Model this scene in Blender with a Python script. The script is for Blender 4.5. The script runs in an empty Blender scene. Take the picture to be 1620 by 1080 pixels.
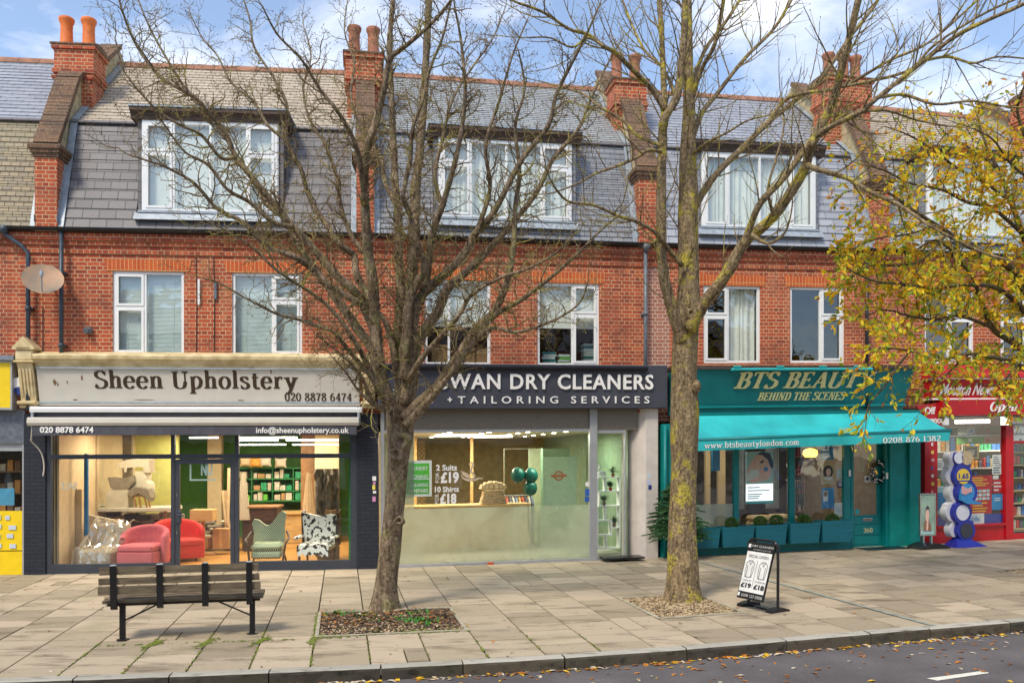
import bpy, bmesh, math, random
from mathutils import Vector, Matrix
R=random.Random(7)
sc=bpy.context.scene; COL=sc.collection
# ------------------------------------------------ camera, sky, sun, exposure
FO=1300.0; HC=2.2; CX=810.0; HY=720.0
cam=bpy.data.cameras.new('camera'); camo=bpy.data.objects.new('camera',cam); COL.objects.link(camo)
cam.sensor_width=36; cam.lens=36*FO/1620; cam.shift_y=180/1620; cam.clip_end=2000; cam.clip_start=.05
camo.location=(0,0,HC); camo.rotation_euler=(math.radians(90),0,0)
sc.camera=camo
SUN_EL=math.radians(52); SUN_AZ=math.radians(212)   # azimuth clockwise from +Y
w=bpy.data.worlds.new('World'); sc.world=w; w.use_nodes=True
nt=w.node_tree; N=nt.nodes; L=nt.links; N.clear()
out=N.new('ShaderNodeOutputWorld'); bg=N.new('ShaderNodeBackground'); sky=N.new('ShaderNodeTexSky')
sky.sky_type='NISHITA'; sky.sun_disc=False; sky.sun_elevation=SUN_EL; sky.sun_rotation=SUN_AZ
sky.air_density=1.0; sky.dust_density=.6; sky.ozone_density=1.5
tc=N.new('ShaderNodeTexCoord'); mp=N.new('ShaderNodeMapping'); mp.inputs['Scale'].default_value=(1.2,1.2,3.2)
mp.inputs['Location'].default_value=(3.1,.4,.7)
nz=N.new('ShaderNodeTexNoise'); nz.inputs['Scale'].default_value=2.1; nz.inputs['Detail'].default_value=7; nz.inputs['Roughness'].default_value=.58; nz.inputs['Distortion'].default_value=.35
rp=N.new('ShaderNodeValToRGB'); rp.color_ramp.elements[0].position=.51; rp.color_ramp.elements[1].position=.78
rp.color_ramp.elements[0].color=(.04,.04,.04,1); rp.color_ramp.elements[1].color=(.9,.9,.9,1)
mx=N.new('ShaderNodeMix'); mx.data_type='RGBA'; mx.inputs['B'].default_value=(8.6,8.3,7.9,1)
L.new(tc.outputs['Generated'],mp.inputs['Vector']); L.new(mp.outputs[0],nz.inputs['Vector']); L.new(nz.outputs['Fac'],rp.inputs[0])
L.new(rp.outputs[0],mx.inputs['Factor']); L.new(sky.outputs[0],mx.inputs['A']); L.new(mx.outputs['Result'],bg.inputs['Color'])
bg.inputs['Strength'].default_value=.14; L.new(bg.outputs[0],out.inputs['Surface'])
sl=bpy.data.lights.new('sun','SUN'); sl.energy=1.8; sl.angle=math.radians(12); sl.color=(1,.90,.74)
so=bpy.data.objects.new('sun',sl); COL.objects.link(so)
sd=Vector((math.sin(SUN_AZ)*math.cos(SUN_EL),math.cos(SUN_AZ)*math.cos(SUN_EL),math.sin(SUN_EL)))
so.rotation_euler=sd.to_track_quat('Z','Y').to_euler(); so.location=sd*40
sc.view_settings.view_transform='Standard'; sc.view_settings.look='None'; sc.view_settings.gamma=1; sc.view_settings.exposure=.82
sc.cycles.max_bounces=8; sc.cycles.transparent_max_bounces=16; sc.cycles.sample_clamp_indirect=4.0
# ------------------------------------------------ ground shape, pixel helpers
GP=[(-60,-.10),(-9,-.02),(-5,0),(-3,.009),(0,.042),(2,.07),(4,.12),(8,.215),(12,.30),(20,.42),(60,.6)]
def lerp_tab(T,x):
    if x<=T[0][0]: return T[0][1]
    for (a,b),(c,d) in zip(T,T[1:]):
        if x<=c: return b+(d-b)*(x-a)/(c-a)
    return T[-1][1]
def gz(x): return lerp_tab(GP,x)
def G(px,py,h=0.0):          # the point of the ground seen at a pixel of the photograph
    z=0
    for _ in range(30):
        D=FO*(HC-z-h)/(py-HY); x=(px-CX)*D/FO; z=gz(x)
    return Vector((x,D,z))
def PX(px,py,D): return Vector(((px-CX)*D/FO,D,HC+(HY-py)*D/FO))
class Frame:
    def __init__(s,o,U,Nn,rise=0): s.o=Vector(o); s.U=Vector(U).normalized(); s.N=Vector(Nn).normalized(); s.r=rise; s.flip=(s.U.cross(s.N)).z<0
    def P(s,a,b,c): return s.o+s.U*a+s.N*b+Vector((0,0,c+s.r*a))
    def uz(s,px,py,d=0):     # local u,z of a photograph pixel on the plane at offset d
        ray=Vector(((px-CX)/FO,1,(HY-py)/FO)); c=Vector((0,0,HC)); q=s.o+s.N*d
        t=(q-c).dot(s.N)/ray.dot(s.N); p=c+ray*t; u=(p-s.o).dot(s.U)
        return u,p.z-s.o.z-s.r*u
    def rect(s,x0,y0,x1,y1,d=0):
        a=s.uz(x0,y0,d);b=s.uz(x1,y0,d);c=s.uz(x0,y1,d);e=s.uz(x1,y1,d)
        return (a[0]+c[0])/2,(b[0]+e[0])/2,(c[1]+e[1])/2,(a[1]+b[1])/2      # u0,u1,z0,z1
    def at(s,u,d,z,yaw=0):   # a frame standing at a point of this one, turned by yaw
        q=Matrix.Rotation(yaw,3,'Z'); return Frame(s.P(u,d,z),q@s.U,q@s.N,0)
W=Frame((0,0,0),(1,0,0),(0,1,0))
def frame_at(p,yaw=0):
    q=Matrix.Rotation(yaw,3,'Z'); return Frame(p,q@Vector((1,0,0)),q@Vector((0,-1,0)))
OFF={}
def thing(name,label,cat,loc,group=None,kind=None):
    o=bpy.data.objects.new(name,None); COL.objects.link(o); o.location=loc; o.empty_display_size=.1
    tag(o,label,cat,group,kind); OFF[o.name]=Vector(loc); return o
def tag(o,label=None,cat=None,group=None,kind=None):
    if label: o['label']=label
    if cat: o['category']=cat
    if group: o['group']=group
    if kind: o['kind']=kind
    return o
class MB:
    def __init__(s,fr=W): s.v=[];s.f=[];s.uv=[];s.fr=fr;s.loc=[];s.mi=[];s.m=0;s.sm=[];s.smooth=False
    def add(s,pts,faces,uvs=None):
        n=len(s.v)
        for p in pts: s.loc.append(p); s.v.append(s.fr.P(*p))
        for k,f in enumerate(faces):
            fu=uvs[k] if uvs else None
            if fu is None:
                a,b,c=[Vector(pts[i]) for i in f[:3]]; nn=(b-a).cross(c-b); ax=max(range(3),key=lambda i:abs(nn[i]))
                ii={0:(1,2),1:(0,2),2:(0,1)}[ax]; fu=[(pts[i][ii[0]],pts[i][ii[1]]) for i in f]
            ff=[n+i for i in f]
            if s.fr.flip: ff=ff[::-1]; fu=fu[::-1]
            s.f.append(ff); s.uv.append(fu); s.mi.append(s.m); s.sm.append(s.smooth)
    def quad(s,a,b,c,d,uv=None): s.add([a,b,c,d],[(0,1,2,3)],[uv] if uv else None)
    def box(s,a0,a1,b0,b1,c0,c1):
        if a0>a1:a0,a1=a1,a0
        if b0>b1:b0,b1=b1,b0
        if c0>c1:c0,c1=c1,c0
        p=[(a0,b0,c0),(a1,b0,c0),(a1,b1,c0),(a0,b1,c0),(a0,b0,c1),(a1,b0,c1),(a1,b1,c1),(a0,b1,c1)]
        s.add(p,[(0,3,2,1),(4,5,6,7),(0,1,5,4),(1,2,6,5),(2,3,7,6),(3,0,4,7)])
    def bbox(s,a0,a1,b0,b1,c0,c1,r=.01):   # box with chamfered edges
        if a0>a1:a0,a1=a1,a0
        if b0>b1:b0,b1=b1,b0
        if c0>c1:c0,c1=c1,c0
        r=min(r,(a1-a0)*.45,(b1-b0)*.45,(c1-c0)*.45)
        def ring(i,c): 
            A0,A1,B0,B1=a0+i,a1-i,b0+i,b1-i
            return [(A0+r*(i==0),B0,c),(A1-r*(i==0),B0,c),(A1,B0+r*(i==0),c),(A1,B1-r*(i==0),c),(A1-r*(i==0),B1,c),(A0+r*(i==0),B1,c),(A0,B1-r*(i==0),c),(A0,B0+r*(i==0),c)]
        rs=[ring(r,c0),ring(0,c0+r),ring(0,c1-r),ring(r,c1)]
        p=sum(rs,[]); f=[tuple(range(7,-1,-1)),tuple(range(24,32))]
        for k in range(3):
            for i in range(8): j=(i+1)%8; f.append((k*8+i,k*8+j,k*8+8+j,k*8+8+i))
        s.add(p,f)
    def prism(s,prof,a0,a1,axis=0):         # profile in the two other axes, extruded along axis
        n=len(prof)
        def mk(q,a): return {0:(a,q[0],q[1]),1:(q[0],a,q[1]),2:(q[0],q[1],a)}[axis]
        p=[mk(q,a0) for q in prof]+[mk(q,a1) for q in prof]
        ar=sum(prof[i][0]*prof[(i+1)%n][1]-prof[(i+1)%n][0]*prof[i][1] for i in range(n))
        f=[tuple(range(n-1,-1,-1)),tuple(range(n,2*n))]+[(i,(i+1)%n,n+(i+1)%n,n+i) for i in range(n)]
        neg=(ar<0)!=(axis==1)!=(a1<a0)
        if neg: f=[g[::-1] for g in f]
        s.add(p,f)
    def tube(s,path,rad,n=8,cap=True,flat=1.0):
        path=[Vector(p) for p in path]; m=len(path)
        if not hasattr(rad,'__len__'): rad=[rad]*m
        pts=[];t0=None;x=None
        for i,p in enumerate(path):
            t=(path[min(i+1,m-1)]-path[max(i-1,0)])
            if t.length<1e-9: t=Vector((0,0,1))
            t.normalize()
            if x is None: x=t.orthogonal().normalized()
            else:
                x=x-t*x.dot(t)
                if x.length<1e-6: x=t.orthogonal()
                x.normalize()
            y=t.cross(x)
            for k in range(n):
                a=2*math.pi*k/n; pts.append(tuple(p+(x*math.cos(a)+y*math.sin(a)*flat)*rad[i]))
        f=[];uv=[];l=0
        for i in range(m-1):
            l2=l+(path[i+1]-path[i]).length; c=2*math.pi*rad[i]
            for k in range(n):
                j=(k+1)%n; f.append((i*n+k,i*n+j,i*n+n+j,i*n+n+k)); uv.append([(c*k/n,l),(c*(k+1)/n,l),(c*(k+1)/n,l2),(c*k/n,l2)])
            l=l2
        if cap and n>2:
            f.append(tuple(range(n-1,-1,-1))); uv.append([(0,0)]*n); f.append(tuple(range((m-1)*n,m*n))); uv.append([(0,0)]*n)
        if s.fr.flip: f=[g[::-1] for g in f]; uv=[g[::-1] for g in uv]   # profile built right-handed: undo
        s.add(pts,f,uv)
    def lathe(s,c,prof,n=16,axis=2):        # prof: (radius, height)
        pts=[]
        for r,h in prof:
            for k in range(n):
                a=2*math.pi*k/n; q=(r*math.cos(a),r*math.sin(a))
                o={2:(q[0],q[1],h),1:(q[0],h,q[1]),0:(h,q[0],q[1])}[axis]; pts.append((c[0]+o[0],c[1]+o[1],c[2]+o[2]))
        f=[]
        for i in range(len(prof)-1):
            for k in range(n): j=(k+1)%n; f.append((i*n+k,i*n+j,i*n+n+j,i*n+n+k))
        f.append(tuple(range(n-1,-1,-1))); f.append(tuple(range((len(prof)-1)*n,len(prof)*n)))
        if axis==1: f=[g[::-1] for g in f]
        s.add(pts,f)
    def build(s,name,mat,parent=None,label=None,smooth=None):
        off=OFF[parent.name] if parent else Vector((0,0,0))
        me=bpy.data.meshes.new(name); me.from_pydata([tuple(v-off) for v in s.v],[],s.f)
        if s.uv:
            ul=me.uv_layers.new(name='UVMap'); fl=[c for f in s.uv for q in f for c in q]
            if len(fl)==2*len(me.loops): ul.data.foreach_set('uv',fl)
        for m in (mat if isinstance(mat,(list,tuple)) else [mat]): me.materials.append(m)
        me.polygons.foreach_set('material_index',s.mi)
        me.polygons.foreach_set('use_smooth',[smooth]*len(s.f) if smooth is not None else s.sm)
        me.update(); o=bpy.data.objects.new(name,me); COL.objects.link(o)
        if parent: o.parent=parent
        OFF[o.name]=off
        if label: o['label']=label
        return o
# a mesh object of its own (no Empty): thing made of one mesh
def solo(mb,name,mat,label,cat,group=None,kind=None,smooth=None):
    return tag(mb.build(name,mat,None,smooth=smooth),label,cat,group,kind)
# ------------------------------------------------ materials
MAT={}
def nodes(name):
    m=bpy.data.materials.new(name); m.use_nodes=True; t=m.node_tree; b=t.nodes['Principled BSDF']; return m,t,b
def pm(name,col,rough=.6,var=.18,scale=6,bump=0,metal=0,spec=.4,detail=5,tint=None,bscale=None,coords='Object',stretch=None,coat=0):
    m,t,b=nodes(name); n=t.nodes; l=t.links
    b.inputs['Roughness'].default_value=rough; b.inputs['Metallic'].default_value=metal; b.inputs['Specular IOR Level'].default_value=spec
    if coat: b.inputs['Coat Weight'].default_value=coat
    tc=n.new('ShaderNodeTexCoord'); src=tc.outputs[coords]
    if stretch:
        mp=n.new('ShaderNodeMapping'); mp.inputs['Scale'].default_value=stretch; l.new(src,mp.inputs[0]); src=mp.outputs[0]
    nz=n.new('ShaderNodeTexNoise'); nz.inputs['Scale'].default_value=scale; nz.inputs['Detail'].default_value=detail; l.new(src,nz.inputs['Vector'])
    r=n.new('ShaderNodeValToRGB'); r.color_ramp.elements[0].position=.3; r.color_ramp.elements[1].position=.7
    c2=tint or [c*(1+var) for c in col]; c1=[c*(1-var) for c in col]
    r.color_ramp.elements[0].color=(*c1,1); r.color_ramp.elements[1].color=(*c2,1)
    l.new(nz.outputs['Fac'],r.inputs[0]); l.new(r.outputs[0],b.inputs['Base Color'])
    if bump:
        bn=n.new('ShaderNodeTexNoise'); bn.inputs['Scale'].default_value=bscale or scale*6; bn.inputs['Detail'].default_value=6; l.new(src,bn.inputs['Vector'])
        bp=n.new('ShaderNodeBump'); bp.inputs['Strength'].default_value=bump; bp.inputs['Distance'].default_value=.02; l.new(bn.outputs['Fac'],bp.inputs['Height']); l.new(bp.outputs[0],b.inputs['Normal'])
    MAT[name]=m; return m
def emit(name,col,st):
    m,t,b=nodes(name); b.inputs['Base Color'].default_value=(*col,1); b.inputs['Emission Color'].default_value=(*col,1); b.inputs['Emission Strength'].default_value=st; MAT[name]=m; return m
def brickmat(name,c1,c2,mortar,bw,bh,ms=.012,var=.3,rough=.85,bump=.5,offset=.5,squash=1,sf=2,stain=None,third=None,mix3=.4,specv=.3,bd=.008,streak=0):
    m,t,b=nodes(name); n=t.nodes; l=t.links
    b.inputs['Roughness'].default_value=rough; b.inputs['Specular IOR Level'].default_value=specv
    tc=n.new('ShaderNodeTexCoord'); br=n.new('ShaderNodeTexBrick')
    dn=n.new('ShaderNodeTexNoise'); dn.inputs['Scale'].default_value=14; dn.inputs['Detail'].default_value=4
    l.new(tc.outputs['UV'],dn.inputs['Vector'])
    ma=n.new('ShaderNodeVectorMath'); ma.operation='MULTIPLY_ADD'; ma.inputs[1].default_value=(.006,.006,0); l.new(dn.outputs['Color'],ma.inputs[0]); l.new(tc.outputs['UV'],ma.inputs[2])
    l.new(ma.outputs[0],br.inputs['Vector'])
    for k,v in (('Scale',1),('Brick Width',bw),('Row Height',bh),('Mortar Size',ms),('Mortar Smooth',.15),('Bias',0)): br.inputs[k].default_value=v
    br.offset=offset; br.squash=squash; br.squash_frequency=sf
    br.inputs['Color1'].default_value=(*c1,1); br.inputs['Color2'].default_value=(*c2,1); br.inputs['Mortar'].default_value=(*mortar,1)
    cur=br.outputs['Color']
    def mixn(fac,colr,mode='MIX'):
        nonlocal cur
        q=n.new('ShaderNodeMix'); q.data_type='RGBA'; q.blend_type=mode; l.new(fac,q.inputs['Factor']); l.new(cur,q.inputs['A'])
        if isinstance(colr,tuple): q.inputs['B'].default_value=(*colr,1)
        else: l.new(colr,q.inputs['B'])
        cur=q.outputs['Result']
    def ramp(src,a,bb,v0=0,v1=1):
        r=n.new('ShaderNodeMapRange'); r.inputs[1].default_value=a; r.inputs[2].default_value=bb; r.inputs[3].default_value=v0; r.inputs[4].default_value=v1; l.new(src,r.inputs[0]); return r.outputs[0]
    if third:   # some courses of bricks in a third colour
        b2=n.new('ShaderNodeTexBrick'); l.new(ma.outputs[0],b2.inputs['Vector'])
        for k,v in (('Scale',1),('Brick Width',bw),('Row Height',bh),('Mortar Size',0),('Bias',-.35)): b2.inputs[k].default_value=v
        b2.offset=offset; b2.squash=squash; b2.squash_frequency=sf; b2.inputs['Color1'].default_value=(0,0,0,1); b2.inputs['Color2'].default_value=(1,1,1,1)
        wv=n.new('ShaderNodeTexNoise'); wv.inputs['Scale'].default_value=2.5; l.new(tc.outputs['UV'],wv.inputs['Vector'])
        mm=n.new('ShaderNodeMath'); mm.operation='MULTIPLY'; l.new(ramp(b2.outputs['Color'],.55,.8,0,mix3),mm.inputs[0]); 
        inv=n.new('ShaderNodeMath'); inv.operation='SUBTRACT'; inv.inputs[0].default_value=1; l.new(br.outputs['Fac'],inv.inputs[1]); l.new(inv.outputs[0],mm.inputs[1])
        mixn(mm.outputs[0],third)
    fn=n.new('ShaderNodeTexNoise'); fn.inputs['Scale'].default_value=38; fn.inputs['Detail'].default_value=5; l.new(tc.outputs['UV'],fn.inputs['Vector'])
    hsv=n.new('ShaderNodeHueSaturation'); l.new(ramp(fn.outputs['Fac'],.25,.75,1-var,1+var),hsv.inputs['Value']); l.new(cur,hsv.inputs['Color']); cur=hsv.outputs[0]
    if stain:
        sn=n.new('ShaderNodeTexNoise'); sn.inputs['Scale'].default_value=1.1; sn.inputs['Detail'].default_value=8; sn.inputs['Roughness'].default_value=.65; l.new(tc.outputs['UV'],sn.inputs['Vector'])
        mixn(ramp(sn.outputs['Fac'],.5,.72,0,stain[3]),stain[:3])
    if streak:   # damp runs below the eaves and sills, and paler patches of renewed pointing
        sm=n.new('ShaderNodeMapping'); sm.inputs['Scale'].default_value=(2.6,.35,1); l.new(tc.outputs['UV'],sm.inputs[0]); sk=n.new('ShaderNodeTexNoise'); sk.inputs['Scale'].default_value=1.3; sk.inputs['Detail'].default_value=9; sk.inputs['Roughness'].default_value=.7; l.new(sm.outputs[0],sk.inputs['Vector'])
        mixn(ramp(sk.outputs['Fac'],.52,.74,0,streak),(.13,.06,.045)); mixn(ramp(sk.outputs['Fac'],.46,.30,0,.35),(.60,.30,.16))
    l.new(cur,b.inputs['Base Color'])
    bp=n.new('ShaderNodeBump'); bp.inputs['Strength'].default_value=bump; bp.inputs['Distance'].default_value=bd; bp.invert=True
    ad=n.new('ShaderNodeMath'); ad.operation='MULTIPLY_ADD'; ad.inputs[1].default_value=.5; l.new(fn.outputs['Fac'],ad.inputs[0]); l.new(br.outputs['Fac'],ad.inputs[2])
    l.new(ad.outputs[0],bp.inputs['Height']); l.new(bp.outputs[0],b.inputs['Normal'])
    MAT[name]=m; return m
def glassmat(name,tint=(.9,.95,.93),op=.0,opc=(.5,.6,.5),rough=.0,boost=1.0,wob=.15):
    m=bpy.data.materials.new(name); m.use_nodes=True; t=m.node_tree; n=t.nodes; l=t.links; n.clear()
    o=n.new('ShaderNodeOutputMaterial'); tr=n.new('ShaderNodeBsdfTransparent'); tr.inputs[0].default_value=(*tint,1)
    gl=n.new('ShaderNodeBsdfGlossy'); gl.inputs['Roughness'].default_value=rough; gl.inputs['Color'].default_value=(1,1,1,1)
    ge=n.new('ShaderNodeNewGeometry'); dt=n.new('ShaderNodeVectorMath'); dt.operation='DOT_PRODUCT'; l.new(ge.outputs['True Normal'],dt.inputs[0]); l.new(ge.outputs['Incoming'],dt.inputs[1])
    def mth(op,a,bb=None):
        q=n.new('ShaderNodeMath'); q.operation=op
        for i,v in enumerate((a,bb)):
            if v is None: continue
            if isinstance(v,(int,float)): q.inputs[i].default_value=v
            else: l.new(v,q.inputs[i])
        return q.outputs[0]
    f5=mth('POWER',mth('SUBTRACT',1.0,mth('ABSOLUTE',dt.outputs['Value'])),5.0)
    mu=n.new('ShaderNodeMath'); mu.operation='MULTIPLY'; mu.inputs[1].default_value=boost; l.new(mth('ADD',mth('MULTIPLY',f5,.93),.07),mu.inputs[0])
    nz=n.new('ShaderNodeTexNoise'); nz.inputs['Scale'].default_value=1.6; bp=n.new('ShaderNodeBump'); bp.inputs['Strength'].default_value=wob; bp.inputs['Distance'].default_value=.02
    tc=n.new('ShaderNodeTexCoord'); l.new(tc.outputs['Object'],nz.inputs['Vector']); l.new(nz.outputs[0],bp.inputs['Height']); l.new(bp.outputs[0],gl.inputs['Normal'])
    mx=n.new('ShaderNodeMixShader'); l.new(mu.outputs[0],mx.inputs[0]); l.new(gl.outputs[0],mx.inputs[2])
    if op>0:
        df=n.new('ShaderNodeBsdfDiffuse'); df.inputs[0].default_value=(*opc,1); tl=n.new('ShaderNodeBsdfTranslucent'); tl.inputs[0].default_value=(*opc,1)
        a=n.new('ShaderNodeMixShader'); a.inputs[0].default_value=.5; l.new(df.outputs[0],a.inputs[1]); l.new(tl.outputs[0],a.inputs[2])
        c=n.new('ShaderNodeMixShader'); c.inputs[0].default_value=op
        on=n.new('ShaderNodeTexNoise'); on.inputs['Scale'].default_value=1.3; on.inputs['Detail'].default_value=6; on.inputs['Distortion'].default_value=.6; l.new(tc.outputs['Object'],on.inputs['Vector']); om=n.new('ShaderNodeMapRange'); om.inputs[1].default_value=.35; om.inputs[2].default_value=.65; om.inputs[3].default_value=op-.22; om.inputs[4].default_value=min(op+.2,1); l.new(on.outputs[0],om.inputs[0]); l.new(om.outputs[0],c.inputs[0])
        l.new(tr.outputs[0],c.inputs[1]); l.new(a.outputs[0],c.inputs[2]); l.new(c.outputs[0],mx.inputs[1])
    else: l.new(tr.outputs[0],mx.inputs[1])
    l.new(mx.outputs[0],o.inputs[0]); MAT[name]=m; return m
def plain(name,col,rough=.6,metal=0): return pm(name,col,rough,var=.08,scale=9,metal=metal)
brickmat('brick',(.52,.105,.040),(.30,.052,.028),(.55,.36,.20),.225,.075,.008,var=.34,squash=.5,sf=2,stain=(.17,.06,.04,.75),third=(.17,.05,.035),mix3=.95,streak=.55)
brickmat('brick_dark',(.30,.09,.05),(.20,.06,.045),(.42,.28,.18),.225,.075,.007,var=.3,squash=.5,stain=(.10,.06,.05,.6))
brickmat('brick_brown',(.20,.11,.06),(.11,.065,.045),(.26,.19,.12),.225,.075,.006,var=.35,squash=.5,stain=(.05,.04,.035,.7))
brickmat('brick_pink',(.42,.17,.11),(.34,.12,.08),(.58,.47,.36),.225,.075,.008,var=.3,squash=.5,stain=(.2,.12,.1,.6))
brickmat('brick_painted',(.030,.034,.045),(.024,.028,.038),(.018,.020,.026),.225,.075,.009,var=.25,rough=.5,bump=.8)
brickmat('soldier',(.60,.13,.035),(.48,.09,.03),(.62,.36,.14),.075,.3,.006,var=.25,offset=0)
brickmat('slate_purple',(.185,.170,.165),(.135,.124,.125),(.035,.035,.04),.30,.20,.007,var=.22,rough=.55,bump=.6,stain=(.20,.17,.16,.4),third=(.20,.17,.18),mix3=.7,specv=.4)
brickmat('slate_blue',(.27,.275,.29),(.20,.205,.215),(.05,.055,.065),.23,.115,.006,var=.2,rough=.5,bump=.6,stain=(.26,.27,.28,.4),third=(.25,.27,.31),mix3=.6,specv=.45)
brickmat('slate_pale',(.40,.41,.44),(.31,.32,.35),(.06,.07,.08),.33,.17,.006,var=.15,rough=.42,bump=.5,stain=(.33,.35,.38,.4),specv=.5)  # base colour lightened to carry the sky reflected off the upper roofs
brickmat('tile_beige',(.56,.47,.36),(.42,.35,.26),(.12,.10,.08),.21,.125,.006,var=.22,rough=.7,bump=.6,stain=(.50,.44,.36,.5),third=(.28,.22,.15),mix3=.6)
brickmat('tile_moss',(.38,.30,.19),(.28,.235,.165),(.10,.09,.06),.17,.105,.007,var=.25,rough=.75,bump=.7,stain=(.36,.33,.18,.6),third=(.20,.21,.20),mix3=.7)
brickmat('slate_grey',(.42,.43,.42),(.33,.34,.34),(.07,.07,.07),.24,.12,.006,var=.2,rough=.5,bump=.6,stain=(.38,.37,.34,.5),specv=.5)  # sky reflection on the upper slopes is put into this lighter grey
pm('white_paint',(.80,.80,.77),.35,var=.05,scale=3,bump=.05)
pm('cream_paint',(.62,.47,.22),.6,var=.22,scale=5,bump=.25,tint=(.80,.66,.38))
pm('board_cream',(.60,.56,.47),.6,var=.05,scale=3.5,bump=.06)
pm('lead',(.34,.38,.41),.45,var=.2,scale=8,bump=.2,metal=.2)
pm('concrete',(.46,.37,.21),.85,var=.25,scale=7,bump=.4)
pm('gutter_black',(.022,.022,.024),.4,var=.2)
pm('pipe_blue',(.05,.07,.09),.4,var=.3,scale=12)
pm('pipe_grey',(.13,.15,.17),.4,var=.25,scale=12)
pm('terracotta',(.72,.17,.03),.6,var=.2,scale=9,bump=.2)
pm('terracotta_old',(.36,.14,.08),.75,var=.3,scale=9,bump=.3)
pm('ridge',(.32,.15,.09),.8,var=.3,scale=5,bump=.3)
pm('anthracite',(.045,.052,.066),.4,var=.1)
pm('grey_frame',(.42,.43,.43),.35,var=.08,metal=.3)
pm('swan_board',(.060,.062,.078),.38,var=.12,scale=2.5)
pm('letter_white',(.85,.83,.78),.4,var=.03)
pm('letter_brown',(.05,.03,.015),.5,var=.2)
pm('gold',(.82,.72,.36),.32,var=.15,scale=20,metal=.45)
pm('teal_paint',(.0,.19,.19),.42,var=.12,scale=3,bump=.06)
pm('teal_dark',(.002,.15,.155),.5,var=.14,scale=3,bump=.1)
pm('teal_wall',(.0,.22,.20),.6,var=.14,scale=4,bump=.3)
pm('teal_canvas',(.03,.47,.48),.7,var=.20,scale=1.6,bump=.25,bscale=5)
pm('grey_canvas',(.07,.07,.085),.7,var=.2,scale=5,bump=.3)
pm('red_paint',(.47,.004,.010),.4,var=.12,scale=4)
pm('red_canvas',(.52,.008,.02),.6,var=.1)
pm('yellow_paint',(.86,.60,.01),.45,var=.06)
pm('render_white',(.62,.56,.50),.8,var=.1,scale=4,bump=.3)
pm('wood_fascia',(.075,.048,.035),.7,var=.4,scale=6,bump=.4,stretch=(1,1,6))
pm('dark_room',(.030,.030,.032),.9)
pm('blind',(.70,.78,.74),.7,var=.05)
pm('blind_shade',(.80,.78,.70),.8,var=.05)
pm('curtain',(.80,.79,.72),.9,var=.06)
glassmat('glass',boost=1.15); glassmat('glass_house',tint=(.88,.93,.92),boost=1.7,wob=.5)
glassmat('glass_frost',tint=(.85,.92,.8),op=.62,opc=(.40,.44,.34),rough=.22,boost=1.0)
glassmat('plastic_film',tint=(.9,.88,.84),op=.25,opc=(.8,.76,.7),rough=.12,boost=2.5,wob=3.0)
# ------------------------------------------------ street plan
KP=[(-40,4.2),(-14,7.05),(-4.35,8.19),(-1.36,8.57),(.53,8.9),(3.08,9.48),(6,10.15),(9,11),(14,12.6),(40,21)]
def kerb_y(x): return lerp_tab(KP,x)
A=[G(79,907.5),G(578,899),G(1020,882.2),G(1387,864.5)]
dv=(A[3]-A[2]).normalized(); h=Matrix.Rotation(math.radians(4),3,'Z')@dv; A.append(A[3]+h*5.6); A.append(A[4]+h*6)
d0=(A[1]-A[0]).normalized(); A_=A[0]-d0*6.0
def fr2(p,q,r): 
    u=(q-p); u.z=0; L_=u.length; u.normalize(); return Frame(p,u,(u.y,-u.x,0),r),L_
F1,W1=fr2(A[0],A[1],.0044); F2,W2=fr2(A[1],A[2],.0125); F3,W3=fr2(A[2],A[3],.0215); F4,W4=fr2(A[3],A[4],.022); F5,W5=fr2(A[4],A[5],.02)
F0=Frame(A_,F1.U,F1.N,.0); F0.o.z=A[0].z; W0=6.0
# ground sheets
def sheet(name,mat,xs,ylo,yhi,dz,kind='structure',nb=1,uvs=1):
    mb=MB(W)
    for a,b in zip(xs,xs[1:]):
        for k in range(nb):
            y00=ylo(a)+(yhi(a)-ylo(a))*k/nb; y01=ylo(a)+(yhi(a)-ylo(a))*(k+1)/nb
            y10=ylo(b)+(yhi(b)-ylo(b))*k/nb; y11=ylo(b)+(yhi(b)-ylo(b))*(k+1)/nb
            mb.quad((a,y00,gz(a)+dz),(b,y10,gz(b)+dz),(b,y11,gz(b)+dz),(a,y01,gz(a)+dz))
    return solo(mb,name,mat,None,None,kind=kind)
# asphalt
m,t,b=nodes('asphalt'); n=t.nodes; l=t.links
tcn=n.new('ShaderNodeTexCoord'); v1=n.new('ShaderNodeTexVoronoi'); v1.inputs['Scale'].default_value=95; n1=n.new('ShaderNodeTexNoise'); n1.inputs['Scale'].default_value=1.4; n1.inputs['Detail'].default_value=8
n3=n.new('ShaderNodeTexNoise'); n3.inputs['Scale'].default_value=160; n3.inputs['Detail'].default_value=3
for q in (v1,n1,n3): l.new(tcn.outputs['Object'],q.inputs['Vector'])
r=n.new('ShaderNodeValToRGB'); r.color_ramp.elements[0].position=.3; r.color_ramp.elements[1].position=.75; r.color_ramp.elements[0].color=(.055,.048,.046,1); r.color_ramp.elements[1].color=(.19,.17,.165,1)
am=n.new('ShaderNodeMath'); am.operation='MULTIPLY_ADD'; am.inputs[1].default_value=.55; l.new(n3.outputs[0],am.inputs[0])
a2=n.new('ShaderNodeMath'); a2.operation='MULTIPLY'; a2.inputs[1].default_value=.5; l.new(n1.outputs[0],a2.inputs[0]); l.new(a2.outputs[0],am.inputs[2]); l.new(am.outputs[0],r.inputs[0]); l.new(r.outputs[0],b.inputs['Base Color'])
bp=n.new('ShaderNodeBump'); bp.inputs['Strength'].default_value=.7; bp.inputs['Distance'].default_value=.01; l.new(v1.outputs['Distance'],bp.inputs['Height']); l.new(bp.outputs[0],b.inputs['Normal']); b.inputs['Roughness'].default_value=.75; MAT['asphalt']=m
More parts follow.
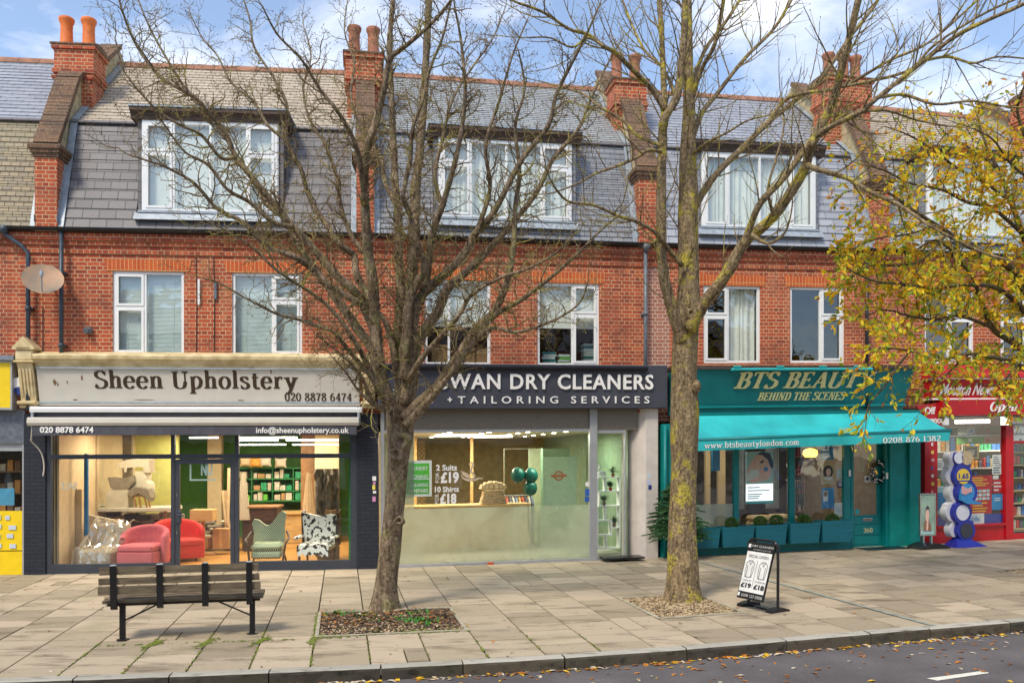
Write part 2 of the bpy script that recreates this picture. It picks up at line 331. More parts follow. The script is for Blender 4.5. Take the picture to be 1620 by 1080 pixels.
# paving stone: colour varies slab by slab (attribute), stains, moss
def stonemat(name,c1,c2,c3,rough=.8,moss=.5,sc_=1.0,darkst=.75):
    m,t,b=nodes(name); n=t.nodes; l=t.links; tc=n.new('ShaderNodeTexCoord')
    at=n.new('ShaderNodeAttribute'); at.attribute_name='slab'
    n1=n.new('ShaderNodeTexNoise'); n1.inputs['Scale'].default_value=2.2*sc_; n1.inputs['Detail'].default_value=9; n1.inputs['Roughness'].default_value=.62
    n2=n.new('ShaderNodeTexNoise'); n2.inputs['Scale'].default_value=34*sc_; n2.inputs['Detail'].default_value=6
    mpp=n.new('ShaderNodeMapping'); mpp.inputs['Scale'].default_value=(.55,1.7,1); l.new(tc.outputs['Object'],mpp.inputs[0])
    av=n.new('ShaderNodeVectorMath'); av.operation='MULTIPLY_ADD'; av.inputs[1].default_value=(37,19,0); l.new(at.outputs['Color'],av.inputs[0]); l.new(mpp.outputs[0],av.inputs[2])
    l.new(av.outputs[0],n1.inputs['Vector']); l.new(tc.outputs['Object'],n2.inputs['Vector'])
    r=n.new('ShaderNodeValToRGB'); e=r.color_ramp.elements; e[0].position=0; e[0].color=(*c1,1); e[1].position=1; e[1].color=(*c2,1); q=e.new(.5); q.color=(*c3,1)
    sp=n.new('ShaderNodeSeparateColor'); l.new(at.outputs['Color'],sp.inputs[0]); 
    ma=n.new('ShaderNodeMath'); ma.operation='MULTIPLY_ADD'; ma.inputs[1].default_value=.5; l.new(n2.outputs[0],ma.inputs[0]); mb_=n.new('ShaderNodeMath'); mb_.operation='MULTIPLY_ADD'; mb_.inputs[1].default_value=.75; mb_.inputs[2].default_value=-.12; l.new(sp.outputs[0],mb_.inputs[0]); l.new(mb_.outputs[0],ma.inputs[2]); l.new(ma.outputs[0],r.inputs[0])
    st=n.new('ShaderNodeMapRange'); st.inputs[1].default_value=.52; st.inputs[2].default_value=.70; st.inputs[3].default_value=0; st.inputs[4].default_value=darkst; l.new(n1.outputs[0],st.inputs[0])
    x=n.new('ShaderNodeMix'); x.data_type='RGBA'; x.inputs['B'].default_value=(c1[0]*.35,c1[1]*.33,c1[2]*.28,1); l.new(st.outputs[0],x.inputs['Factor']); l.new(r.outputs[0],x.inputs['A'])
    n4=n.new('ShaderNodeTexNoise'); n4.inputs['Scale'].default_value=.8; n4.inputs['Detail'].default_value=7; l.new(tc.outputs['Object'],n4.inputs['Vector'])
    ms=n.new('ShaderNodeMapRange'); ms.inputs[1].default_value=.58; ms.inputs[2].default_value=.75; ms.inputs[4].default_value=moss; l.new(n4.outputs[0],ms.inputs[0])
    x2=n.new('ShaderNodeMix'); x2.data_type='RGBA'; x2.inputs['B'].default_value=(.20,.19,.07,1); l.new(ms.outputs[0],x2.inputs['Factor'])
    vg=n.new('ShaderNodeTexVoronoi'); vg.inputs['Scale'].default_value=5.5; vg.inputs['Randomness'].default_value=1; l.new(tc.outputs['Object'],vg.inputs['Vector']); vr=n.new('ShaderNodeMapRange'); vr.inputs[1].default_value=.13; vr.inputs[2].default_value=.09; vr.inputs[4].default_value=.6; l.new(vg.outputs['Distance'],vr.inputs[0]); gt=n.new('ShaderNodeMath'); gt.operation='GREATER_THAN'; gt.inputs[1].default_value=.62; sc2=n.new('ShaderNodeSeparateColor'); l.new(vg.outputs['Color'],sc2.inputs[0]); l.new(sc2.outputs[0],gt.inputs[0]); gm=n.new('ShaderNodeMath'); gm.operation='MULTIPLY'; l.new(gt.outputs[0],gm.inputs[0]); l.new(vr.outputs[0],gm.inputs[1]); l.new(x.outputs['Result'],x2.inputs['A']); x3=n.new('ShaderNodeMix'); x3.data_type='RGBA'; x3.inputs['B'].default_value=(.10,.085,.065,1); l.new(gm.outputs[0],x3.inputs['Factor']); l.new(x2.outputs['Result'],x3.inputs['A']); l.new(x3.outputs['Result'],b.inputs['Base Color'])
    b.inputs['Roughness'].default_value=rough; b.inputs['Specular IOR Level'].default_value=.35
    bp=n.new('ShaderNodeBump'); bp.inputs['Strength'].default_value=.5; bp.inputs['Distance'].default_value=.012; s_=n.new('ShaderNodeMath'); s_.operation='ADD'; l.new(n1.outputs[0],s_.inputs[0]); l.new(n2.outputs[0],s_.inputs[1]); l.new(s_.outputs[0],bp.inputs['Height']); l.new(bp.outputs[0],b.inputs['Normal'])
    MAT[name]=m; return m
stonemat('paving',(.27,.215,.14),(.54,.43,.30),(.42,.34,.23),moss=.4,darkst=.8)
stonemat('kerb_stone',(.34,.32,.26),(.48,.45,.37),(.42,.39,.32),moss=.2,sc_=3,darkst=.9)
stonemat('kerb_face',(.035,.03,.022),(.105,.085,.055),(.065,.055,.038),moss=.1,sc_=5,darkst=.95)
pm('joint_earth',(.045,.038,.022),.95,var=.5,scale=3,tint=(.09,.09,.025),bump=.4)
XS=[-200,-80,-40,-25]+[x*1.0 for x in range(-20,26)]+[30,40,60,100,200]
sheet('road',MAT['asphalt'],XS,lambda x:-200,lambda x:kerb_y(x)+.05,-.13)
sheet('ground',MAT['joint_earth'],XS,lambda x:kerb_y(x)+.04,lambda x:260,-.03)
# kerb of separate granite blocks
def set_slab(o,vals):
    ca=o.data.color_attributes.new('slab','FLOAT_COLOR','FACE') if False else o.data.attributes.new('slab','FLOAT_COLOR','CORNER')
    k=0
    for p,v in zip(o.data.polygons,vals):
        for _ in p.loop_indices: ca.data[k].color=(v[0],v[1],v[2],1); k+=1
kx=[-20.0]
marks=[-4.62,-3.35,-1.72,-.95,.1,1.28,1.75,2.42,3.12,4.1,4.62]   # block joints seen in the photograph
while kx[-1]<-6.3: kx.append(kx[-1]+R.uniform(.8,1.25))
kx+= [-5.7]+[G(p,q).x for p,q in ((123,1069),(277,1061),(431,1055),(603,1049),(730,1043),(888,1034),(1077,1020),(1233,1008),(1366,998),(1460,991),(1583,980))]
while kx[-1]<24: kx.append(kx[-1]+R.uniform(.8,1.25))
mb=MB(W); sv=[]
for a,b in zip(kx,kx[1:]):
    g_=.006; a0=a+g_;b0=b-g_; ya,yb=kerb_y(a0),kerb_y(b0); v=(R.random(),R.random(),R.random()); hh=R.uniform(-.004,.004)
    ux,uy=(b0-a0),(yb-ya); ln=math.hypot(ux,uy); nx,ny=-uy/ln,ux/ln
    prof=[(-.155,-.16),(-.150,-.03),(-.142,-.008),(-.125,.003),(0,.004),(.0,-.1)]
    wob=[R.uniform(-.004,.004) for _ in prof]; nseg=6
    for i in range(nseg):
        def ringp(f,jx): 
            X=a0+ux*f; Y=ya+uy*f; zz=gz(X)+hh
            return [(X+nx*(p[0]+(0 if k>3 else jx[k])),Y+ny*(p[0]+(0 if k>3 else jx[k])),zz+p[1]) for k,p in enumerate(prof)]
        if i==0: j0=[R.uniform(-.006,.006) for _ in prof]
        j1=[R.uniform(-.007,.007) for _ in prof]
        q0=ringp(i/nseg,j0); q1=ringp((i+1)/nseg,j1); j0=j1
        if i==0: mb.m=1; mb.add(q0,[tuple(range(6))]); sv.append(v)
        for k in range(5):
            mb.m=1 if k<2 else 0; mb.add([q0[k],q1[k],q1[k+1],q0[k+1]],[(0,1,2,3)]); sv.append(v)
        if i==nseg-1: mb.m=1; mb.add(q1,[tuple(range(6))]); sv.append(v)
ko=solo(mb,'kerb',[MAT['kerb_stone'],MAT['kerb_face']],None,None,kind='structure'); set_slab(ko,sv)
# paving slabs laid in columns square to the kerb
TH=math.radians(11.7); pv=Vector((-math.sin(TH),math.cos(TH)))
SX0=G(493,1052).x; CWD=.612
def facade_y(x):
    pts=[A_-F0.U*20]+A; pts=[(p.x,p.y) for p in pts]; pts.append((40,27)); return lerp_tab(pts,x)
pit=[]   # (column range, b0, b1)
i2=round((G(1023,979).x+math.tan(TH)*1.5-SX0)/CWD); i3=round((G(1558,905).x+math.tan(TH)*3.2-SX0)/CWD)
PITS=[(0,3,1.42,3.02),(i2,i2+2,1.45,3.1),(i3,i3+2,1.6,3.2)]
mb=MB(W); sv=[]
def slabpt(ix,b): X=SX0+CWD*ix; Y=kerb_y(X); return (X+pv.x*b,Y+pv.y*b)
def slab(i0,i1,b0,b1):
    g_=.009/CWD; tilt=[R.uniform(-.003,.003) for _ in range(4)]; v=(R.random(),R.random(),R.random())
    cs=[slabpt(i0+g_,b0+.008),slabpt(i1-g_,b0+.008),slabpt(i1-g_,b1-.008),slabpt(i0+g_,b1-.008)]
    top=[(x,y,gz(x)+tl) for (x,y),tl in zip(cs,tilt)]; bot=[(x,y,gz(x)-.05) for x,y in cs]
    mb.add(top+bot,[(0,1,2,3),(0,4,5,1),(1,5,6,2),(2,6,7,3),(3,7,4,0)]); sv.extend([v]*5)
for i in range(-26,40):
    b=0.004; offs=R.uniform(0,.5)
    X=SX0+CWD*(i+.5); Y=kerb_y(X); dmax=0
    while True:   # distance along pv up to the shopfront
        p=(X+pv.x*dmax,Y+pv.y*dmax)
        if p[1]>facade_y(p[0])+.35 or dmax>14: break
        dmax+=.1
    cuts=[0]; c=R.uniform(.35,.8)
    pp=[p for p in PITS if p[0]<=i<p[1]]
    if pp:
        cuts=[0,.55+R.uniform(-.08,.2),pp[0][2]]; segs=list(zip(cuts,cuts[1:])); c=pp[0][3]
    else: segs=[]; c=0
    first=True
    while c<dmax:
        stp=R.choice([.45,.6,.75,.75,.9]) if not first else R.uniform(.35,.85)
        e=min(c+stp,dmax)
        if dmax-e<.25: e=dmax
        segs.append((c,e)); c=e; first=False
    for s0,s1 in segs:
        if R.random()<.05: f=R.uniform(.35,.65); slab(i,i+f,s0,s1); slab(i+f,i+1,s0,s1)
        else: slab(i,i+1,s0,s1)
po=solo(mb,'pavement',MAT['paving'],None,None,kind='structure'); set_slab(po,sv)
# ------------------------------------------------ building pieces
def sheet_wall(mb,u0,u1,z0,z1,holes,d=0,dep=.12):
    us=sorted({u0,u1,*[h for q in holes for h in q[:2]]}); zs=sorted({z0,z1,*[h for q in holes for h in q[2:]]})
    us=[u for u in us if u0<=u<=u1]; zs=[z for z in zs if z0<=z<=z1]
    for a,b in zip(us,us[1:]):
        for c,e in zip(zs,zs[1:]):
            mu,mz=(a+b)/2,(c+e)/2
            if any(q[0]<mu<q[1] and q[2]<mz<q[3] for q in holes): continue
            mb.quad((a,d,c),(b,d,c),(b,d,e),(a,d,e))
    for a,b,c,e in holes:
        mb.quad((a,d,c),(a,d-dep,c),(a,d-dep,e),(a,d,e)); mb.quad((b,d,c),(b,d-dep,c),(b,d-dep,e),(b,d,e))
        mb.quad((a,d,e),(b,d,e),(b,d-dep,e),(a,d-dep,e)); mb.quad((a,d,c),(b,d,c),(b,d-dep,c),(a,d-dep,c))
def winframe(mb,u0,u1,z0,z1,d,lay,fw=.055,sash=True,dd=.06):
    """lay: list of (fraction, [transom fractions]) columns"""
    mb.box(u0,u1,d-dd,d,z0,z0+fw*.9); mb.box(u0,u1,d-dd,d,z1-fw*.9,z1); 
    mb.box(u0,u0+fw*.9,d-dd,d,z0+fw*.9,z1-fw*.9); mb.box(u1-fw*.9,u1,d-dd,d,z0+fw*.9,z1-fw*.9)
    U0,U1=u0+fw*.9,u1-fw*.9; Z0,Z1=z0+fw*.9,z1-fw*.9; c=U0; panes=[]; tot=sum(q[0] for q in lay)
    for k,(f,tr,op) in enumerate(lay):
        e=c+(U1-U0)*f/tot
        if k<len(lay)-1: mb.box(e-fw*.35,e+fw*.35,d-dd,d-.002,Z0,Z1)
        a=c+(fw*.35 if k else 0); bb=e-(fw*.35 if k<len(lay)-1 else 0)
        zz=[Z0]+[Z0+(Z1-Z0)*q for q in tr]+[Z1]
        for i,(p,q) in enumerate(zip(zz,zz[1:])):
            if i: mb.box(a,bb,d-dd,d-.003,p-fw*.35,p+fw*.35)
            P0=p+(fw*.35 if i else 0); Q0=q-(fw*.35 if i<len(zz)-2 else 0)
            if op:   # opening casement: second frame, slightly proud
                s_=fw*.8; 
                mb.box(a+.003,bb-.003,d-.02,d+.012,P0+.003,P0+s_); mb.box(a+.003,bb-.003,d-.02,d+.012,Q0-s_,Q0-.003)
                mb.box(a+.003,a+s_,d-.02,d+.012,P0+s_,Q0-s_); mb.box(bb-s_,bb-.003,d-.02,d+.012,P0+s_,Q0-s_)
            panes.append((a,bb,P0,Q0))
        c=e
    return panes
def window(fr,par,u0,u1,z0,z1,d,lay,inner='dark',fw=.06,glass='glass_house',name='window'):
    f=MB(fr); panes=winframe(f,u0,u1,z0,z1,d,lay,fw); fo=f.build(name,MAT['white_paint'],par)
    g=MB(fr)
    for a,b,c,e in panes: g.quad((a,d-.035,c),(b,d-.035,c),(b,d-.035,e),(a,d-.035,e))
    g.build('pane',MAT[glass],fo)
    di=d-.14
    if inner in('blind','blindhalf'):
        b=MB(fr); zb=z0+.02 if inner=='blind' else z0+(z1-z0)*.45; z=z1-.05
        while z>zb: b.quad((u0+.03,di,z),(u1-.03,di,z),(u1-.03,di+.016,z-.027),(u0+.03,di+.016,z-.027)); z-=.025
        for uu in (.18,.82): b.box(u0+(u1-u0)*uu-.003,u0+(u1-u0)*uu+.003,di+.016,di+.02,zb,z1)
        b.build('blind',MAT['blind'],fo)
    if inner in('shade','shadelow'):
        zb=z0+.03 if inner=='shade' else z0+(z1-z0)*.47
        b=MB(fr); b.box(u0+.03,u1-.03,di,di+.005,zb,z1-.02); b.box(u0+.03,u1-.03,di-.005,di+.012,zb-.012,zb+.01); b.build('blind',MAT['blind_shade'],fo)
    if inner in('curtain','curtains'):
        b=MB(fr); spans=[(u0+(u1-u0)*.45,u1-.05)] if inner=='curtain' else [(u0+.02,u1-.02)]
        for a,e in spans:
            n_=int((e-a)/.018); pr=[(a+(e-a)*i/n_,di-.03+.028*math.sin(i*.95+math.sin(i*.31)*1.5)) for i in range(n_+1)]
            for (p,q),(r_,s_) in zip(pr,pr[1:]): b.quad((p,q,z0+.03),(r_,s_,z0+.03),(r_,s_,z1-.04),(p,q,z1-.04))
        b.build('curtain',MAT['curtain'],fo,smooth=True)
    return fo
ZE=6.42     # eaves height above the local ground
def roof_courses(mb,u0f,u1f,p0,p1,n,lip=.014):
    """n overlapping slate courses from (d,z) p0 up to p1; u limits may be functions"""
    Ls=math.hypot(p1[0]-p0[0],p1[1]-p0[1]); dx,dz=(p1[0]-p0[0])/Ls,(p1[1]-p0[1])/Ls; nx,nz_=dz,-dx
    if nz_<0: nx,nz_=-nx,-nz_
    for i in range(n):
        s0,s1=Ls*i/n,Ls*(i+1)/n+.004
        a=(p0[0]+dx*s0+nx*lip,p0[1]+dz*s0+nz_*lip); c=(p0[0]+dx*s1,p0[1]+dz*s1); e=(p0[0]+dx*s0,p0[1]+dz*s0)
        A0,A1=u0f,u1f
        mb.quad((A0,a[0],a[1]),(A1,a[0],a[1]),(A1,c[0],c[1]),(A0,c[0],c[1]),uv=[(A0,s0+.004),(A1,s0+.004),(A1,s1),(A0,s1)])
        mb.quad((A0,e[0],e[1]),(A1,e[0],e[1]),(A1,a[0],a[1]),(A0,a[0],a[1]),uv=[(A0,s0),(A1,s0),(A1,s0+.003),(A0,s0+.003)])
M0=(.10,ZE+.03); M1=(-.52,ZE+2.26); RG=(-2.95,ZE+4.50)
def on_lower(z): f=(z-M0[1])/(M1[1]-M0[1]); return M0[0]+(M1[0]-M0[0])*f
def chimney(fr,par,u0,u1,d0,d1,z0,z1,pots,potmat='terracotta',brick='brick',potu=None,poth=.62):
    c=MB(fr); c.box(u0,u1,d0,d1,z0,z1-.62); c.box(u0-.03,u1+.03,d0-.03,d1+.03,z1-.62,z1-.55); c.box(u0-.06,u1+.06,d0-.06,d1+.06,z1-.55,z1-.47)
    nb=int((u1-u0)/.2)
    for i in range(nb+1): q=u0-.02+(u1-u0)*i/nb; c.box(q-.04,q+.05,d1+.02,d1+.085,z1-.68,z1-.62)
    c.box(u0-.03,u1+.03,d0-.03,d1+.03,z1-.47,z1-.08); c.box(u0-.07,u1+.07,d0-.07,d1+.07,z1-.08,z1)
    co=c.build('chimney',MAT[brick],par)
    cap=MB(fr); cap.prism([(d0-.09,z1),(d1+.09,z1),(d1+.09,z1+.03),(d1-.1,z1+.10),(d0+.1,z1+.10),(d0-.09,z1+.03)],u0-.09,u1+.09); cap.build('chimney_cap',MAT['brick_brown'],co)
    for i,pu in enumerate(pots):
        p=MB(fr); p.smooth=True; dc=(d0+d1)/2 if not isinstance(pu,tuple) else pu[1]; pu_=pu if not isinstance(pu,tuple) else pu[0]
        zz=z1+.06; hh=poth
        p.lathe((pu_,dc,zz),[(.14,0),(.135,.06),(.12,.12),(.112,hh*.62),(.118,hh-.12),(.145,hh-.07),(.15,hh-.02),(.135,hh),(.11,hh),(.10,hh-.2)],20)
        p.build('chimney_pot',MAT[potmat],co)
    return co
def party(fr,par,u=0,side=1,hw=.2,pots=(-.25,.18),potmat='terracotta',chim=True,cu=(-.33,.36),ctop=10.37,poth=.62,cd=(-1.55,-1.0)):
    """brick pier at the eaves, sloping coped parapet, chimney stack"""
    z0=ZE-.05
    p=MB(fr); p.box(u-hw,u+hw,-.6,.16,z0,ZE+1.32); p.build('parapet_pier',MAT['brick'],par)
    c=MB(fr)
    for k,(e,h_) in enumerate(((.03,.07),(.06,.07),(.09,.08))): c.box(u-hw-e,u+hw+e,-.62,.16+e,ZE+1.32+sum((.07,.07,.08)[:k]),ZE+1.32+sum((.07,.07,.08)[:k+1]))
    c.build('pier_cap',MAT['brick_brown'],par)
    q=MB(fr); zt=ZE+1.54
    # raking parapets, flank rendered, coping of brick on edge
    prof=[(.10,zt-.3),(.10,zt),(-.80,zt+1.62),(-1.15,zt+1.95),(-1.15,ZE+2.3),(-.3,ZE+1.2)]
    q.prism(prof,u-hw+.05,u+hw-.05); prof2=[(-1.45,ZE+2.9),(-1.5,ZE+3.62),(-2.95,ZE+4.86),(-3.3,ZE+4.66),(-5,ZE+2.8),(-3,ZE+2.6)]
    q.prism(prof2,u-hw+.05,u+hw-.05); q.build('parapet_flank',MAT['concrete'],par)
    b=MB(fr)
    def rake(a,e,n_,w_=.06,hw_=hw):
        dx,dz=e[0]-a[0],e[1]-a[1]; Ln=math.hypot(dx,dz); dx/=Ln; dz/=Ln; nx,nz_=-dz,dx
        if nz_<0: nx,nz_=-nx,-nz_
        for i in range(n_):
            s0=Ln*i/n_+.004; s1=Ln*(i+1)/n_-.004; r_=R.uniform(.0,.012)
            b.prism([(a[0]+dx*s0,a[1]+dz*s0),(a[0]+dx*s1,a[1]+dz*s1),(a[0]+dx*s1+nx*(w_+r_),a[1]+dz*s1+nz_*(w_+r_)),(a[0]+dx*s0+nx*(w_+r_),a[1]+dz*s0+nz_*(w_+r_))],u-hw_,u+hw_)
    rake((.10,zt),(-.80,zt+1.62),20,.09,hw+.02); rake((-.80,zt+1.62),(-1.15,zt+1.95),4,.09,hw+.02); b.build('coping',MAT['brick_brown'],par); b=MB(fr); rake((-1.5,ZE+3.62),(-2.95,ZE+4.86),12,.09,hw+.02); b.build('coping',MAT['brick_brown'],par)
    fl=MB(fr)   # lead flashing where the slates meet the parapet
    for sgn in (1,-1):
        a,e=(u+sgn*(hw-.03),u+sgn*(hw+.10))
        for (s,f) in ((M0,M1),(M1,RG)):
            dx,dz=f[0]-s[0],f[1]-s[1]; Ln=math.hypot(dx,dz); nx,nz_=(dz/Ln,-dx/Ln)
            if nz_<0: nx,nz_=-nx,-nz_
            o_=.03; fl.prism([(s[0]+nx*o_,s[1]+nz_*o_),(f[0]+nx*o_,f[1]+nz_*o_),(f[0]+nx*(o_+.012),f[1]+nz_*(o_+.012)),(s[0]+nx*(o_+.012),s[1]+nz_*(o_+.012))],a,e)
        for i in range(9):    # stepped soakers up the pier
            zz=ZE+.12+i*.15; dd=on_lower(zz); fl.box(u+sgn*hw-sgn*.001,u+sgn*(hw+.006),dd,dd+.11,zz,zz+.13)
    fl.build('flashing',MAT['lead'],par)
    if chim: return chimney(fr,par,cu[0],cu[1],cd[0],cd[1],ZE+1.9,ctop,pots,potmat,poth=poth)
def corbel(fr,par,u0,u1):
    c=MB(fr)
    for k,(d_,z_,h_) in enumerate(((.03,ZE-.42,.075),(.03,ZE-.345,.075),(.065,ZE-.27,.075),(.10,ZE-.195,.075),(.10,ZE-.12,.075))):
        c.box(u0,u1,-.05,d_,z_+.004*(k%2),z_+h_)
    c.build('brick_cornice',MAT['brick'],par)
    g=MB(fr); n_=9
    pr=[(.12+.055*math.cos(math.pi*(1+i/n_))+.0,ZE+.0+.055*math.sin(math.pi*(1+i/n_))) for i in range(n_+1)]
    g.prism([(.05,ZE-.06),(.11,ZE-.06)]+[(.17+.06*math.cos(math.pi*(1.5+i/12)),ZE+.02+.06*math.sin(math.pi*(1.5+i/12))) for i in range(7)]+[(.21,ZE+.02),(.05,ZE+.02)],u0,u1)
    g.build('gutter',MAT['gutter_black'],par)
def mansard(fr,par,u0,u1,low,up,nl,nu,dorm,lipl=.012,lipu=.016):
    """dorm=(u0,u1,z0,z1): the dormer cuts the lower slope"""
    r_=MB(fr); a,b,c,e=dorm
    Lz=M1[1]-M0[1]; ch=Lz/nl
    for i in range(nl):
        z0=M0[1]+ch*i; z1=z0+ch; s0=(on_lower(z0),z0); s1=(on_lower(z1),z1)
        spans=[(u0,u1)] if z0+ch*.5<c else [(u0,a),(b,u1)]
        for p,q in spans:
            k=len(r_.v); roof_courses(r_,p,q,s0,s1,1,lipl)
            off=ch*1.02*i
            for f in (-2,-1): r_.uv[f]=[(x,y+off) for x,y in r_.uv[f]]
    r_.build('mansard_roof',MAT[low],par)
    r2=MB(fr); roof_courses(r2,u0,u1,M1,RG,nu,lipu); r2.quad((u0,RG[0],RG[1]),(u1,RG[0],RG[1]),(u1,RG[0]-5.3,ZE+1),(u0,RG[0]-5.3,ZE+1)); r2.build('roof',MAT[up],par)
    l_=MB(fr); l_.prism([(M1[0]+.06,M1[1]-.05),(M1[0]+.075,M1[1]-.03),(M1[0]+.02,M1[1]+.03),(M1[0]-.03,M1[1]+.05)],u0,u1); l_.build('roof_roll',MAT['slate_purple'],par)
    g=MB(fr); uu=u0
    while uu<u1-.1:
        e2=min(uu+.45,u1); g.prism([(RG[0]+.14,RG[1]-.09),(RG[0]+.10,RG[1]+.0),(RG[0]+.04,RG[1]+.055),(RG[0]-.04,RG[1]+.055),(RG[0]-.12,RG[1]-.08)],uu+.004,e2-.004); uu=e2
    g.build('ridge_tiles',MAT['ridge'],par)
def dormer(fr,par,u0,u1,z0,z1,lay,inner,d=.02,fas=.20,side='slate_purple'):
    b=MB(fr); dm=-2.0; t_=.09
    # cheeks and flat roof
    b.prism([(d-.06,z0-.05),(d-.06,z1+.02),(dm,z1+.02),(dm,z0-.05)],u0-t_,u0-.004); do=b.build('dormer',MAT[side],par); b=MB(fr); b.prism([(d-.06,z0-.05),(d-.06,z1+.02),(dm,z1+.02),(dm,z0-.05)],u1+.004,u1+t_)
    b.build('dormer_cheek',MAT[side],do)
    f=MB(fr)
    prof=[(d-.05,z1),(d+.03,z1),(d+.04,z1+fas*.3),(d+.08,z1+fas*.6),(d+.11,z1+fas*.65),(d+.11,z1+fas),(dm,z1+fas+.06),(dm,z1)]
    f.prism(prof,u0-t_-.1,u1+t_+.1); f.build('dormer_eaves',MAT['wood_fascia'],do)
    tp=MB(fr); tp.prism([(d+.125,z1+fas+.002),(d+.125,z1+fas+.03),(dm,z1+fas+.09),(dm,z1+fas+.062)],u0-t_-.12,u1+t_+.12); tp.build('dormer_roof',MAT['lead'],do)
    s=MB(fr); s.box(u0-.05,u1+.05,d-.1,d+.07,z0-.045,z0); s.prism([(d-.1,z0-.05),(d+.05,z0-.05),(d+.06+.08,z0-.19),(d+.04,z0-.19)],u0-t_-.02,u1+t_+.02); s.build('dormer_sill',MAT['lead'],do)
    j=MB(fr); j.box(u0,u0+.10,d-.08,d-.012,z0,z1); j.box(u1-.10,u1,d-.08,d-.012,z0,z1); j.box(u0+.1,u1-.1,d-.08,d-.012,z1-.09,z1); j.build('dormer_lining',MAT['white_paint'],do)
    window(fr,par,u0+.02,u1-.02,z0+.005,z1-.02,d,lay,inner,fw=.06)
    return do
def pipe(fr,par,u,z0,z1,d=.13,r=.038,mat='gutter_black',swan=0,hop=False):
    p=MB(fr); p.smooth=True
    pts=[(u,d,z0),(u,d,z1)]
    if swan: pts=[(u,d,z0),(u,d,z1-.45),(u-swan*.3,d,z1-.32),(u-swan,d+.03,z1-.12),(u-swan,d+.05,z1)]
    p.tube(pts,r,10)
    z=z0+.5
    while z<z1-.5: p.tube([(u,d,z),(u,d,z+.08)],r+.012,10); p.box(u-.06,u+.06,0.0,d-.02,z+.01,z+.06); z+=1.35
    if hop: p.lathe((u-swan,d+.05,z1-.08),[(.04,-.05),(.075,.02),(.08,.1)],12)
    return p.build('drainpipe',MAT[mat],par)
def lintel(fr,par,u0,u1,z):
    l_=MB(fr); l_.quad((u0-.1,.012,z),(u1+.1,.012,z),(u1+.14,.012,z+.22),(u0-.14,.012,z+.22)); l_.quad((u0-.1,.0,z),(u1+.1,.0,z),(u1+.1,.012,z),(u0-.1,.012,z)); l_.build('lintel',MAT['soldier'],par)
def shell(fr,par,u0,u1,holes,z0=3.0,brick='brick',shop_open=True,floor1=3.35):
    w_=MB(fr); sheet_wall(w_,u0,u1,z0,ZE-.02,holes,0,.13); w_.build('wall',MAT[brick],par)
    # dark rooms upstairs (inside walls, floors, ceilings) and the back wall
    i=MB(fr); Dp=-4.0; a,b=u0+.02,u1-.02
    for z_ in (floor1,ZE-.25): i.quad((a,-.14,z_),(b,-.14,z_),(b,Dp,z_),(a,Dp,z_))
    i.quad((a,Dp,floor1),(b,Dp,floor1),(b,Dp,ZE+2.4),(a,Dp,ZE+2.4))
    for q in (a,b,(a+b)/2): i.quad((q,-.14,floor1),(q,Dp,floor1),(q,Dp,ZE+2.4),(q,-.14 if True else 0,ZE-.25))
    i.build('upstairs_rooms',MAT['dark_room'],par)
# ------------------------------------------------ lettering
def text_mb(mb,s,u0,u1,z0,z1,d,th=.01,bold=0,shear=0,zfun=None,serif=False,vert=False,weight=1,mirror=False,sp=1):
    """write s into the rectangle u0..u1, z0..z1 on the plane at offset d, standing th proud"""
    if serif: V,Fc=nib_text(s,weight,shear)
    else:
        c=bpy.data.curves.new('t','FONT'); c.body=s; c.size=1; c.offset=bold; c.shear=shear; c.extrude=.01; c.space_character=sp; c.resolution_u=3
        o=bpy.data.objects.new('t',c); COL.objects.link(o); dg=bpy.context.evaluated_depsgraph_get(); me=bpy.data.meshes.new_from_object(o.evaluated_get(dg))
        V=[(v.co.x,v.co.y,1 if v.co.z>0 else 0) for v in me.vertices]; Fc=[tuple(p.vertices) for p in me.polygons]
        bpy.data.objects.remove(o); bpy.data.curves.remove(c); bpy.data.meshes.remove(me)
    x0=min(v[0] for v in V);x1=max(v[0] for v in V);y0=min(v[1] for v in V);y1=max(v[1] for v in V)
    P=[]
    for x,y,z in V:
        fx=(x-x0)/(x1-x0); fy=(y-y0)/(y1-y0)
        if mirror: fx=1-fx
        if vert: fx,fy=1-fy,fx
        u=u0+(u1-u0)*fx; zz=z0+(z1-z0)*fy
        dd=d(u,zz) if callable(d) else d
        if zfun: zz+=zfun(u)
        P.append((u,dd+z*th,zz))
    mb.add(P,Fc)
def ptext(mb,fr,s,x0,y0,x1,y1,d,**k):
    u0,u1,z0,z1=fr.rect(x0,y0,x1,y1,d if not callable(d) else .0); text_mb(mb,s,u0,u1,z0,z1,d,**k)
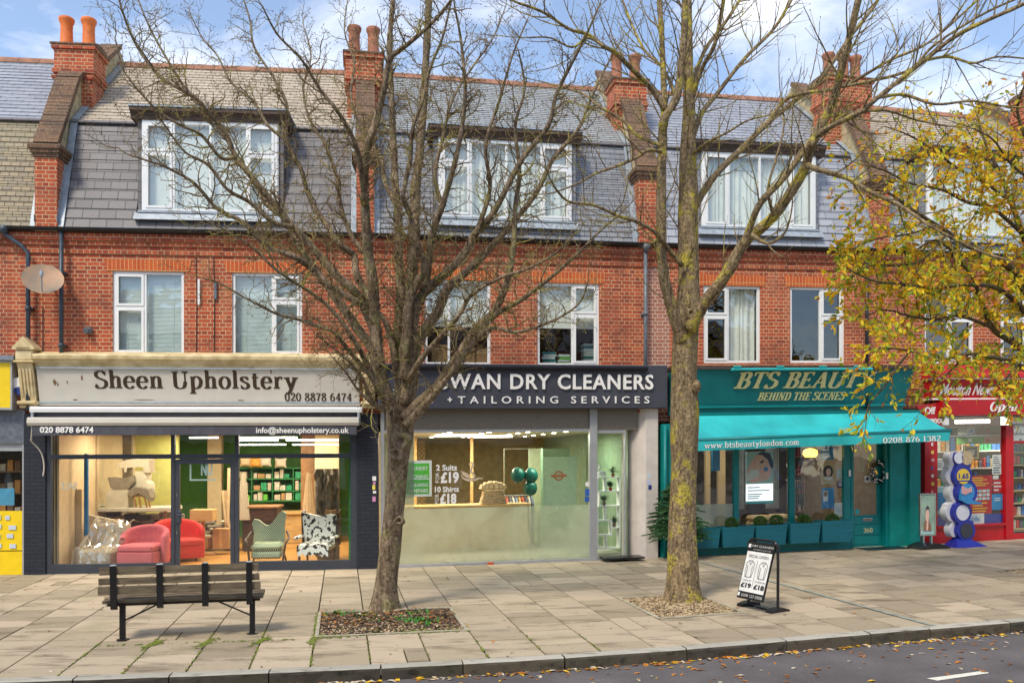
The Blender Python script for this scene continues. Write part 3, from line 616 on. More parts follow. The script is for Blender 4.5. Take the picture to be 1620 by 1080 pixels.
# broad-nib serif alphabet: smooth strokes whose thickness follows their direction
def C(*p): return ('c',p)
def S_(*p): return ('s',p)
def bowl(cx,cy,rx,ry,a0=0,a1=360): return ('c',tuple((cx+rx*math.cos(math.radians(a0+(a1-a0)*i/14)),cy+ry*math.sin(math.radians(a0+(a1-a0)*i/14))) for i in range(15)))
GL={
'S':(.62,[C((.50,.86),(.42,.97),(.28,1.0),(.13,.93),(.09,.76),(.18,.62),(.36,.52),(.52,.40),(.54,.20),(.44,.05),(.27,.0),(.12,.04),(.07,.16))],[],[((.51,.76),(.51,.97)),((.07,.04),(.07,.25))]),
'U':(.80,[S_((.16,1),(.16,.3)),C((.16,.35),(.18,.12),(.30,.01),(.42,.0),(.56,.06),(.62,.22),(.64,.4)),('t',((.64,.35),(.64,1)))],[(.16,1),(.64,1)],[]),
'B':(.68,[S_((.17,0),(.17,1)),C((.17,.98),(.38,.98),(.50,.90),(.52,.76),(.46,.60),(.30,.54),(.17,.53)),C((.17,.53),(.42,.52),(.57,.40),(.57,.18),(.46,.03),(.17,.02))],[(.13,0),(.13,1)],[]),
'T':(.70,[S_((.35,0),(.35,1)),('t',((.05,.97),(.65,.97)))],[(.35,0)],[((.05,.78),(.04,1.0)),((.65,.78),(.66,1.0))]),
'E':(.64,[S_((.17,0),(.17,1)),('t',((.17,.97),(.55,.97))),('t',((.17,.52),(.45,.52))),('t',((.17,.03),(.57,.03)))],[(.13,0),(.13,1)],[((.55,.80),(.55,1.0)),((.57,0),(.58,.22)),((.45,.42),(.45,.62))]),
'A':(.78,[('t',((.12,0),(.38,1))),S_((.40,1.0),(.64,0)),('t',((.20,.34),(.55,.34)))],[(.12,0),(.64,0)],[]),
'Y':(.74,[S_((.12,1),(.38,.46)),('t',((.62,1),(.38,.46))),S_((.37,.5),(.37,0))],[(.12,1),(.62,1),(.37,0)],[]),
'H':(.80,[S_((.17,0),(.17,1)),S_((.62,0),(.62,1)),('t',((.17,.52),(.62,.52)))],[(.17,0),(.17,1),(.62,0),(.62,1)],[]),
'I':(.36,[S_((.18,0),(.18,1))],[(.18,0),(.18,1)],[]),
'N':(.80,[('t',((.16,0),(.16,1))),S_((.18,1),(.62,.0)),('t',((.63,0),(.63,1)))],[(.16,0),(.14,1),(.63,1)],[]),
'D':(.76,[S_((.17,0),(.17,1)),C((.17,.98),(.40,.97),(.60,.82),(.65,.5),(.60,.18),(.40,.03),(.17,.02))],[(.13,0),(.13,1)],[]),
'C':(.70,[C((.60,.82),(.50,.96),(.36,1.0),(.18,.90),(.09,.68),(.08,.40),(.16,.12),(.34,.0),(.50,.03),(.62,.16))],[],[((.60,.72),(.60,.98))]),
'O':(.80,[bowl(.40,.5,.30,.5)],[],[]),
'M':(.95,[('t',((.15,0),(.17,1))),S_((.18,1),(.46,.05)),('t',((.46,.05),(.74,1))),S_((.76,1),(.78,0))],[(.15,0),(.13,1),(.78,1),(.78,0)],[]),
'h':(.66,[S_((.16,0),(.16,1.06)),C((.16,.5),(.26,.66),(.38,.69),(.48,.60),(.49,.45)),S_((.49,.48),(.49,0))],[(.16,0),(.49,0)],[((.05,1.03),(.16,1.06))]),
'e':(.58,[C((.12,.38),(.46,.38),(.47,.52),(.40,.66),(.28,.70),(.15,.62),(.08,.42),(.10,.18),(.20,.03),(.34,.0),(.49,.12))],[],[]),
'n':(.68,[S_((.16,0),(.16,.68)),C((.16,.5),(.26,.66),(.38,.69),(.48,.60),(.49,.45)),S_((.49,.48),(.49,0))],[(.16,0),(.49,0)],[((.05,.66),(.16,.69))]),
'p':(.66,[S_((.16,-.32),(.16,.68)),C((.16,.55),(.28,.69),(.42,.68),(.54,.52),(.55,.30),(.46,.08),(.32,.0),(.16,.06))],[(.16,-.32)],[((.05,.66),(.16,.69))]),
'o':(.62,[bowl(.31,.345,.22,.345)],[],[]),
'l':(.34,[S_((.16,0),(.16,1.06))],[(.16,0)],[((.05,1.03),(.16,1.06))]),
's':(.50,[C((.38,.58),(.30,.68),(.20,.69),(.10,.62),(.11,.48),(.24,.38),(.38,.28),(.41,.13),(.32,.02),(.19,.0),(.08,.09))],[],[((.39,.50),(.39,.68)),((.07,.02),(.07,.20))]),
't':(.44,[C((.19,.90),(.19,.5),(.19,.16),(.25,.02),(.33,.0),(.41,.06)),('t',((.05,.66),(.38,.66)))],[],[]),
'r':(.50,[S_((.16,0),(.16,.68)),C((.16,.45),(.24,.62),(.34,.69),(.43,.64))],[(.16,0)],[((.05,.66),(.16,.69)),((.40,.55),(.42,.68))]),
'y':(.64,[S_((.12,.68),(.32,.02)),C((.54,.68),(.36,.10),(.26,-.18),(.14,-.30),(.06,-.27))],[(.12,.68),(.53,.68)],[]),
'b':(.66,[S_((.16,0),(.16,1.06)),C((.16,.55),(.28,.69),(.42,.68),(.54,.52),(.55,.30),(.46,.08),(.32,.0),(.16,.06))],[],[((.05,1.03),(.16,1.06))]),
'd':(.68,[S_((.50,0),(.50,1.06)),C((.50,.55),(.38,.69),(.24,.68),(.11,.52),(.10,.30),(.19,.06),(.34,.0),(.50,.12))],[(.53,0)],[((.39,1.03),(.50,1.06))]),
'a':(.60,[C((.12,.58),(.22,.69),(.36,.68),(.43,.56),(.44,.40)),S_((.44,.5),(.44,0)),C((.44,.40),(.24,.36),(.10,.26),(.10,.08),(.22,.0),(.36,.05),(.44,.16))],[(.48,0)],[]),
'u':(.68,[S_((.15,.68),(.15,.25)),C((.15,.3),(.17,.07),(.28,.0),(.40,.06),(.49,.2)),S_((.49,0),(.49,.68))],[(.12,.68),(.46,.68),(.53,0)],[]),
'c':(.54,[C((.44,.54),(.36,.67),(.25,.69),(.13,.58),(.09,.36),(.14,.12),(.27,.0),(.38,.03),(.46,.13))],[],[]),
'm':(1.0,[S_((.16,0),(.16,.68)),C((.16,.5),(.25,.66),(.35,.69),(.45,.60),(.46,.45)),S_((.46,.48),(.46,0)),C((.46,.5),(.56,.66),(.67,.69),(.78,.60),(.79,.45)),S_((.79,.48),(.79,0))],[(.16,0),(.46,0),(.79,0)],[((.05,.66),(.16,.69))]),
'w':(.90,[S_((.10,.68),(.28,.0)),('t',((.28,.0),(.45,.66))),S_((.45,.66),(.62,0)),('t',((.62,0),(.80,.68)))],[(.10,.68),(.80,.68)],[]),
'.':(.30,[('s',((.14,.02),(.14,.12)))],[],[]),
'0':(.64,[bowl(.32,.5,.22,.5)],[],[]),
'1':(.50,[S_((.26,0),(.26,1)),('t',((.12,.86),(.26,1)))],[(.26,0)],[]),
'2':(.62,[C((.12,.78),(.18,.94),(.32,1.0),(.48,.90),(.50,.72),(.40,.48),(.22,.22),(.10,.05)),('t',((.10,.05),(.54,.05)))],[],[((.54,.0),(.56,.20))]),
'3':(.60,[C((.12,.84),(.20,.96),(.32,1.0),(.46,.90),(.47,.70),(.36,.56),(.24,.54)),C((.24,.54),(.40,.52),(.52,.38),(.51,.14),(.38,.0),(.22,.0),(.10,.12))],[],[]),
'4':(.66,[S_((.44,0),(.44,1)),('t',((.44,1),(.08,.30))),('t',((.08,.30),(.60,.30)))],[(.44,0)],[]),
'6':(.62,[C((.48,.94),(.30,.92),(.14,.66),(.11,.36),(.18,.08),(.33,.0),(.48,.10),(.52,.32),(.44,.54),(.30,.60),(.14,.48))],[],[]),
'7':(.60,[('t',((.10,.95),(.52,.95))),C((.52,.95),(.38,.60),(.28,.30),(.26,.0))],[],[((.10,.78),(.09,1.0))]),
'8':(.64,[C((.32,1.0),(.17,.92),(.15,.74),(.28,.60),(.44,.47),(.53,.28),(.48,.08),(.32,.0),(.15,.08),(.11,.28),(.20,.46),(.36,.58),(.48,.74),(.46,.92),(.32,1.0))],[],[]),
}
def catmull(p,k=6):
    o=[]
    for i in range(len(p)-1):
        a=p[max(i-1,0)];b=p[i];c=p[i+1];d=p[min(i+2,len(p)-1)]
        for j in range(k):
            t=j/k; o.append(tuple(.5*(2*b[q]+(c[q]-a[q])*t+(2*a[q]-5*b[q]+4*c[q]-d[q])*t*t+(3*b[q]-a[q]-3*c[q]+d[q])*t**3) for q in range(len(b))))
    o.append(tuple(p[-1])); return o
def nib_text(s,weight=1,shear=0):
    V=[];Fc=[];X=0; TK=.155*weight; TN=.055*weight; zl=[0]
    def add(poly):
        zl[0]=(zl[0]+1)%7; n=len(V); m_=len(poly); e=1-.06*zl[0]
        for z in (0,e): V.extend([(x+shear*y,y,z) for x,y in poly])
        Fc.append(tuple(range(n+m_,n+2*m_)))
        for i in range(m_): Fc.append((n+i,n+(i+1)%m_,n+m_+(i+1)%m_,n+m_+i))
    def ribbon(pts,wf):
        L_=[];Rr=[];m_=len(pts)
        for i,(x,y) in enumerate(pts):
            a=pts[max(i-1,0)];b=pts[min(i+1,m_-1)]; tx,ty=b[0]-a[0],b[1]-a[1]; q=math.hypot(tx,ty) or 1; tx/=q;ty/=q
            w_=wf(abs(ty))/2; L_.append((x-ty*w_,y+tx*w_)); Rr.append((x+ty*w_,y-tx*w_))
        zl[0]=(zl[0]+1)%7; e=1-.06*zl[0]; n=len(V)
        for (a,b) in zip(L_,Rr): V.extend([(X+a[0]+shear*a[1],a[1],e),(X+b[0]+shear*b[1],b[1],e),(X+a[0]+shear*a[1],a[1],0),(X+b[0]+shear*b[1],b[1],0)])
        for i in range(m_-1):
            k=n+4*i; Fc.append((k,k+1,k+5,k+4)); Fc.append((k,k+2,k+6,k+4)); Fc.append((k+1,k+3,k+7,k+5))
        Fc.append((n,n+1,n+3,n+2)); k=n+4*(m_-1); Fc.append((k,k+1,k+3,k+2))
    for ch in s:
        if ch==' ': X+=.36; continue
        adv,st,se,bars=GL[ch]
        for kind,p in st:
            if kind=='s': ribbon(list(p),lambda ty:TK)
            elif kind=='t': ribbon(list(p),lambda ty:TN*1.25)
            else: ribbon(catmull(list(p)),lambda ty:TN+(TK-TN)*ty**1.3)
        for x,y in se:
            h_=.05; sg=1 if (y<.3) else -1; wd=.15
            add([(X+x-wd,y),(X+x+wd,y),(X+x+wd,y+sg*h_),(X+x+TK*.55,y+sg*h_*1.9),(X+x-TK*.55,y+sg*h_*1.9),(X+x-wd,y+sg*h_)])
        for a,b in bars: ribbon([a,b],lambda ty:.06*max(weight,.9))
        X+=adv+.04
    return V,Fc
# ------------------------------------------------ the terrace, house by house
def bld(label,fr,L_,mid=None): return thing('terraced_building',label,'building',fr.P(L_/2,0,0),'shop terrace with flats above')
def hrect(fr,x0,y0,x1,y1): return fr.rect(x0,y0,x1,y1,0.0)
# --- house 0 (cut by the left edge of the picture)
b0=bld('red brick house at the left edge with mossy brown tiles and pale upper roof',F0,W0)
shell(F0,b0,0,W0,[],3.0)
mansard(F0,b0,0,W0-.1,'tile_moss','slate_pale',18,18,(1.2,3.4,ZE+.5,ZE+1.9))
dormer(F0,b0,1.2,3.4,ZE+.5,ZE+1.9,[(1,[.7],1),(1,[],0)],'shade')
corbel(F0,b0,0,W0); pipe(F0,b0,W0-.33,3.05,ZE+.0,mat='pipe_blue',swan=.40,hop=True)
tv=MB(F0); tv.tube([(W0-.12,.02,3.3),(W0-.12,.02,5.0)],.008,5); tv.build('cable',MAT['gutter_black'],b0)
# --- house 1
b1=bld('red brick house over the upholstery shop, purple grey slates, two bright orange pots',F1,W1)
H1=hrect(F1,178,429,291,562); H2=hrect(F1,367,431,478,564); H2=(H2[0],H2[1],H1[2],H1[3])
shell(F1,b1,0,W1,[H1,H2])
window(F1,b1,H1[0],H1[1],H1[2],H1[3],-.03,[(.8,[.58],1),(1,[],0)],'blind'); window(F1,b1,*H2,-.03,[(1.25,[],0),(.9,[.68],1)],'blind')
for h_ in (H1,H2): lintel(F1,b1,h_[0],h_[1],h_[3])
D1=F1.rect(224,192,440,336,.02); mansard(F1,b1,0,W1,'slate_purple','tile_beige',11,20,(D1[0]-.1,D1[1]+.1,D1[2]-.1,D1[3]))
dormer(F1,b1,*D1,[(.75,[.66],1),(1,[],0),(1,[],0),(.75,[.66],1)],'shade')
corbel(F1,b1,0,W1); party(F1,b1,0); pipe(F1,b1,.26,3.72,ZE-.02,mat='pipe_blue')
for (x,y0,y1,mt,wd) in ((315,442,482,'white_paint',.018),(341,446,473,'pipe_grey',.025)):
    u0,_,z0,z1=F1.rect(x,y0,x+1,y1,.02); c=MB(F1); c.box(u0-wd,u0+wd,0.0,.05,z0,z1); c.build('wall_bracket',MAT[mt],b1)
c=MB(F1); 
for x in (310,338): u0=F1.uz(x,400)[0]; c.tube([(u0,.012,3.15),(u0+.02,.012,5.2),(u0,.014,ZE-.45)],.007,5)
c.build('cable',MAT['gutter_black'],b1)
u0,u1,z0,z1=F1.rect(134,518,146,528,.03); c=MB(F1); c.bbox(u0,u1,0,.09,z0,z1,.02); c.tube([(u0+.07,.09,z0+.06),(u0+.07,.16,z0+.04)],.05,8); c.build('alarm_box',MAT['pipe_grey'],b1)
# --- house 2
b2=bld('red brick house over the dry cleaners, small grey slates, dormer behind bare branches',F2,W2)
H3=hrect(F2,672,443,776,577); H4=hrect(F2,850,445,948,578); H4=(H4[0],H4[1],H3[2],H3[3])
shell(F2,b2,0,W2,[H3,H4])
window(F2,b2,*H3,-.03,[(.55,[.62],0),(1,[],0)],'shadelow'); window(F2,b2,*H4,-.03,[(1.1,[],0),(.8,[.63],1)],'shadelow')
for h_ in (H3,H4): lintel(F2,b2,h_[0],h_[1],h_[3])
D2=F2.rect(694,222,905,347,.02); mansard(F2,b2,0,W2,'slate_blue','slate_grey',19,30,(D2[0]-.1,D2[1]+.1,D2[2]-.1,D2[3]))
dormer(F2,b2,*D2,[(.85,[.7],1),(1.1,[],0),(1.1,[],0),(.85,[.7],1)],'curtains',side='slate_blue')
corbel(F2,b2,0,W2); party(F2,b2,0,pots=(-.22,.17),potmat='terracotta_old',cu=(-.36,.30),hw=.17,ctop=ZE+4.0)
pipe(F2,b2,W2-.03,3.12,ZE-.02,mat='pipe_grey',hop=True)
# --- house 3
b3=bld('red brick house over the beauty salon, pale blue slates and curtained dormer',F3,W3)
H5=hrect(F3,1113,452,1203,574); H6=hrect(F3,1250,454,1336,574); H6=(H6[0],H6[1],H5[2],H5[3])
shell(F3,b3,0.55,W3,[H5,H6]); wp=MB(F3); wp.quad((0,0,3),(.55,0,3),(.55,0,ZE-.02),(0,0,ZE-.02)); wp.build('pink_brick_panel',MAT['brick_pink'],b3)
window(F3,b3,*H5,-.03,[(.75,[.62],1),(1,[],0)],'curtain'); window(F3,b3,*H6,-.03,[(1.15,[],0),(.85,[.62],1)],'dark')
for h_ in (H5,H6): lintel(F3,b3,h_[0],h_[1],h_[3])
D3=F3.rect(1111,243,1291,361,.02); mansard(F3,b3,0,W3,'slate_pale','slate_pale',13,20,(D3[0]-.1,D3[1]+.1,D3[2]-.1,D3[3]))
dormer(F3,b3,*D3,[(.8,[],1),(1.1,[],0),(1.1,[],0),(.8,[],1)],'curtains',side='slate_blue')
corbel(F3,b3,0,W3); party(F3,b3,0,pots=(-.2,.22),potmat='terracotta_old',cu=(-.30,.36),ctop=ZE+3.85)
# --- house 4
b4=bld('red brick house over the newsagent, its roof half hidden by yellow leaves',F4,W4)
H7=hrect(F4,1463,459,1541,575); H8=hrect(F4,1583,463,1665,577); H8=(H8[0],H8[1],H7[2],H7[3])
shell(F4,b4,0,W4,[H7,H8])
window(F4,b4,*H7,-.03,[(1,[.62],0),(1,[.62],1)],'dark'); window(F4,b4,*H8,-.03,[(1,[.62],1),(1,[],0)],'dark')
for h_ in (H7,H8): lintel(F4,b4,h_[0],h_[1],h_[3])
D4=F4.rect(1468,252,1600,372,.02); mansard(F4,b4,0,W4,'slate_grey','tile_beige',15,22,(D4[0]-.1,D4[1]+.1,D4[2]-.1,D4[3]))
dormer(F4,b4,*D4,[(1,[],1),(1,[],0),(1,[],0)],'curtains',side='slate_blue')
corbel(F4,b4,0,W4); party(F4,b4,0,pots=(-.3,.1,.42),potmat='terracotta_old',cu=(-.5,.62),ctop=ZE+4.2,poth=.6); pipe(F4,b4,-.35,3.0,ZE,mat='gutter_black')
# --- house 5, beyond the right edge, its chimney just in view
b5=bld('red brick house at the right edge, only its roof and chimney showing above the leaves',F5,W5)
shell(F5,b5,0,W5,[]); mansard(F5,b5,0,W5,'slate_grey','slate_grey',15,20,(1.2,3.6,ZE+.4,ZE+1.9)); dormer(F5,b5,1.2,3.6,ZE+.4,ZE+1.9,[(1,[],1),(1,[],0)],'curtains',side='slate_blue')
corbel(F5,b5,0,W5); party(F5,b5,0,pots=(-.2,.2),cu=(-.4,.4),potmat='terracotta_old',ctop=ZE+4.3)
gh=MB(F5); gh.box(0,W5,-.2,0,-.2,3.0); gh.build('shopfront_wall',MAT['red_paint'],b5)
for fr,wd,bb in ((F0,W0,b0),(F1,W1,b1),(F2,W2,b2),(F3,W3,b3),(F4,W4,b4),(F5,W5,b5)):
    e=MB(fr); e.quad((0,-8.3,-.2),(wd,-8.3,-.2),(wd,-8.3,ZE+1),(0,-8.3,ZE+1)); e.build('rear_wall',MAT['brick'],bb)
# ------------------------------------------------ shop rooms
def room(fr,par,u0,u1,z0,z1,dep,floor,left,right,back,ceil,d=-.12):
    for nm,mt,q in (('shop_floor',floor,[(u0,d,z0),(u1,d,z0),(u1,-dep,z0),(u0,-dep,z0)]),('shop_ceiling',ceil,[(u0,d,z1),(u1,d,z1),(u1,-dep,z1),(u0,-dep,z1)]),
                    ('shop_side_wall',left,[(u0,d,z0),(u0,-dep,z0),(u0,-dep,z1),(u0,d,z1)]),('shop_side_wall',right,[(u1,d,z0),(u1,-dep,z0),(u1,-dep,z1),(u1,d,z1)]),('shop_back_wall',back,[(u0,-dep,z0),(u1,-dep,z0),(u1,-dep,z1),(u0,-dep,z1)])):
        m_=MB(fr); m_.quad(*q); m_.build(nm,MAT[mt],par)
def arealamp(fr,u,d,z,sx,sy,pw,col=(1,.88,.68)):
    l_=bpy.data.lights.new('ceiling_lamp','AREA'); l_.shape='RECTANGLE'; l_.size=sx; l_.size_y=sy; l_.energy=pw; l_.color=col
    o=bpy.data.objects.new('ceiling_lamp',l_); COL.objects.link(o); o.location=fr.P(u,d,z); return o
pm('floor_wood',(.52,.25,.06),.35,var=.25,scale=3,stretch=(1,9,1)); pm('wall_cream',(.56,.44,.26),.8,var=.06); pm('wall_green',(.07,.22,.03),.7,var=.15); pm('wall_yellow',(.56,.54,.17),.8,var=.08)
pm('ceiling_white',(.70,.64,.50),.85,var=.04); pm('shelf_green',(.02,.16,.04),.6,var=.15); pm('panel_beige',(.60,.43,.25),.7,var=.08)
emit('tube_light',(1,.93,.80),6.0); emit('spot_light',(1,.88,.62),14.0); pm('wall_olive',(.30,.22,.09),.7,var=.2); pm('wall_sage',(.24,.32,.20),.7,var=.1); pm('floor_grey',(.30,.28,.24),.5)
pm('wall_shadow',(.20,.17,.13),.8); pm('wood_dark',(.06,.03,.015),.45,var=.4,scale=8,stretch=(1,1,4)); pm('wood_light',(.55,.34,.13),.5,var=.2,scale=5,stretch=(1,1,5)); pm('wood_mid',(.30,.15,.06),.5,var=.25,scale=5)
pm('metal_dark',(.03,.03,.035),.35,metal=.6); pm('chrome',(.6,.6,.6),.2,metal=1)
ZC=2.78
def upstairs_base(fr,par,wd,z=3.02):
    q=MB(fr); q.box(0.0,wd,-.14,-.06,ZC+.02,z+.05); q.build('lintel_beam',MAT['brick_dark'],par)
for fr,par,wd in ((F1,b1,W1),(F2,b2,W2),(F3,b3,W3),(F4,b4,W4)): upstairs_base(fr,par,wd)
# --- shop 1: upholstery
room(F1,b1,.02,W1-.05,.03,ZC,6.4,'floor_wood','wall_cream','wall_cream','wall_green','ceiling_white')
FR='anthracite'
X=[F1.uz(x,800,.0)[0] for x in (72,82,271,277,372,378,555,565)]; zt=F1.uz(300,680,0)[1]; ztr=F1.rect(100,718,500,725,0); zb=F1.uz(300,904,0)[1]; zb2=F1.uz(300,889,0)[1]
sf=MB(F1); sf.box(X[0],X[1],-.06,.03,zb,2.75); sf.box(X[6],X[7],-.06,.03,zb,2.75); sf.box(X[2],X[3],-.05,.028,zb,2.75); sf.box(X[4],X[5],-.05,.028,zb,2.75)
sf.box(X[1],X[6],-.045,.022,ztr[2],ztr[3]); sf.box(X[1],X[2],-.055,.035,zb,zb2); sf.box(X[5],X[6],-.055,.035,zb,zb2); sf.box(X[1],X[6],-.05,.025,2.62,2.75)
so1=sf.build('shopfront_frame',MAT[FR],b1)
g=MB(F1)
for a,e,zz0,zz1 in ((X[1],X[2],zb2,ztr[2]),(X[1],X[2],ztr[3],2.62),(X[3],X[4],ztr[3],2.62),(X[5],X[6],zb2,ztr[2]),(X[5],X[6],ztr[3],2.62)): g.quad((a,-.01,zz0),(e,-.01,zz0),(e,-.01,zz1),(a,-.01,zz1))
g.build('shop_window_glass',MAT['glass'],so1)
dr=MB(F1); zd0=.05; zd1=ztr[2]-.01; s_=.085
dr.box(X[3]+.01,X[3]+s_,-.05,.02,zd0,zd1); dr.box(X[4]-s_,X[4]-.01,-.05,.02,zd0,zd1); dr.box(X[3]+s_,X[4]-s_,-.05,.02,zd1-.09,zd1); dr.box(X[3]+s_,X[4]-s_,-.05,.02,zd0,zd0+.06)
do=dr.build('shop_door',MAT[FR],b1); q=MB(F1); q.quad((X[3]+s_,-.012,zd0+.06),(X[4]-s_,-.012,zd0+.06),(X[4]-s_,-.012,zd1-.09),(X[3]+s_,-.012,zd1-.09)); q.build('door_glass',MAT['glass'],do)
q=MB(F1); q.bbox(X[3]+.02,X[3]+.13,.02,.05,.92,1.16,.01); q.tube([(X[3]+.075,.05,1.08),(X[3]+.075,.09,1.08),(X[3]+.19,.09,1.08)],.012,8); q.build('door_handle',MAT[FR],do)
q=MB(F1); 
for z_ in (1.42,.72): q.bbox(X[3]+.03,X[3]+.05,.02,.035,z_,z_+.07,.004)
q.build('door_hinge',MAT['chrome'],do)
# painted brick pilasters
pl=MB(F1)
pA=[F1.uz(x,800,.05)[0] for x in (38,72)]; pB=[F1.uz(x,800,.05)[0] for x in (565,598)]
pl.box(pA[0],pA[1],-.3,.06,-.05,3.0); pl.build('pilaster',MAT['brick_painted'],b1); pl=MB(F1); pl.box(pB[0],pB[1],-.3,.06,-.05,3.0); pl.build('pilaster',MAT['brick_painted'],b1)
for i,(y0,y1) in enumerate(((753,760),(762,766),(767,774),(776,780),(785,793))):
    u0,u1,z0,z1=F1.rect(589+i%2,y0,595-i%3*.7,y1,.065); q=MB(F1); q.box(u0,u1,.06,.063,z0,z1); q.build('sticker',[MAT['letter_white'],MAT.get('sticker_pink') or plain('sticker_pink',(.6,.25,.45)),MAT.get('sticker_yellow') or plain('sticker_yellow',(.8,.65,.1))][i%3],b1)
# cornice + console brackets
c=MB(F1); uL,uR=F1.uz(52,566,.3)[0],F1.uz(572,570,.3)[0]; zc=F1.uz(300,561,.3)[1]; zc0=F1.uz(300,580,.3)[1]
hh=zc-zc0; c.prism([(0,zc0-.02),(.20,zc0-.02),(.22,zc0+hh*.15),(.26,zc0+hh*.35),(.27,zc0+hh*.5),(.32,zc0+hh*.62),(.33,zc-.03),(.30,zc),(0,zc+.08)],uL,uR); c.build('cornice',MAT['cream_paint'],b1)
def console(fr,par,u0,u1,zb_,zt_):
    k=MB(fr); H_=zt_-zb_; um=(u0+u1)/2; w_=(u1-u0)
    k.prism([(um-w_*.72,zt_-.24),(um+w_*.72,zt_-.24),(um+w_*.72,zt_-.20),(um,zt_),(um-w_*.72,zt_-.20)],0,.34,axis=1) 
    k.prism([(um-w_*.45,zt_-.205),(um+w_*.45,zt_-.205),(um,zt_-.05)],.34,.36,axis=1)
    k.bbox(u0-.02,u1+.02,0,.31,zt_-.44,zt_-.24,.02); k.bbox(u0-.05,u1+.05,0,.34,zt_-.48,zt_-.44,.015)
    k.prism([(0,zb_+.13),(.12,zb_+.13),(.16,zb_+.3),(.24,zt_-.60),(.29,zt_-.48),(0,zt_-.48)],u0,u1)
    for i in range(4):
        a=u0+w_*(.10+.22*i); k.prism([(.12,zb_+.2),(.145,zb_+.2),(.185,zb_+.32),(.265,zt_-.60),(.24,zt_-.58)],a,a+w_*.12)
    k.bbox(u0-.04,u1+.04,0,.22,zb_+.06,zb_+.13,.02); k.bbox(u0-.02,u1+.02,0,.16,zb_,zb_+.06,.015)
    return k.build('console_bracket',MAT['cream_paint'],par)
z_a=F1.uz(40,645,.15)[1]; z_b=F1.uz(40,532,.3)[1]; console(F1,b1,F1.uz(30,600,.2)[0],F1.uz(54,600,.2)[0],z_a,z_b)
console(F1,b1,F1.uz(574,600,.2)[0],F1.uz(592,600,.2)[0],z_a,z_b-.25)
# sign board of the upholstery shop
sg=thing('shop_sign','cream board lettered Sheen Upholstery in dark serif letters above the black awning','shop sign',F1.P(W1/2,.1,2.75),'fascia signs of the shops')
zB=F1.uz(300,641,.12)[1]; zT=zc0-.01
def dl(u,z): return .07+(z-zB)/(zT-zB)*.15+.022
q=MB(F1); uL2,uR2=F1.uz(60,600,.15)[0],F1.uz(568,600,.15)[0]; zs_=F1.uz(300,636.5,.12)[1]
q.prism([(0,zB),(.09,zB),(.09,zs_),(0,zs_)],uL2-.02,uR2+.02); q.prism([(0,zs_),(dl(0,zs_)-.02,zs_),(dl(0,zT)-.02,zT),(0,zT)],uL2,uR2)
q.build('board',MAT['board_cream'],sg)
q=MB(F1); q.prism([(dl(0,zs_)-.02,zs_-.012),(dl(0,zs_)+.005,zs_-.012),(dl(0,zs_)+.005,zs_+.012),(dl(0,zs_)-.02,zs_+.012)],uL2,uR2); q.prism([(.1,zT-.03),(dl(0,zT)+.012,zT-.03),(dl(0,zT)+.012,zT-.002),(.1,zT-.002)],uL2,uR2); q.build('trim',MAT['lead'],sg)
q=MB(F1); ptext(q,F1,'Sheen Upholstery',155,587,474,624,lambda u,z:dl(u,z)-.02,serif=True,th=.007,weight=1.15); ptext(q,F1,'020 8878 6474',452,622,557,635,lambda u,z:dl(u,z)-.02,serif=True,th=.01,weight=1.15); q.build('lettering',MAT['letter_brown'],sg)
q=MB(F1)
for x,y,w_,h_ in ((88,605,4,7),(93,608,2,4),(132,598,2,6),(108,605,1.2,4),(400,583,6,2),(140,583,5,1.5),(430,588,1.4,6),(118,632,5,1.6),(380,633,8,1.2),(225,632,22,1)):
    u0,u1,z0,z1=F1.rect(x-w_,y-h_,x+w_,y+h_,.12); n_=9; q.add([( (u0+u1)/2+(u1-u0)/2*math.cos(a)*R.uniform(.5,1.0),dl(0,(z0+z1)/2+(z1-z0)/2*math.sin(a)*.7)-.018,(z0+z1)/2+(z1-z0)/2*math.sin(a)*.7) for a in [2*math.pi*i/n_ for i in range(n_)]],[tuple(range(n_))])
q.build('peeling_paint',pm('rust_patch',(.20,.12,.06),.8,var=.4,scale=20),sg)
# its awning, wound in
aw=thing('awning','closed charcoal awning with white phone number and email on its valance','awning',F1.P(W1/2,.2,2.5),'shop awnings')
zc_=[F1.uz(300,y,.3)[1] for y in (645,652,660,673,688)]; aL,aR=F1.uz(45,660,.4)[0],F1.uz(570,660,.4)[0]
q=MB(F1); q.prism([(.06,zc_[1]),(.36,zc_[1]),(.37,zc_[0]-.02),(.33,zc_[0]+.02),(.06,zc_[0]+.03)],aL,aR+.02); q.build('cassette',MAT['white_paint'],aw)
q=MB(F1); q.smooth=True; q.tube([(aL+.05,.22,zc_[2]+.05),(aR-.05,.22,zc_[2]+.05)],.085,16); q.build('fabric_roll',MAT['grey_canvas'],aw)
q=MB(F1); q.prism([(.26,zc_[3]),(.40,zc_[3]),(.43,zc_[3]+.05),(.42,zc_[2]-.02),(.38,zc_[2]+.0),(.26,zc_[2]+.0)],aL-.02,aR-.03); q.build('front_bar',MAT['board_cream'],aw)
q=MB(F1); n_=60
for i in range(n_):
    a=aL+.05+(aR-aL-.12)*i/n_; e=aL+.05+(aR-aL-.12)*(i+1)/n_; f=lambda u:.385+.010*math.sin(u*9)+.006*math.sin(u*23)
    q.quad((a,f(a),zc_[4]),(e,f(e),zc_[4]),(e,.385,zc_[3]),(a,.385,zc_[3]))
q.build('valance',MAT['grey_canvas'],aw,smooth=True)
q=MB(F1); ptext(q,F1,'020 8878 6474',63,674.5,148,684.5,.402,bold=.03,th=.004); ptext(q,F1,'info@sheenupholstery.co.uk',405,675,552,687.5,.402,bold=.02,th=.004); q.build('lettering',MAT['letter_white'],aw)
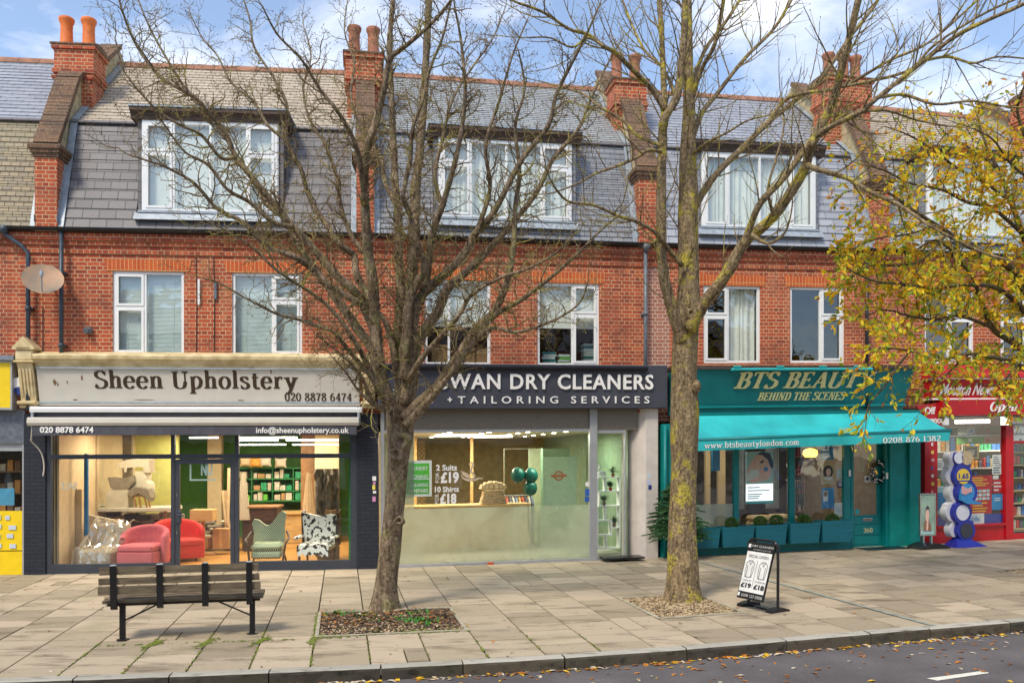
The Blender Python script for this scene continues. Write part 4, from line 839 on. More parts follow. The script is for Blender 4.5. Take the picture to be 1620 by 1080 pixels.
for s0 in (aL+.02,aR-.06): q=MB(F1); q.box(s0,s0+.04,.1,.36,zc_[3]+.03,zc_[1]); q.build('end_plate',MAT['lead'],aw)
q=MB(F1); q.smooth=True; uu=F1.uz(50,700,.4)[0]
q.tube(catmull([(uu,.38,zc_[4]+.25),(uu-.05,.30,zc_[4]-.05),(uu-.10,.2,zc_[4]-.1),(uu+.03,.12,zc_[4]-.3),(uu+.08,.1,zc_[4]-.55),(uu+.06,.1,zc_[4]-.75)]),.012,6); q.build('winding_cord',MAT['board_cream'],aw)
# --- shop 0 (cut off at left): yellow fascia, phone repair window
f0=lambda x,y,d=0:F0.uz(x,y,d)
q=MB(F0); u0=0; uE=f0(36,800,.05)[0]; z1_=f0(10,530+80,.1)[1]
sg0=thing('shop_sign','yellow sign board cut off by the left edge of the picture','shop sign',F0.P(W0-1.2,.1,2.8),'fascia signs of the shops')
zs0=f0(10,648,.2); zs1=f0(10,570,.2); uS=f0(17,600,.2)[0]; q.box(.5,uS,0,.20,zs0[1]+.04,zs1[1]-.04); q.build('board',MAT['yellow_paint'],sg0)
q=MB(F0); q.box(.5,uS+.03,-.0,.215,zs0[1],zs0[1]+.04); q.box(.5,uS+.03,-.0,.215,zs1[1]-.04,zs1[1]); q.box(uS,uS+.03,0,.215,zs0[1]+.04,zs1[1]-.04); q.build('frame',MAT['grey_frame'],sg0)
q=MB(F0); q.prism([(0,zs1[1]+.0),(.28,zs1[1]+.0),(.26,zs1[1]+.09),(0,zs1[1]+.12)],.2,uS+.08); q.box(.2,uE+.04,-.05,.05,2.44,zs0[1]+.02); q.build('shutter_box',MAT['pipe_grey'],b0)
q=MB(F0); q.lathe((uS+.16,.12,zs0[1]+.42),[(.0,0),(.05,.02),(.09,.0),(.10,.0)],6,axis=1)
ab=MB(F0); uA=f0(23,625,.1)[0]; ab.prism([(uA-.03,zs0[1]+.58),(uA+.17,zs0[1]+.62),(uA+.19,zs0[1]+.42),(uA+.10,zs0[1]+.27),(uA-.0,zs0[1]+.36)],.02,.14,axis=1); tag(ab.build('alarm_box',MAT['letter_white'],None),'white and navy alarm box on the wall beside the yellow sign','alarm')
ab=MB(F0); ab.prism([(uA-.001,zs0[1]+.40),(uA+.182,zs0[1]+.45),(uA+.104,zs0[1]+.263),(uA-.004,zs0[1]+.355)],.02,.146,axis=1); o_=ab.build('label_band',plain('navy',(.02,.04,.20)),bpy.data.objects['alarm_box'])
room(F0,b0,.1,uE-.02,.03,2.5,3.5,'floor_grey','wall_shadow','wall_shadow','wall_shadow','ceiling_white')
q=MB(F0); q.box(uE-.02,uE+.07,-.3,.03,0,2.45); q.box(0,.3,-.1,.03,0,2.45); q.box(.3,uE-.02,-.06,.0,2.30,2.45); q.build('shopfront_frame',MAT['grey_frame'],b0)
q=MB(F0); zy=f0(10,808,0)[1]; zy2=f0(10,871,0)[1]; q.box(.3,uE-.02,-.06,.01,-.05,zy2-.01); q.box(.3,uE-.02,-.06,.0,zy2+.01,zy); q.build('yellow_panel',MAT['yellow_paint'],b0)
plain('sticker_grey',(.55,.62,.68))
for i in range(14):
    u_=uE-.25-(i%4)*.22-R.uniform(0,.08); z_=zy-.12-(i//4)*.17+R.uniform(-.03,.03); q=MB(F0); q.box(u_,u_+R.uniform(.07,.13),.003,.015,z_-.04,z_+.04); q.build('sticker',MAT['sticker_grey'],b0)
q=MB(F0); q.quad((.3,-.03,zy),(uE-.02,-.03,zy),(uE-.02,-.03,2.3),(.3,-.03,2.3)); q.build('shop_window_glass',MAT['glass'],b0)
q=MB(F0); q.box(uE-.5,uE-.22,-.1,-.09,zy+.1,zy+.42); solo(q,'poster',plain('poster_blue',(.10,.35,.55)),'blue picture poster in the window above the yellow panel','poster')
for i in range(3):
    s_=MB(F0); z_=1.05+i*.42; s_.box(uE-1.6,uE-.15,-.9,-.6,z_,z_+.03); 
    for k in range(10): u_=uE-1.55+k*.135; s_.m=1+(k+i)%3; s_.box(u_,u_+.10,-.85,-.62,z_+.03,z_+.03+R.uniform(.12,.3))
    s_.build('display_shelf',[MAT['wood_mid'],plain('goods_orange',(.7,.28,.05)),plain('goods_brown',(.25,.12,.05)),plain('goods_pale',(.6,.5,.35))],b0)
# ================================================ dry cleaners (shop 2)
room(F2,b2,.0,F2.uz(992,800,-.1)[0]+.02,.06,2.645,8.1,'floor_grey','wall_olive','wall_sage','wall_olive','ceiling_white',d=-.10)
fx=lambda fr,x,d=0.,y=800: fr.uz(x,y,d)[0]
fz=lambda fr,x,y,d=0.: fr.uz(x,y,d)[1]
zs2=fz(F2,800,646); zw1=fz(F2,800,683); zw0=fz(F2,800,886.5); zbs=fz(F2,800,893)-.02
uL,uM,uN,uO=fx(F2,602),fx(F2,932),fx(F2,945),fx(F2,990)
q=MB(F2); q.box(uL,uM,-.06,.05,zbs,zw0); q.box(uM,uN-.02,-.08,.07,zbs,zs2+.03); q.box(uL,uL+.07,-.06,.04,zw0,zs2); q.box(uL+.07,uM,-.05,.03,zw1,zw1+.05); q.box(uN-.02,uO,-.05,.03,zw1-.10+.06,zw1+.02); q.box(uN-.02,uO,-.1,.04,zbs,zbs+.10)
q.box(uO-.03,uO,-.06,.03,zbs+.1,zw1-.04)
s2=q.build('shopfront_frame',MAT['grey_frame'],b2)
q=MB(F2); u0,u1,z0,z1=F2.rect(771,888.5,781,893,.055); q.bbox(u0,u1,.05,.065,z0,z1,.006); q.build('lock_plate',plain('orange_plate',(.55,.09,.02)),s2)
q=MB(F2); q.box(uL+.07,uM-.003,-.045,.012,zw1+.053,zs2+.16); q.box(uN-.018,uO+.25,-.045,.010,zw1+.022,zs2+.16)
q.build('shutter_housing',pm('shutter_bronze',(.22,.19,.15),.45,var=.25,scale=60,metal=.4,bump=.2),b2)
zf=fz(F2,800,801)
q=MB(F2); q.quad((uL+.07,-.01,zf),(uM,-.01,zf),(uM,-.01,zw1),(uL+.07,-.01,zw1)); q.build('shop_window_glass',MAT['glass'],b2)
q=MB(F2); ul=fx(F2,655); q.quad((uL+.07,-.011,zw0),(uM,-.011,zw0),(uM,-.011,zf),(uL+.07,-.011,zf)); q.quad((uL+.07,-.012,zf),(ul,-.012,zf),(ul,-.012,zw1),(uL+.07,-.012,zw1)); q.build('frosted_glass',MAT['glass_frost'],b2)
q=MB(F2); q.quad((uN,-.01,zbs+.10),(uO-.03,-.01,zbs+.10),(uO-.03,-.01,zw1-.04),(uN,-.01,zw1-.04)); q.build('door_glass',MAT['glass'],b2)
# white pier, splayed to the door
q=MB(F2); ua,ub,uc=fx(F2,992),fx(F2,1022,.12),fx(F2,1041,.12); q.prism([(ua,-.35),(ub,.12),(uc,.12),(uc,-.35)],-.05,zs2+.2,axis=2); q.build('white_pier',MAT['render_white'],b2)
for (x,y,nm,cl) in ((1025,752,'sticker_grey',None),(1024,762,'sticker_pale',(.5,.55,.7)),(1026,770,'navy',None)):
    u0,u1,z0,z1=F2.rect(x,y-3,x+5,y+4,.13); q=MB(F2); q.box(u0,u1,.12,.126,z0,z1); q.build('sticker',MAT.get(nm) or plain(nm,cl),b2)
# fascia sign
sg2=thing('shop_sign','dark grey board reading Swan Dry Cleaners in raised white capitals','shop sign',F2.P(W2/2,.1,2.85),'fascia signs of the shops')
u0,u1,z0,z1=F2.rect(598,576,1056,646,.26); q=MB(F2); q.bbox(u0,u1,.0,.26,z0,z1,.012); q.build('board',MAT['swan_board'],sg2)
q=MB(F2); a,b_,c_,e_=F2.rect(660,578,1025,584,.34); q.prism([(.262,c_),(.36,c_+.0),(.37,c_+.04),(.34,e_),(.262,e_)],u0+.1,b_); q.build('light_trough',MAT['metal_dark'],sg2)
q=MB(F2)
ptext(q,F2,'SWAN DRY CLEANERS',695,591.5,1033,616,.262,bold=.02,th=.035,sp=1.12); ptext(q,F2,'TAILORING SERVICES',724,626.5,1027,638,.262,bold=.012,th=.02,sp=1.7); ptext(q,F2,'+',708,628,715,636,.262,bold=.02,th=.02)
q.build('lettering',MAT['letter_white'],sg2)
q=MB(F2); ptext(q,F2,'356',600,577,612,584,.264,bold=.02,th=.008); ptext(q,F2,'358',672,631,685,638,.264,bold=.02,th=.008); q.build('house_number',MAT['letter_white'],sg2)
q=MB(F2); a,b_,c_,e_=F2.rect(622,600,672,634,.264)    # line-drawn swan mark at the left of the board
def flat_ribbon(mb,pts,w_,d,th=.01):
    pts=catmull(pts,6); m_=len(pts); P=[]
    for i,(x,y) in enumerate(pts):
        p0=pts[max(i-1,0)];p1=pts[min(i+1,m_-1)]; tx,ty=p1[0]-p0[0],p1[1]-p0[1]; l_=math.hypot(tx,ty) or 1; ww=(w_(i/(m_-1)) if callable(w_) else w_)/2
        P+= [(x-ty/l_*ww,d+th,y+tx/l_*ww),(x+ty/l_*ww,d+th,y-tx/l_*ww)]
    mb.add(P,[(2*i,2*i+1,2*i+3,2*i+2) for i in range(m_-1)])
def swan(mb,fr,x0,y0,x1,y1,d,w_=.02,th=.01):
    a,b_,c_,e_=fr.rect(x0,y0,x1,y1,d); M_=lambda p:[(a+(b_-a)*x,c_+(e_-c_)*y) for x,y in p]
    sw=lambda t:w_*(.35+1.0*math.sin(math.pi*min(max(t,.02),.98)))
    flat_ribbon(mb,M_([(.36,.86),(.44,.97),(.52,.95),(.55,.84),(.50,.70),(.46,.52),(.52,.38),(.62,.27),(.60,.18),(.44,.12)]),sw,d,th)
    flat_ribbon(mb,M_([(.02,.34),(.10,.16),(.26,.06),(.46,.02),(.66,.06),(.82,.13),(1,.10)]),sw,d,th)
    flat_ribbon(mb,M_([(.0,.52),(.12,.44),(.26,.36),(.38,.24),(.44,.14)]),sw,d,th); flat_ribbon(mb,M_([(.06,.38),(.18,.32),(.28,.22),(.40,.14)]),sw,d,th)
swan(q,F2,622,600,675,634,.264,.03); q.build('swan_mark',MAT['letter_white'],sg2)
# window lettering, swan and posters
q=MB(F2)
ptext(q,F2,'2 Suits',690,734.5,723,744,-.005,bold=.03,th=.002); ptext(q,F2,'£19',697,746,726,764,-.005,bold=.045,th=.002); ptext(q,F2,'FOR',689,747,695,763,-.005,bold=.0,th=.002,vert=True)
ptext(q,F2,'10 Shirts',688,769,726,778,-.005,bold=.03,th=.002); ptext(q,F2,'£18',696,780,722,797,-.005,bold=.045,th=.002); ptext(q,F2,'FOR',688,781,694,796,-.005,bold=.0,th=.002,vert=True)
solo(q,'window_lettering',MAT['letter_white'],'white price lettering for suits and shirts stuck on the dry cleaners window','window lettering')
q=MB(F2); swan(q,F2,729,731,764,760,-.005,.035,.002); solo(q,'window_lettering',pm('swan_gold',(.62,.50,.34),.5),'cream swan outline stuck on the window beside the prices','window lettering')
P_=thing('poster','green and white poster reading laundry, ironing, tailoring, in the window behind the trunk','poster',F2.P(fx(F2,660),-.03,1.6))
u0,u1,z0,z1=F2.rect(645,728,683,785,-.03); q=MB(F2); q.box(u0-.15,u1,-.04,-.03,z0,z1); q.build('sheet',MAT['letter_white'],P_)
q=MB(F2); H_=z1-z0; q.box(u0-.12,u1-.05,-.03,-.026,z0+H_*.50,z1-H_*.08); q.m=1; q.box(u0-.12,u1-.05,-.03,-.026,z0+H_*.07,z0+H_*.47); q.build('print',[plain('poster_green',(.12,.55,.04)),plain('poster_green_dark',(.10,.42,.04))],P_)
q=MB(F2)
for s,y0,y1 in (('LAUNDRY',737.5,743.5),('IRONING',750.5,756.5),('TAILORING',764,769.5),('& REPAIRS',773,779)): ptext(q,F2,s,648,y0,677,y1,-.026,bold=.02,th=.002)
q.build('lettering',MAT['letter_white'],P_)
q=MB(F2)
u0,u1,z0,z1=F2.rect(926,762,933,769,-.004); q.lathe(((u0+u1)/2,-.004,(z0+z1)/2),[(.05,0),(.05,.003)],14,axis=1); q.m=1; u0,u1,z0,z1=F2.rect(925,773,934,793,-.004); q.box(u0,u1,-.004,-.001,z0,z0+.10); q.box(u0+.01,u1-.01,-.004,-.001,z0+.12,z1)
solo(q,'sticker',[MAT['letter_white'],plain('sticker_blue',(.03,.12,.45))],'round white sticker over a blue card sign at the right of the cleaners window','sticker')
# interior of the dry cleaners
def spots(fr,par,lst,d0,z):
    for (u,d) in lst:
        q=MB(fr); q.lathe((u,d,z-.012),[(.045,0),(.045,.012)],10); q.build('ceiling_spot',MAT['spot_light'],par)
spots(F2,b2,[(uL+.6+(i%5)*.82,-.7-(i//5)*1.1) for i in range(25)],0,2.64)
for (u,d) in ((2.15,-2.6),(3.1,-4.2)):
    q=MB(F2); q.box(u-.55,u+.55,d-.12,d+.12,2.60,2.63); q.build('ceiling_light',MAT['tube_light'],b2); arealamp(F2,u,d,2.58,1.0,.4,44)
arealamp(F2,1.0,-1.6,2.58,.8,.8,34,(1,.85,.6)); arealamp(F2,4.2,-1.4,2.58,1.2,.8,34,(.85,1,.8))
m,t,b=nodes('gold_lattice'); n=t.nodes; l=t.links; tcx=n.new('ShaderNodeTexCoord'); mpx=n.new('ShaderNodeMapping'); mpx.inputs['Rotation'].default_value=(0,0,math.radians(45)); l.new(tcx.outputs['UV'],mpx.inputs[0]); bx=n.new('ShaderNodeTexBrick'); bx.offset=0; l.new(mpx.outputs[0],bx.inputs['Vector'])
for k,v in (('Scale',1),('Brick Width',.09),('Row Height',.09),('Mortar Size',.012)): bx.inputs[k].default_value=v
bx.inputs['Color1'].default_value=(.40,.26,.07,1); bx.inputs['Color2'].default_value=(.34,.22,.06,1); bx.inputs['Mortar'].default_value=(.16,.09,.03,1); l.new(bx.outputs[0],b.inputs['Base Color']); MAT['gold_lattice']=m
q=MB(F2); q.box(-.3,1.7,-7.0,-6.95,.1,2.6); q.build('lattice_panel',MAT['gold_lattice'],b2)
for u in (1.15,2.5): 
    q=MB(F2); q.box(u,u+.07,-3.5,-3.43,.1,2.6); q.build('post',MAT['wood_light'],b2)
ufr=fx(F2,858,-3.4); q=MB(F2); q.box(ufr-.35,ufr-.3,-3.4,-2.0,.1,2.3); q.box(ufr-.3,4.95,-3.45,-3.4,.1,2.3); q.build('fitting_room',MAT['wall_sage'],b2)
q=MB(F2); q.box(ufr,fx(F2,912,-3.4),-3.38,-3.36,.15,2.1); q.build('inner_door',plain('door_sage',(.38,.44,.34)),b2)
q=MB(F2); c_=(fx(F2,884,-3.34),-3.34,fz(F2,884,752,-3.34)); q.smooth=False
n_=28; P=[];Fa=[]
for i in range(n_):
    a=2*math.pi*i/n_
    for r_ in (.085,.12): P.append((c_[0]+r_*math.cos(a),c_[1],c_[2]+r_*math.sin(a)))
for i in range(n_): j=(i+1)%n_; Fa.append((2*i,2*i+1,2*j+1,2*j))
q.add(P,Fa); q.box(c_[0]-.19,c_[0]+.19,c_[1]-.01,c_[1]+.005,c_[2]-.028,c_[2]+.028); solo(q,'wall_sign',plain('roundel_red',(.42,.12,.05)),'small red ring and bar sign on the inner door of the dry cleaners','sign')
ct=thing('shop_counter','long pale counter behind the frosted glass of the dry cleaners','counter',F2.P(2.4,-2.2,.06))
q=MB(F2); q.bbox(.6,3.6,-2.3,-1.9,.06,1.02,.01); q.build('base',MAT['panel_beige'],ct); q=MB(F2); q.bbox(.55,3.65,-2.4,-1.82,1.02,1.07,.01); q.build('worktop',MAT['wood_light'],ct)
# folded clothes pile, balloons, card
for k,(lab,u,d,sc_,mt) in enumerate((('pile of folded beige laundry on the cleaners counter',fx(F2,780,-2.05),-2.05,1,'linen'),)):
    pm('linen',(.55,.40,.24),.9,var=.3,scale=12); q=MB(F2)
    for i in range(7): 
        w_=.30-.012*i; q.bbox(u-w_,u+w_,d-.16,d+.16,1.075+.045*i,1.075+.045*i+.04,.018)
    for i in range(8): a=math.pi*i/7; q.bbox(u-.26*math.cos(a)-.05,u-.26*math.cos(a)+.05,d-.13,d+.13,1.40,1.44+.14*math.sin(a),.02)
    solo(q,'laundry_pile',MAT['linen'],lab,'laundry')
def balloon(u,d,z,r_,i):
    q=MB(F2); q.smooth=True; q.lathe((u,d,z),[(.005,-r_*1.28),(.02,-r_*1.2),(.008,-r_*1.12)]+[(r_*math.sin(math.pi*k/14)*(1 if k<8 else 1-.04*(14-k)*0),-r_*1.1*math.cos(math.pi*k/14)) for k in range(1,14)]+[(.004,r_*1.1)],18); return q
for i,(u,z,la) in enumerate(((3.02,1.50,'dark green balloon, upper left of the three in the dry cleaners'),(3.40,1.52,'glossy green balloon, upper right of the three in the dry cleaners'),(3.36,1.13,'green balloon hanging lowest, below the other two in the dry cleaners'))):
    bu,bz=F2.uz(*((819,751),(840,752),(839,772))[i],-1.7); q=balloon(bu,-1.7,bz,.155,i); solo(q,'balloon',MAT.get('balloon') or pm('balloon',(.0,.10,.08),.3,var=.1,spec=.4),la,'balloon','green balloons in the dry cleaners')
gx=fx(F2,822,-2.9)-2.97
rk=thing('garment_rail','chrome rail hung with pressed clothes behind the green balloons','clothes rail',F2.P(2.95,-2.9,.06))
q=MB(F2); 
for u in (2.6,3.35): q.tube([(u+gx,-2.9,.08),(u+gx,-2.9,2.3)],.015,6)
q.tube([(2.6+gx,-2.9,2.3),(3.35+gx,-2.9,2.3)],.015,6); q.tube([(2.6+gx,-2.9,1.2),(3.35+gx,-2.9,1.2)],.015,6); q.build('frame',MAT['chrome'],rk)
for i in range(9):
    u=2.66+gx+i*.075; q=MB(F2); q.prism([(-3.08,.35),(-2.72,.35),(-2.70,1.02),(-2.86,1.16),(-2.94,1.16),(-3.10,1.02)],u-.018,u+.018); q.build('garment',plain('garment_%d'%i,[(.5,.1,.06),(.1,.1,.14),(.55,.5,.45),(.2,.25,.4),(.5,.3,.1)][i%5],.9),rk)
# white display shelf with plants behind the door
sh=thing('display_shelf','white open shelf unit with plants behind the glass door of the dry cleaners','shelf',F2.P((uN+uO)/2,-.4,.1))
def pr2(x0,y0,x1,y1,d): return F2.rect(x0,y0,x1,y1,d)
q=MB(F2); dS=-.35; th=.022
A_l=lambda x:fx(F2,x,dS); Z_l=lambda y:fz(F2,965,y,dS)
for x0,x1,y in ((946,981,754),(946,981,776),(948,981,799),(946,968,822),(946,968,845),(968,981,834),(946,981,866)): q.box(A_l(x0),A_l(x1),dS-.22,dS,Z_l(y)-th,Z_l(y))
for x,y0,y1 in ((946,754,776),(981,754,866),(959,754,776),(949,776,799),(946,799,866),(968,822,845),(959,799,822),(960,845,866)): q.box(A_l(x)-th/2,A_l(x)+th/2,dS-.215,dS-.004,Z_l(y1),Z_l(y0)-th)
q.build('frame',MAT['white_paint'],sh)
pm('leaf_dark',(.03,.09,.02),.5,var=.4,scale=30); pm('pot_red',(.5,.02,.02),.4); pm('pot_brown',(.2,.08,.04),.5)
def houseplant(fr,u,d,z,h,potm,lab,nl=26,arch=False):
    t_=thing('potted_plant',lab,'plant',fr.P(u,d,z),'houseplants on the cleaners shelf'); q=MB(fr); q.smooth=True; q.lathe((u,d,z),[(.03,0),(.042,.07),(.046,.07),(.04,.066)],12); q.build('pot',MAT[potm],t_)
    q=MB(fr)
    for i in range(nl):
        a=R.uniform(0,6.28); ln=h*R.uniform(.5,1); el=R.uniform(.5,1.4); pts=[]
        for k in range(5): s=k/4; r_=ln*s*math.cos(el); pts.append((u+math.cos(a)*r_,d+math.sin(a)*r_*.5,z+.07+ln*s*math.sin(el)-(.5*ln*s*s if arch else .15*ln*s*s)))
        for k in range(4):
            w0=.012*math.sin(math.pi*(k+.1)/4.2)*(.7 if arch else 1.5); w1=.012*math.sin(math.pi*(k+1)/4.2)*(.7 if arch else 1.5); p,r2=pts[k],pts[k+1]
            sx,sy=-math.sin(a),math.cos(a); q.add([(p[0]+sx*w0,p[1]+sy*w0,p[2]),(p[0]-sx*w0,p[1]-sy*w0,p[2]),(r2[0]-sx*w1,r2[1]-sy*w1,r2[2]),(r2[0]+sx*w1,r2[1]+sy*w1,r2[2])],[(0,1,2,3)])
    q.build('foliage',MAT['leaf_dark'],t_)
houseplant(F2,A_l(972),dS-.1,Z_l(754),.42,'pot_brown','arching palm on top of the white shelf behind the cleaners door',34,True)
houseplant(F2,A_l(968),dS-.1,Z_l(776),.22,'pot_red','bushy plant in a red pot on the upper shelf behind the cleaners door')
houseplant(F2,A_l(958),dS-.1,Z_l(799),.22,'pot_brown','small plant on the middle shelf behind the cleaners door')
houseplant(F2,A_l(974),dS-.1,Z_l(834),.22,'pot_brown','leafy plant on the low right shelf behind the cleaners door')
q=MB(F2); q.smooth=True; u_,z_=A_l(953),Z_l(754); q.tube(catmull([(u_+.07,dS-.1,z_+.02),(u_+.05,dS-.1,z_+.08),(u_-.02,dS-.1,z_+.09),(u_-.05,dS-.1,z_+.05),(u_-.02,dS-.1,z_+.01)]),.04,8); q.tube(catmull([(u_-.03,dS-.1,z_+.08),(u_-.05,dS-.1,z_+.16),(u_-.01,dS-.1,z_+.22),(u_-.05,dS-.1,z_+.25),(u_-.08,dS-.1,z_+.21)]),.016,8)
solo(q,'swan_ornament',MAT['letter_white'],'white swan ornament on top of the shelf behind the cleaners door','ornament')
q=MB(F2); q.box(uN,uO+.1,-.05,.30,-.0+.012*3,.05+.02) if False else q.box(uN+.03,fx(F2,1015,.2),.045,.42,.055,.085)
q.build('door_mat',MAT['metal_dark'],b2)
# ================================================ beauty salon (shop 3)
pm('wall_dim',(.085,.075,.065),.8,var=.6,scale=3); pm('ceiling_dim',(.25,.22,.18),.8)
uD0,uD1=fx(F3,1347),fx(F3,1400)
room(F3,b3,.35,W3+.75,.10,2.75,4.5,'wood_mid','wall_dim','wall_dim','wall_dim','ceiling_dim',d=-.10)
arealamp(F3,1.6,-1.6,2.6,1.5,.6,16,(1,.86,.66)); arealamp(F3,4.0,-1.8,2.6,1.2,.6,18,(1,.84,.62))
zr=fz(F3,1250,842,0); zst=fz(F3,1250,849,0); ztp=2.68
q=MB(F3); q.box(fx(F3,1044,0),fx(F3,1066,0),-.3,.10,-.05,2.75); q.build('pilaster',MAT['teal_wall'],b3)
q=MB(F3); q.tube([(fx(F3,1052,.16),.17,0),(fx(F3,1052,.16),.17,2.72)],.04,10); q.build('drainpipe',MAT['teal_paint'],b3,smooth=True)
ul3=fx(F3,1066); uw=[fx(F3,x) for x in (1160,1168,1248,1256,1334,1347)]
q=MB(F3); q.box(ul3,uw[5]-.005,-.08,.04,-.05,zr-.02); q.box(ul3,uw[5]-.005,-.1,.09,zr-.02,zr+.03); q.box(ul3,ul3+.08,-.06,.03,zr+.03,ztp)
for a,e in ((uw[0],uw[1]),(uw[2],uw[3]),(uw[4],uw[5])): q.box(a,e,-.06,.035,zr+.03,ztp)
q.box(ul3,uw[5],-.05,.02,ztp,ztp+.1)
for i in range(4):
    a=ul3+.15+i*1.0; q.box(a,a+.85,.04,.055,.1,zr-.12)
q.build('shopfront_frame',MAT['teal_paint'],b3)
q=MB(F3)
for a,e in ((ul3+.08,uw[0]),(uw[1],uw[2]),(uw[3],uw[4])): q.quad((a,-.01,zr+.03),(e,-.01,zr+.03),(e,-.01,ztp),(a,-.01,ztp))
q.build('shop_window_glass',glassmat('glass_shop3',boost=2.0,wob=.8),b3)
q=MB(F3); zfr=fz(F3,1130,797); q.quad((ul3+.08,-.014,zr+.03),(uw[0],-.014,zr+.03),(uw[0],-.014,zfr),(ul3+.08,-.014,zfr)); q.build('frosted_film',glassmat('frost_grey',tint=(.8,.9,.85),op=.75,opc=(.38,.46,.42),rough=.3),b3)
# door
zd0=.0; zdt=ztp; dd=-.10; a,e=uD0+.02,uD1-.02; zg=fz(F3,1375,814,dd)
q=MB(F3); q.box(a,a+.10,dd-.04,dd,zd0,zdt); q.box(e-.10,e,dd-.04,dd,zd0,zdt); q.box(a+.10,e-.10,dd-.04,dd,zdt-.10,zdt); q.box(a+.1,e-.1,dd-.04,dd,zd0,zg)
zz=[fz(F3,1375,y,dd) for y in (861,848,846,831,829,816)]
for k in (0,2,4): q.bbox(a+.05,e-.05,dd,dd+.015,zz[k]+.01,zz[k+1]-.01 if k else zz[1]-.01,.008)
do3=q.build('shop_door',MAT['teal_paint'],b3)
q=MB(F3); q.quad((a+.1,dd-.02,zg),(e-.1,dd-.02,zg),(e-.1,dd-.02,zdt-.1),(a+.1,dd-.02,zdt-.1)); q.build('door_glass',MAT['glass'],do3)
q=MB(F3); zl=fz(F3,1378,821,dd); uc=(a+e)/2+.04; q.bbox(uc-.11,uc+.11,dd+.015,dd+.03,zl-.035,zl+.035,.01); q.m=1; q.box(uc-.085,uc+.085,dd+.03,dd+.034,zl-.015,zl+.015); q.build('letter_box',[MAT['lead'],plain('brass_old',(.25,.11,.06))],do3)
q=MB(F3); zn=fz(F3,1378,838,dd); text_mb(q,'360',uc-.10,uc+.12,zn-.05,zn+.05,dd+.016,th=.006,serif=True); q.build('house_number',MAT['gold'],do3)
q=MB(F3); q.box(uD0-.03,uD0+.01,-.16,.05,0,2.7); q.box(uD1-.01,uD1+.05,-.16,.05,0,2.7); q.box(uD0+.01,uD1-.01,-.14,.04,-.05,.0); q.build('door_frame',MAT['teal_paint'],b3)
q=MB(F3); uR0=fx(F3,1408,.1); q.box(uD1+.05,uR0,-.25,-.0,-.05,2.75); q.build('dark_recess',MAT['teal_dark'],b3)
q=MB(F3); u_a,u_b=fx(F3,1436,.1),fx(F3,1453,.1); q.box(uR0,u_a,-.25,.10,-.05,2.78); q.box(u_a,u_b,-.25,.17,-.05,2.78); q.build('pilaster',MAT['teal_wall'],b3)
q=MB(F3); q.box(uD0+.05,uD1+.25,.10,.55,.0,.025); q.build('door_mat',MAT['metal_dark'],b3)
for x,y in ((1403,752),(1344,748)): u0,u1,z0,z1=F3.rect(x-1.5,y-5,x+1.5,y+5,.05); q=MB(F3); q.bbox(u0,u1,.04,.07,z0,z1,.005); q.build('door_bell',MAT['letter_white'],b3)
# fascia
sg3=thing('shop_sign','teal board with gold letters BTS Beauty Behind the Scenes above the teal awning','shop sign',F3.P(W3/2,.1,2.9),'fascia signs of the shops')
zb3=fz(F3,1250,640,.15); zt3=fz(F3,1250,584,.3); dl3=lambda u,z:.12+(z-zb3)/(zt3-zb3)*.24
u0=fx(F3,1062,.2); u1=fx(F3,1446,.3); q=MB(F3); 
q.add([(u0,.0,zb3),(u1-.12,.0,zb3),(u1-.12,.12,zb3),(u0,.12,zb3),(u0,.0,zt3),(u1,.0,zt3),(u1,.36,zt3),(u0,.36,zt3)],[(0,1,2,3),(4,5,6,7),(3,2,6,7),(0,3,7,4),(1,2,6,5)])
q.build('board',MAT['teal_dark'],sg3)
q=MB(F3); q.box(u0-.02,u1+.03,.0,.40,zt3,zt3+.07); q.build('cornice',MAT['wood_fascia'],sg3); q=MB(F3); q.box(u0,u1-.1,.0,.16,zb3-.05,zb3-.002); q.box(u0,u1-.12,.0,.10,zb3-.20,zb3-.05); q.build('lower_trim',MAT['teal_paint'],sg3)
q=MB(F3)
ptext(q,F3,'BTS BEAUTY',1153,590,1372,616,dl3,serif=True,th=.03,shear=.22,weight=1.35); ptext(q,F3,'BEHIND THE SCENES',1192,621,1329,634,dl3,serif=True,th=.02,shear=.22,weight=1.2)
q.build('lettering',MAT['gold'],sg3)
q=MB(F3); 
for x in (1165,1233,1300,1355):
    u_=fx(F3,x,.4); q.box(u_-.015,u_+.015,.3,.46,zt3+.02,zt3+.05); q.box(u_-.075,u_+.075,.42,.47,zt3+.03,zt3+.06); q.box(u_-.012,u_+.012,.42,.46,zt3-.03,zt3+.03)
q.build('lamp_bracket',MAT['teal_canvas'],sg3)
q=MB(F3); ul_=fx(F3,1158,.45); ur_=fx(F3,1380,.45); q.prism([(.40,zt3-.035),(.47,zt3-.035),(.48,zt3-.01),(.44,zt3+.015),(.40,zt3+.0)],ul_,ur_); q.build('light_trough',MAT['teal_canvas'],sg3)
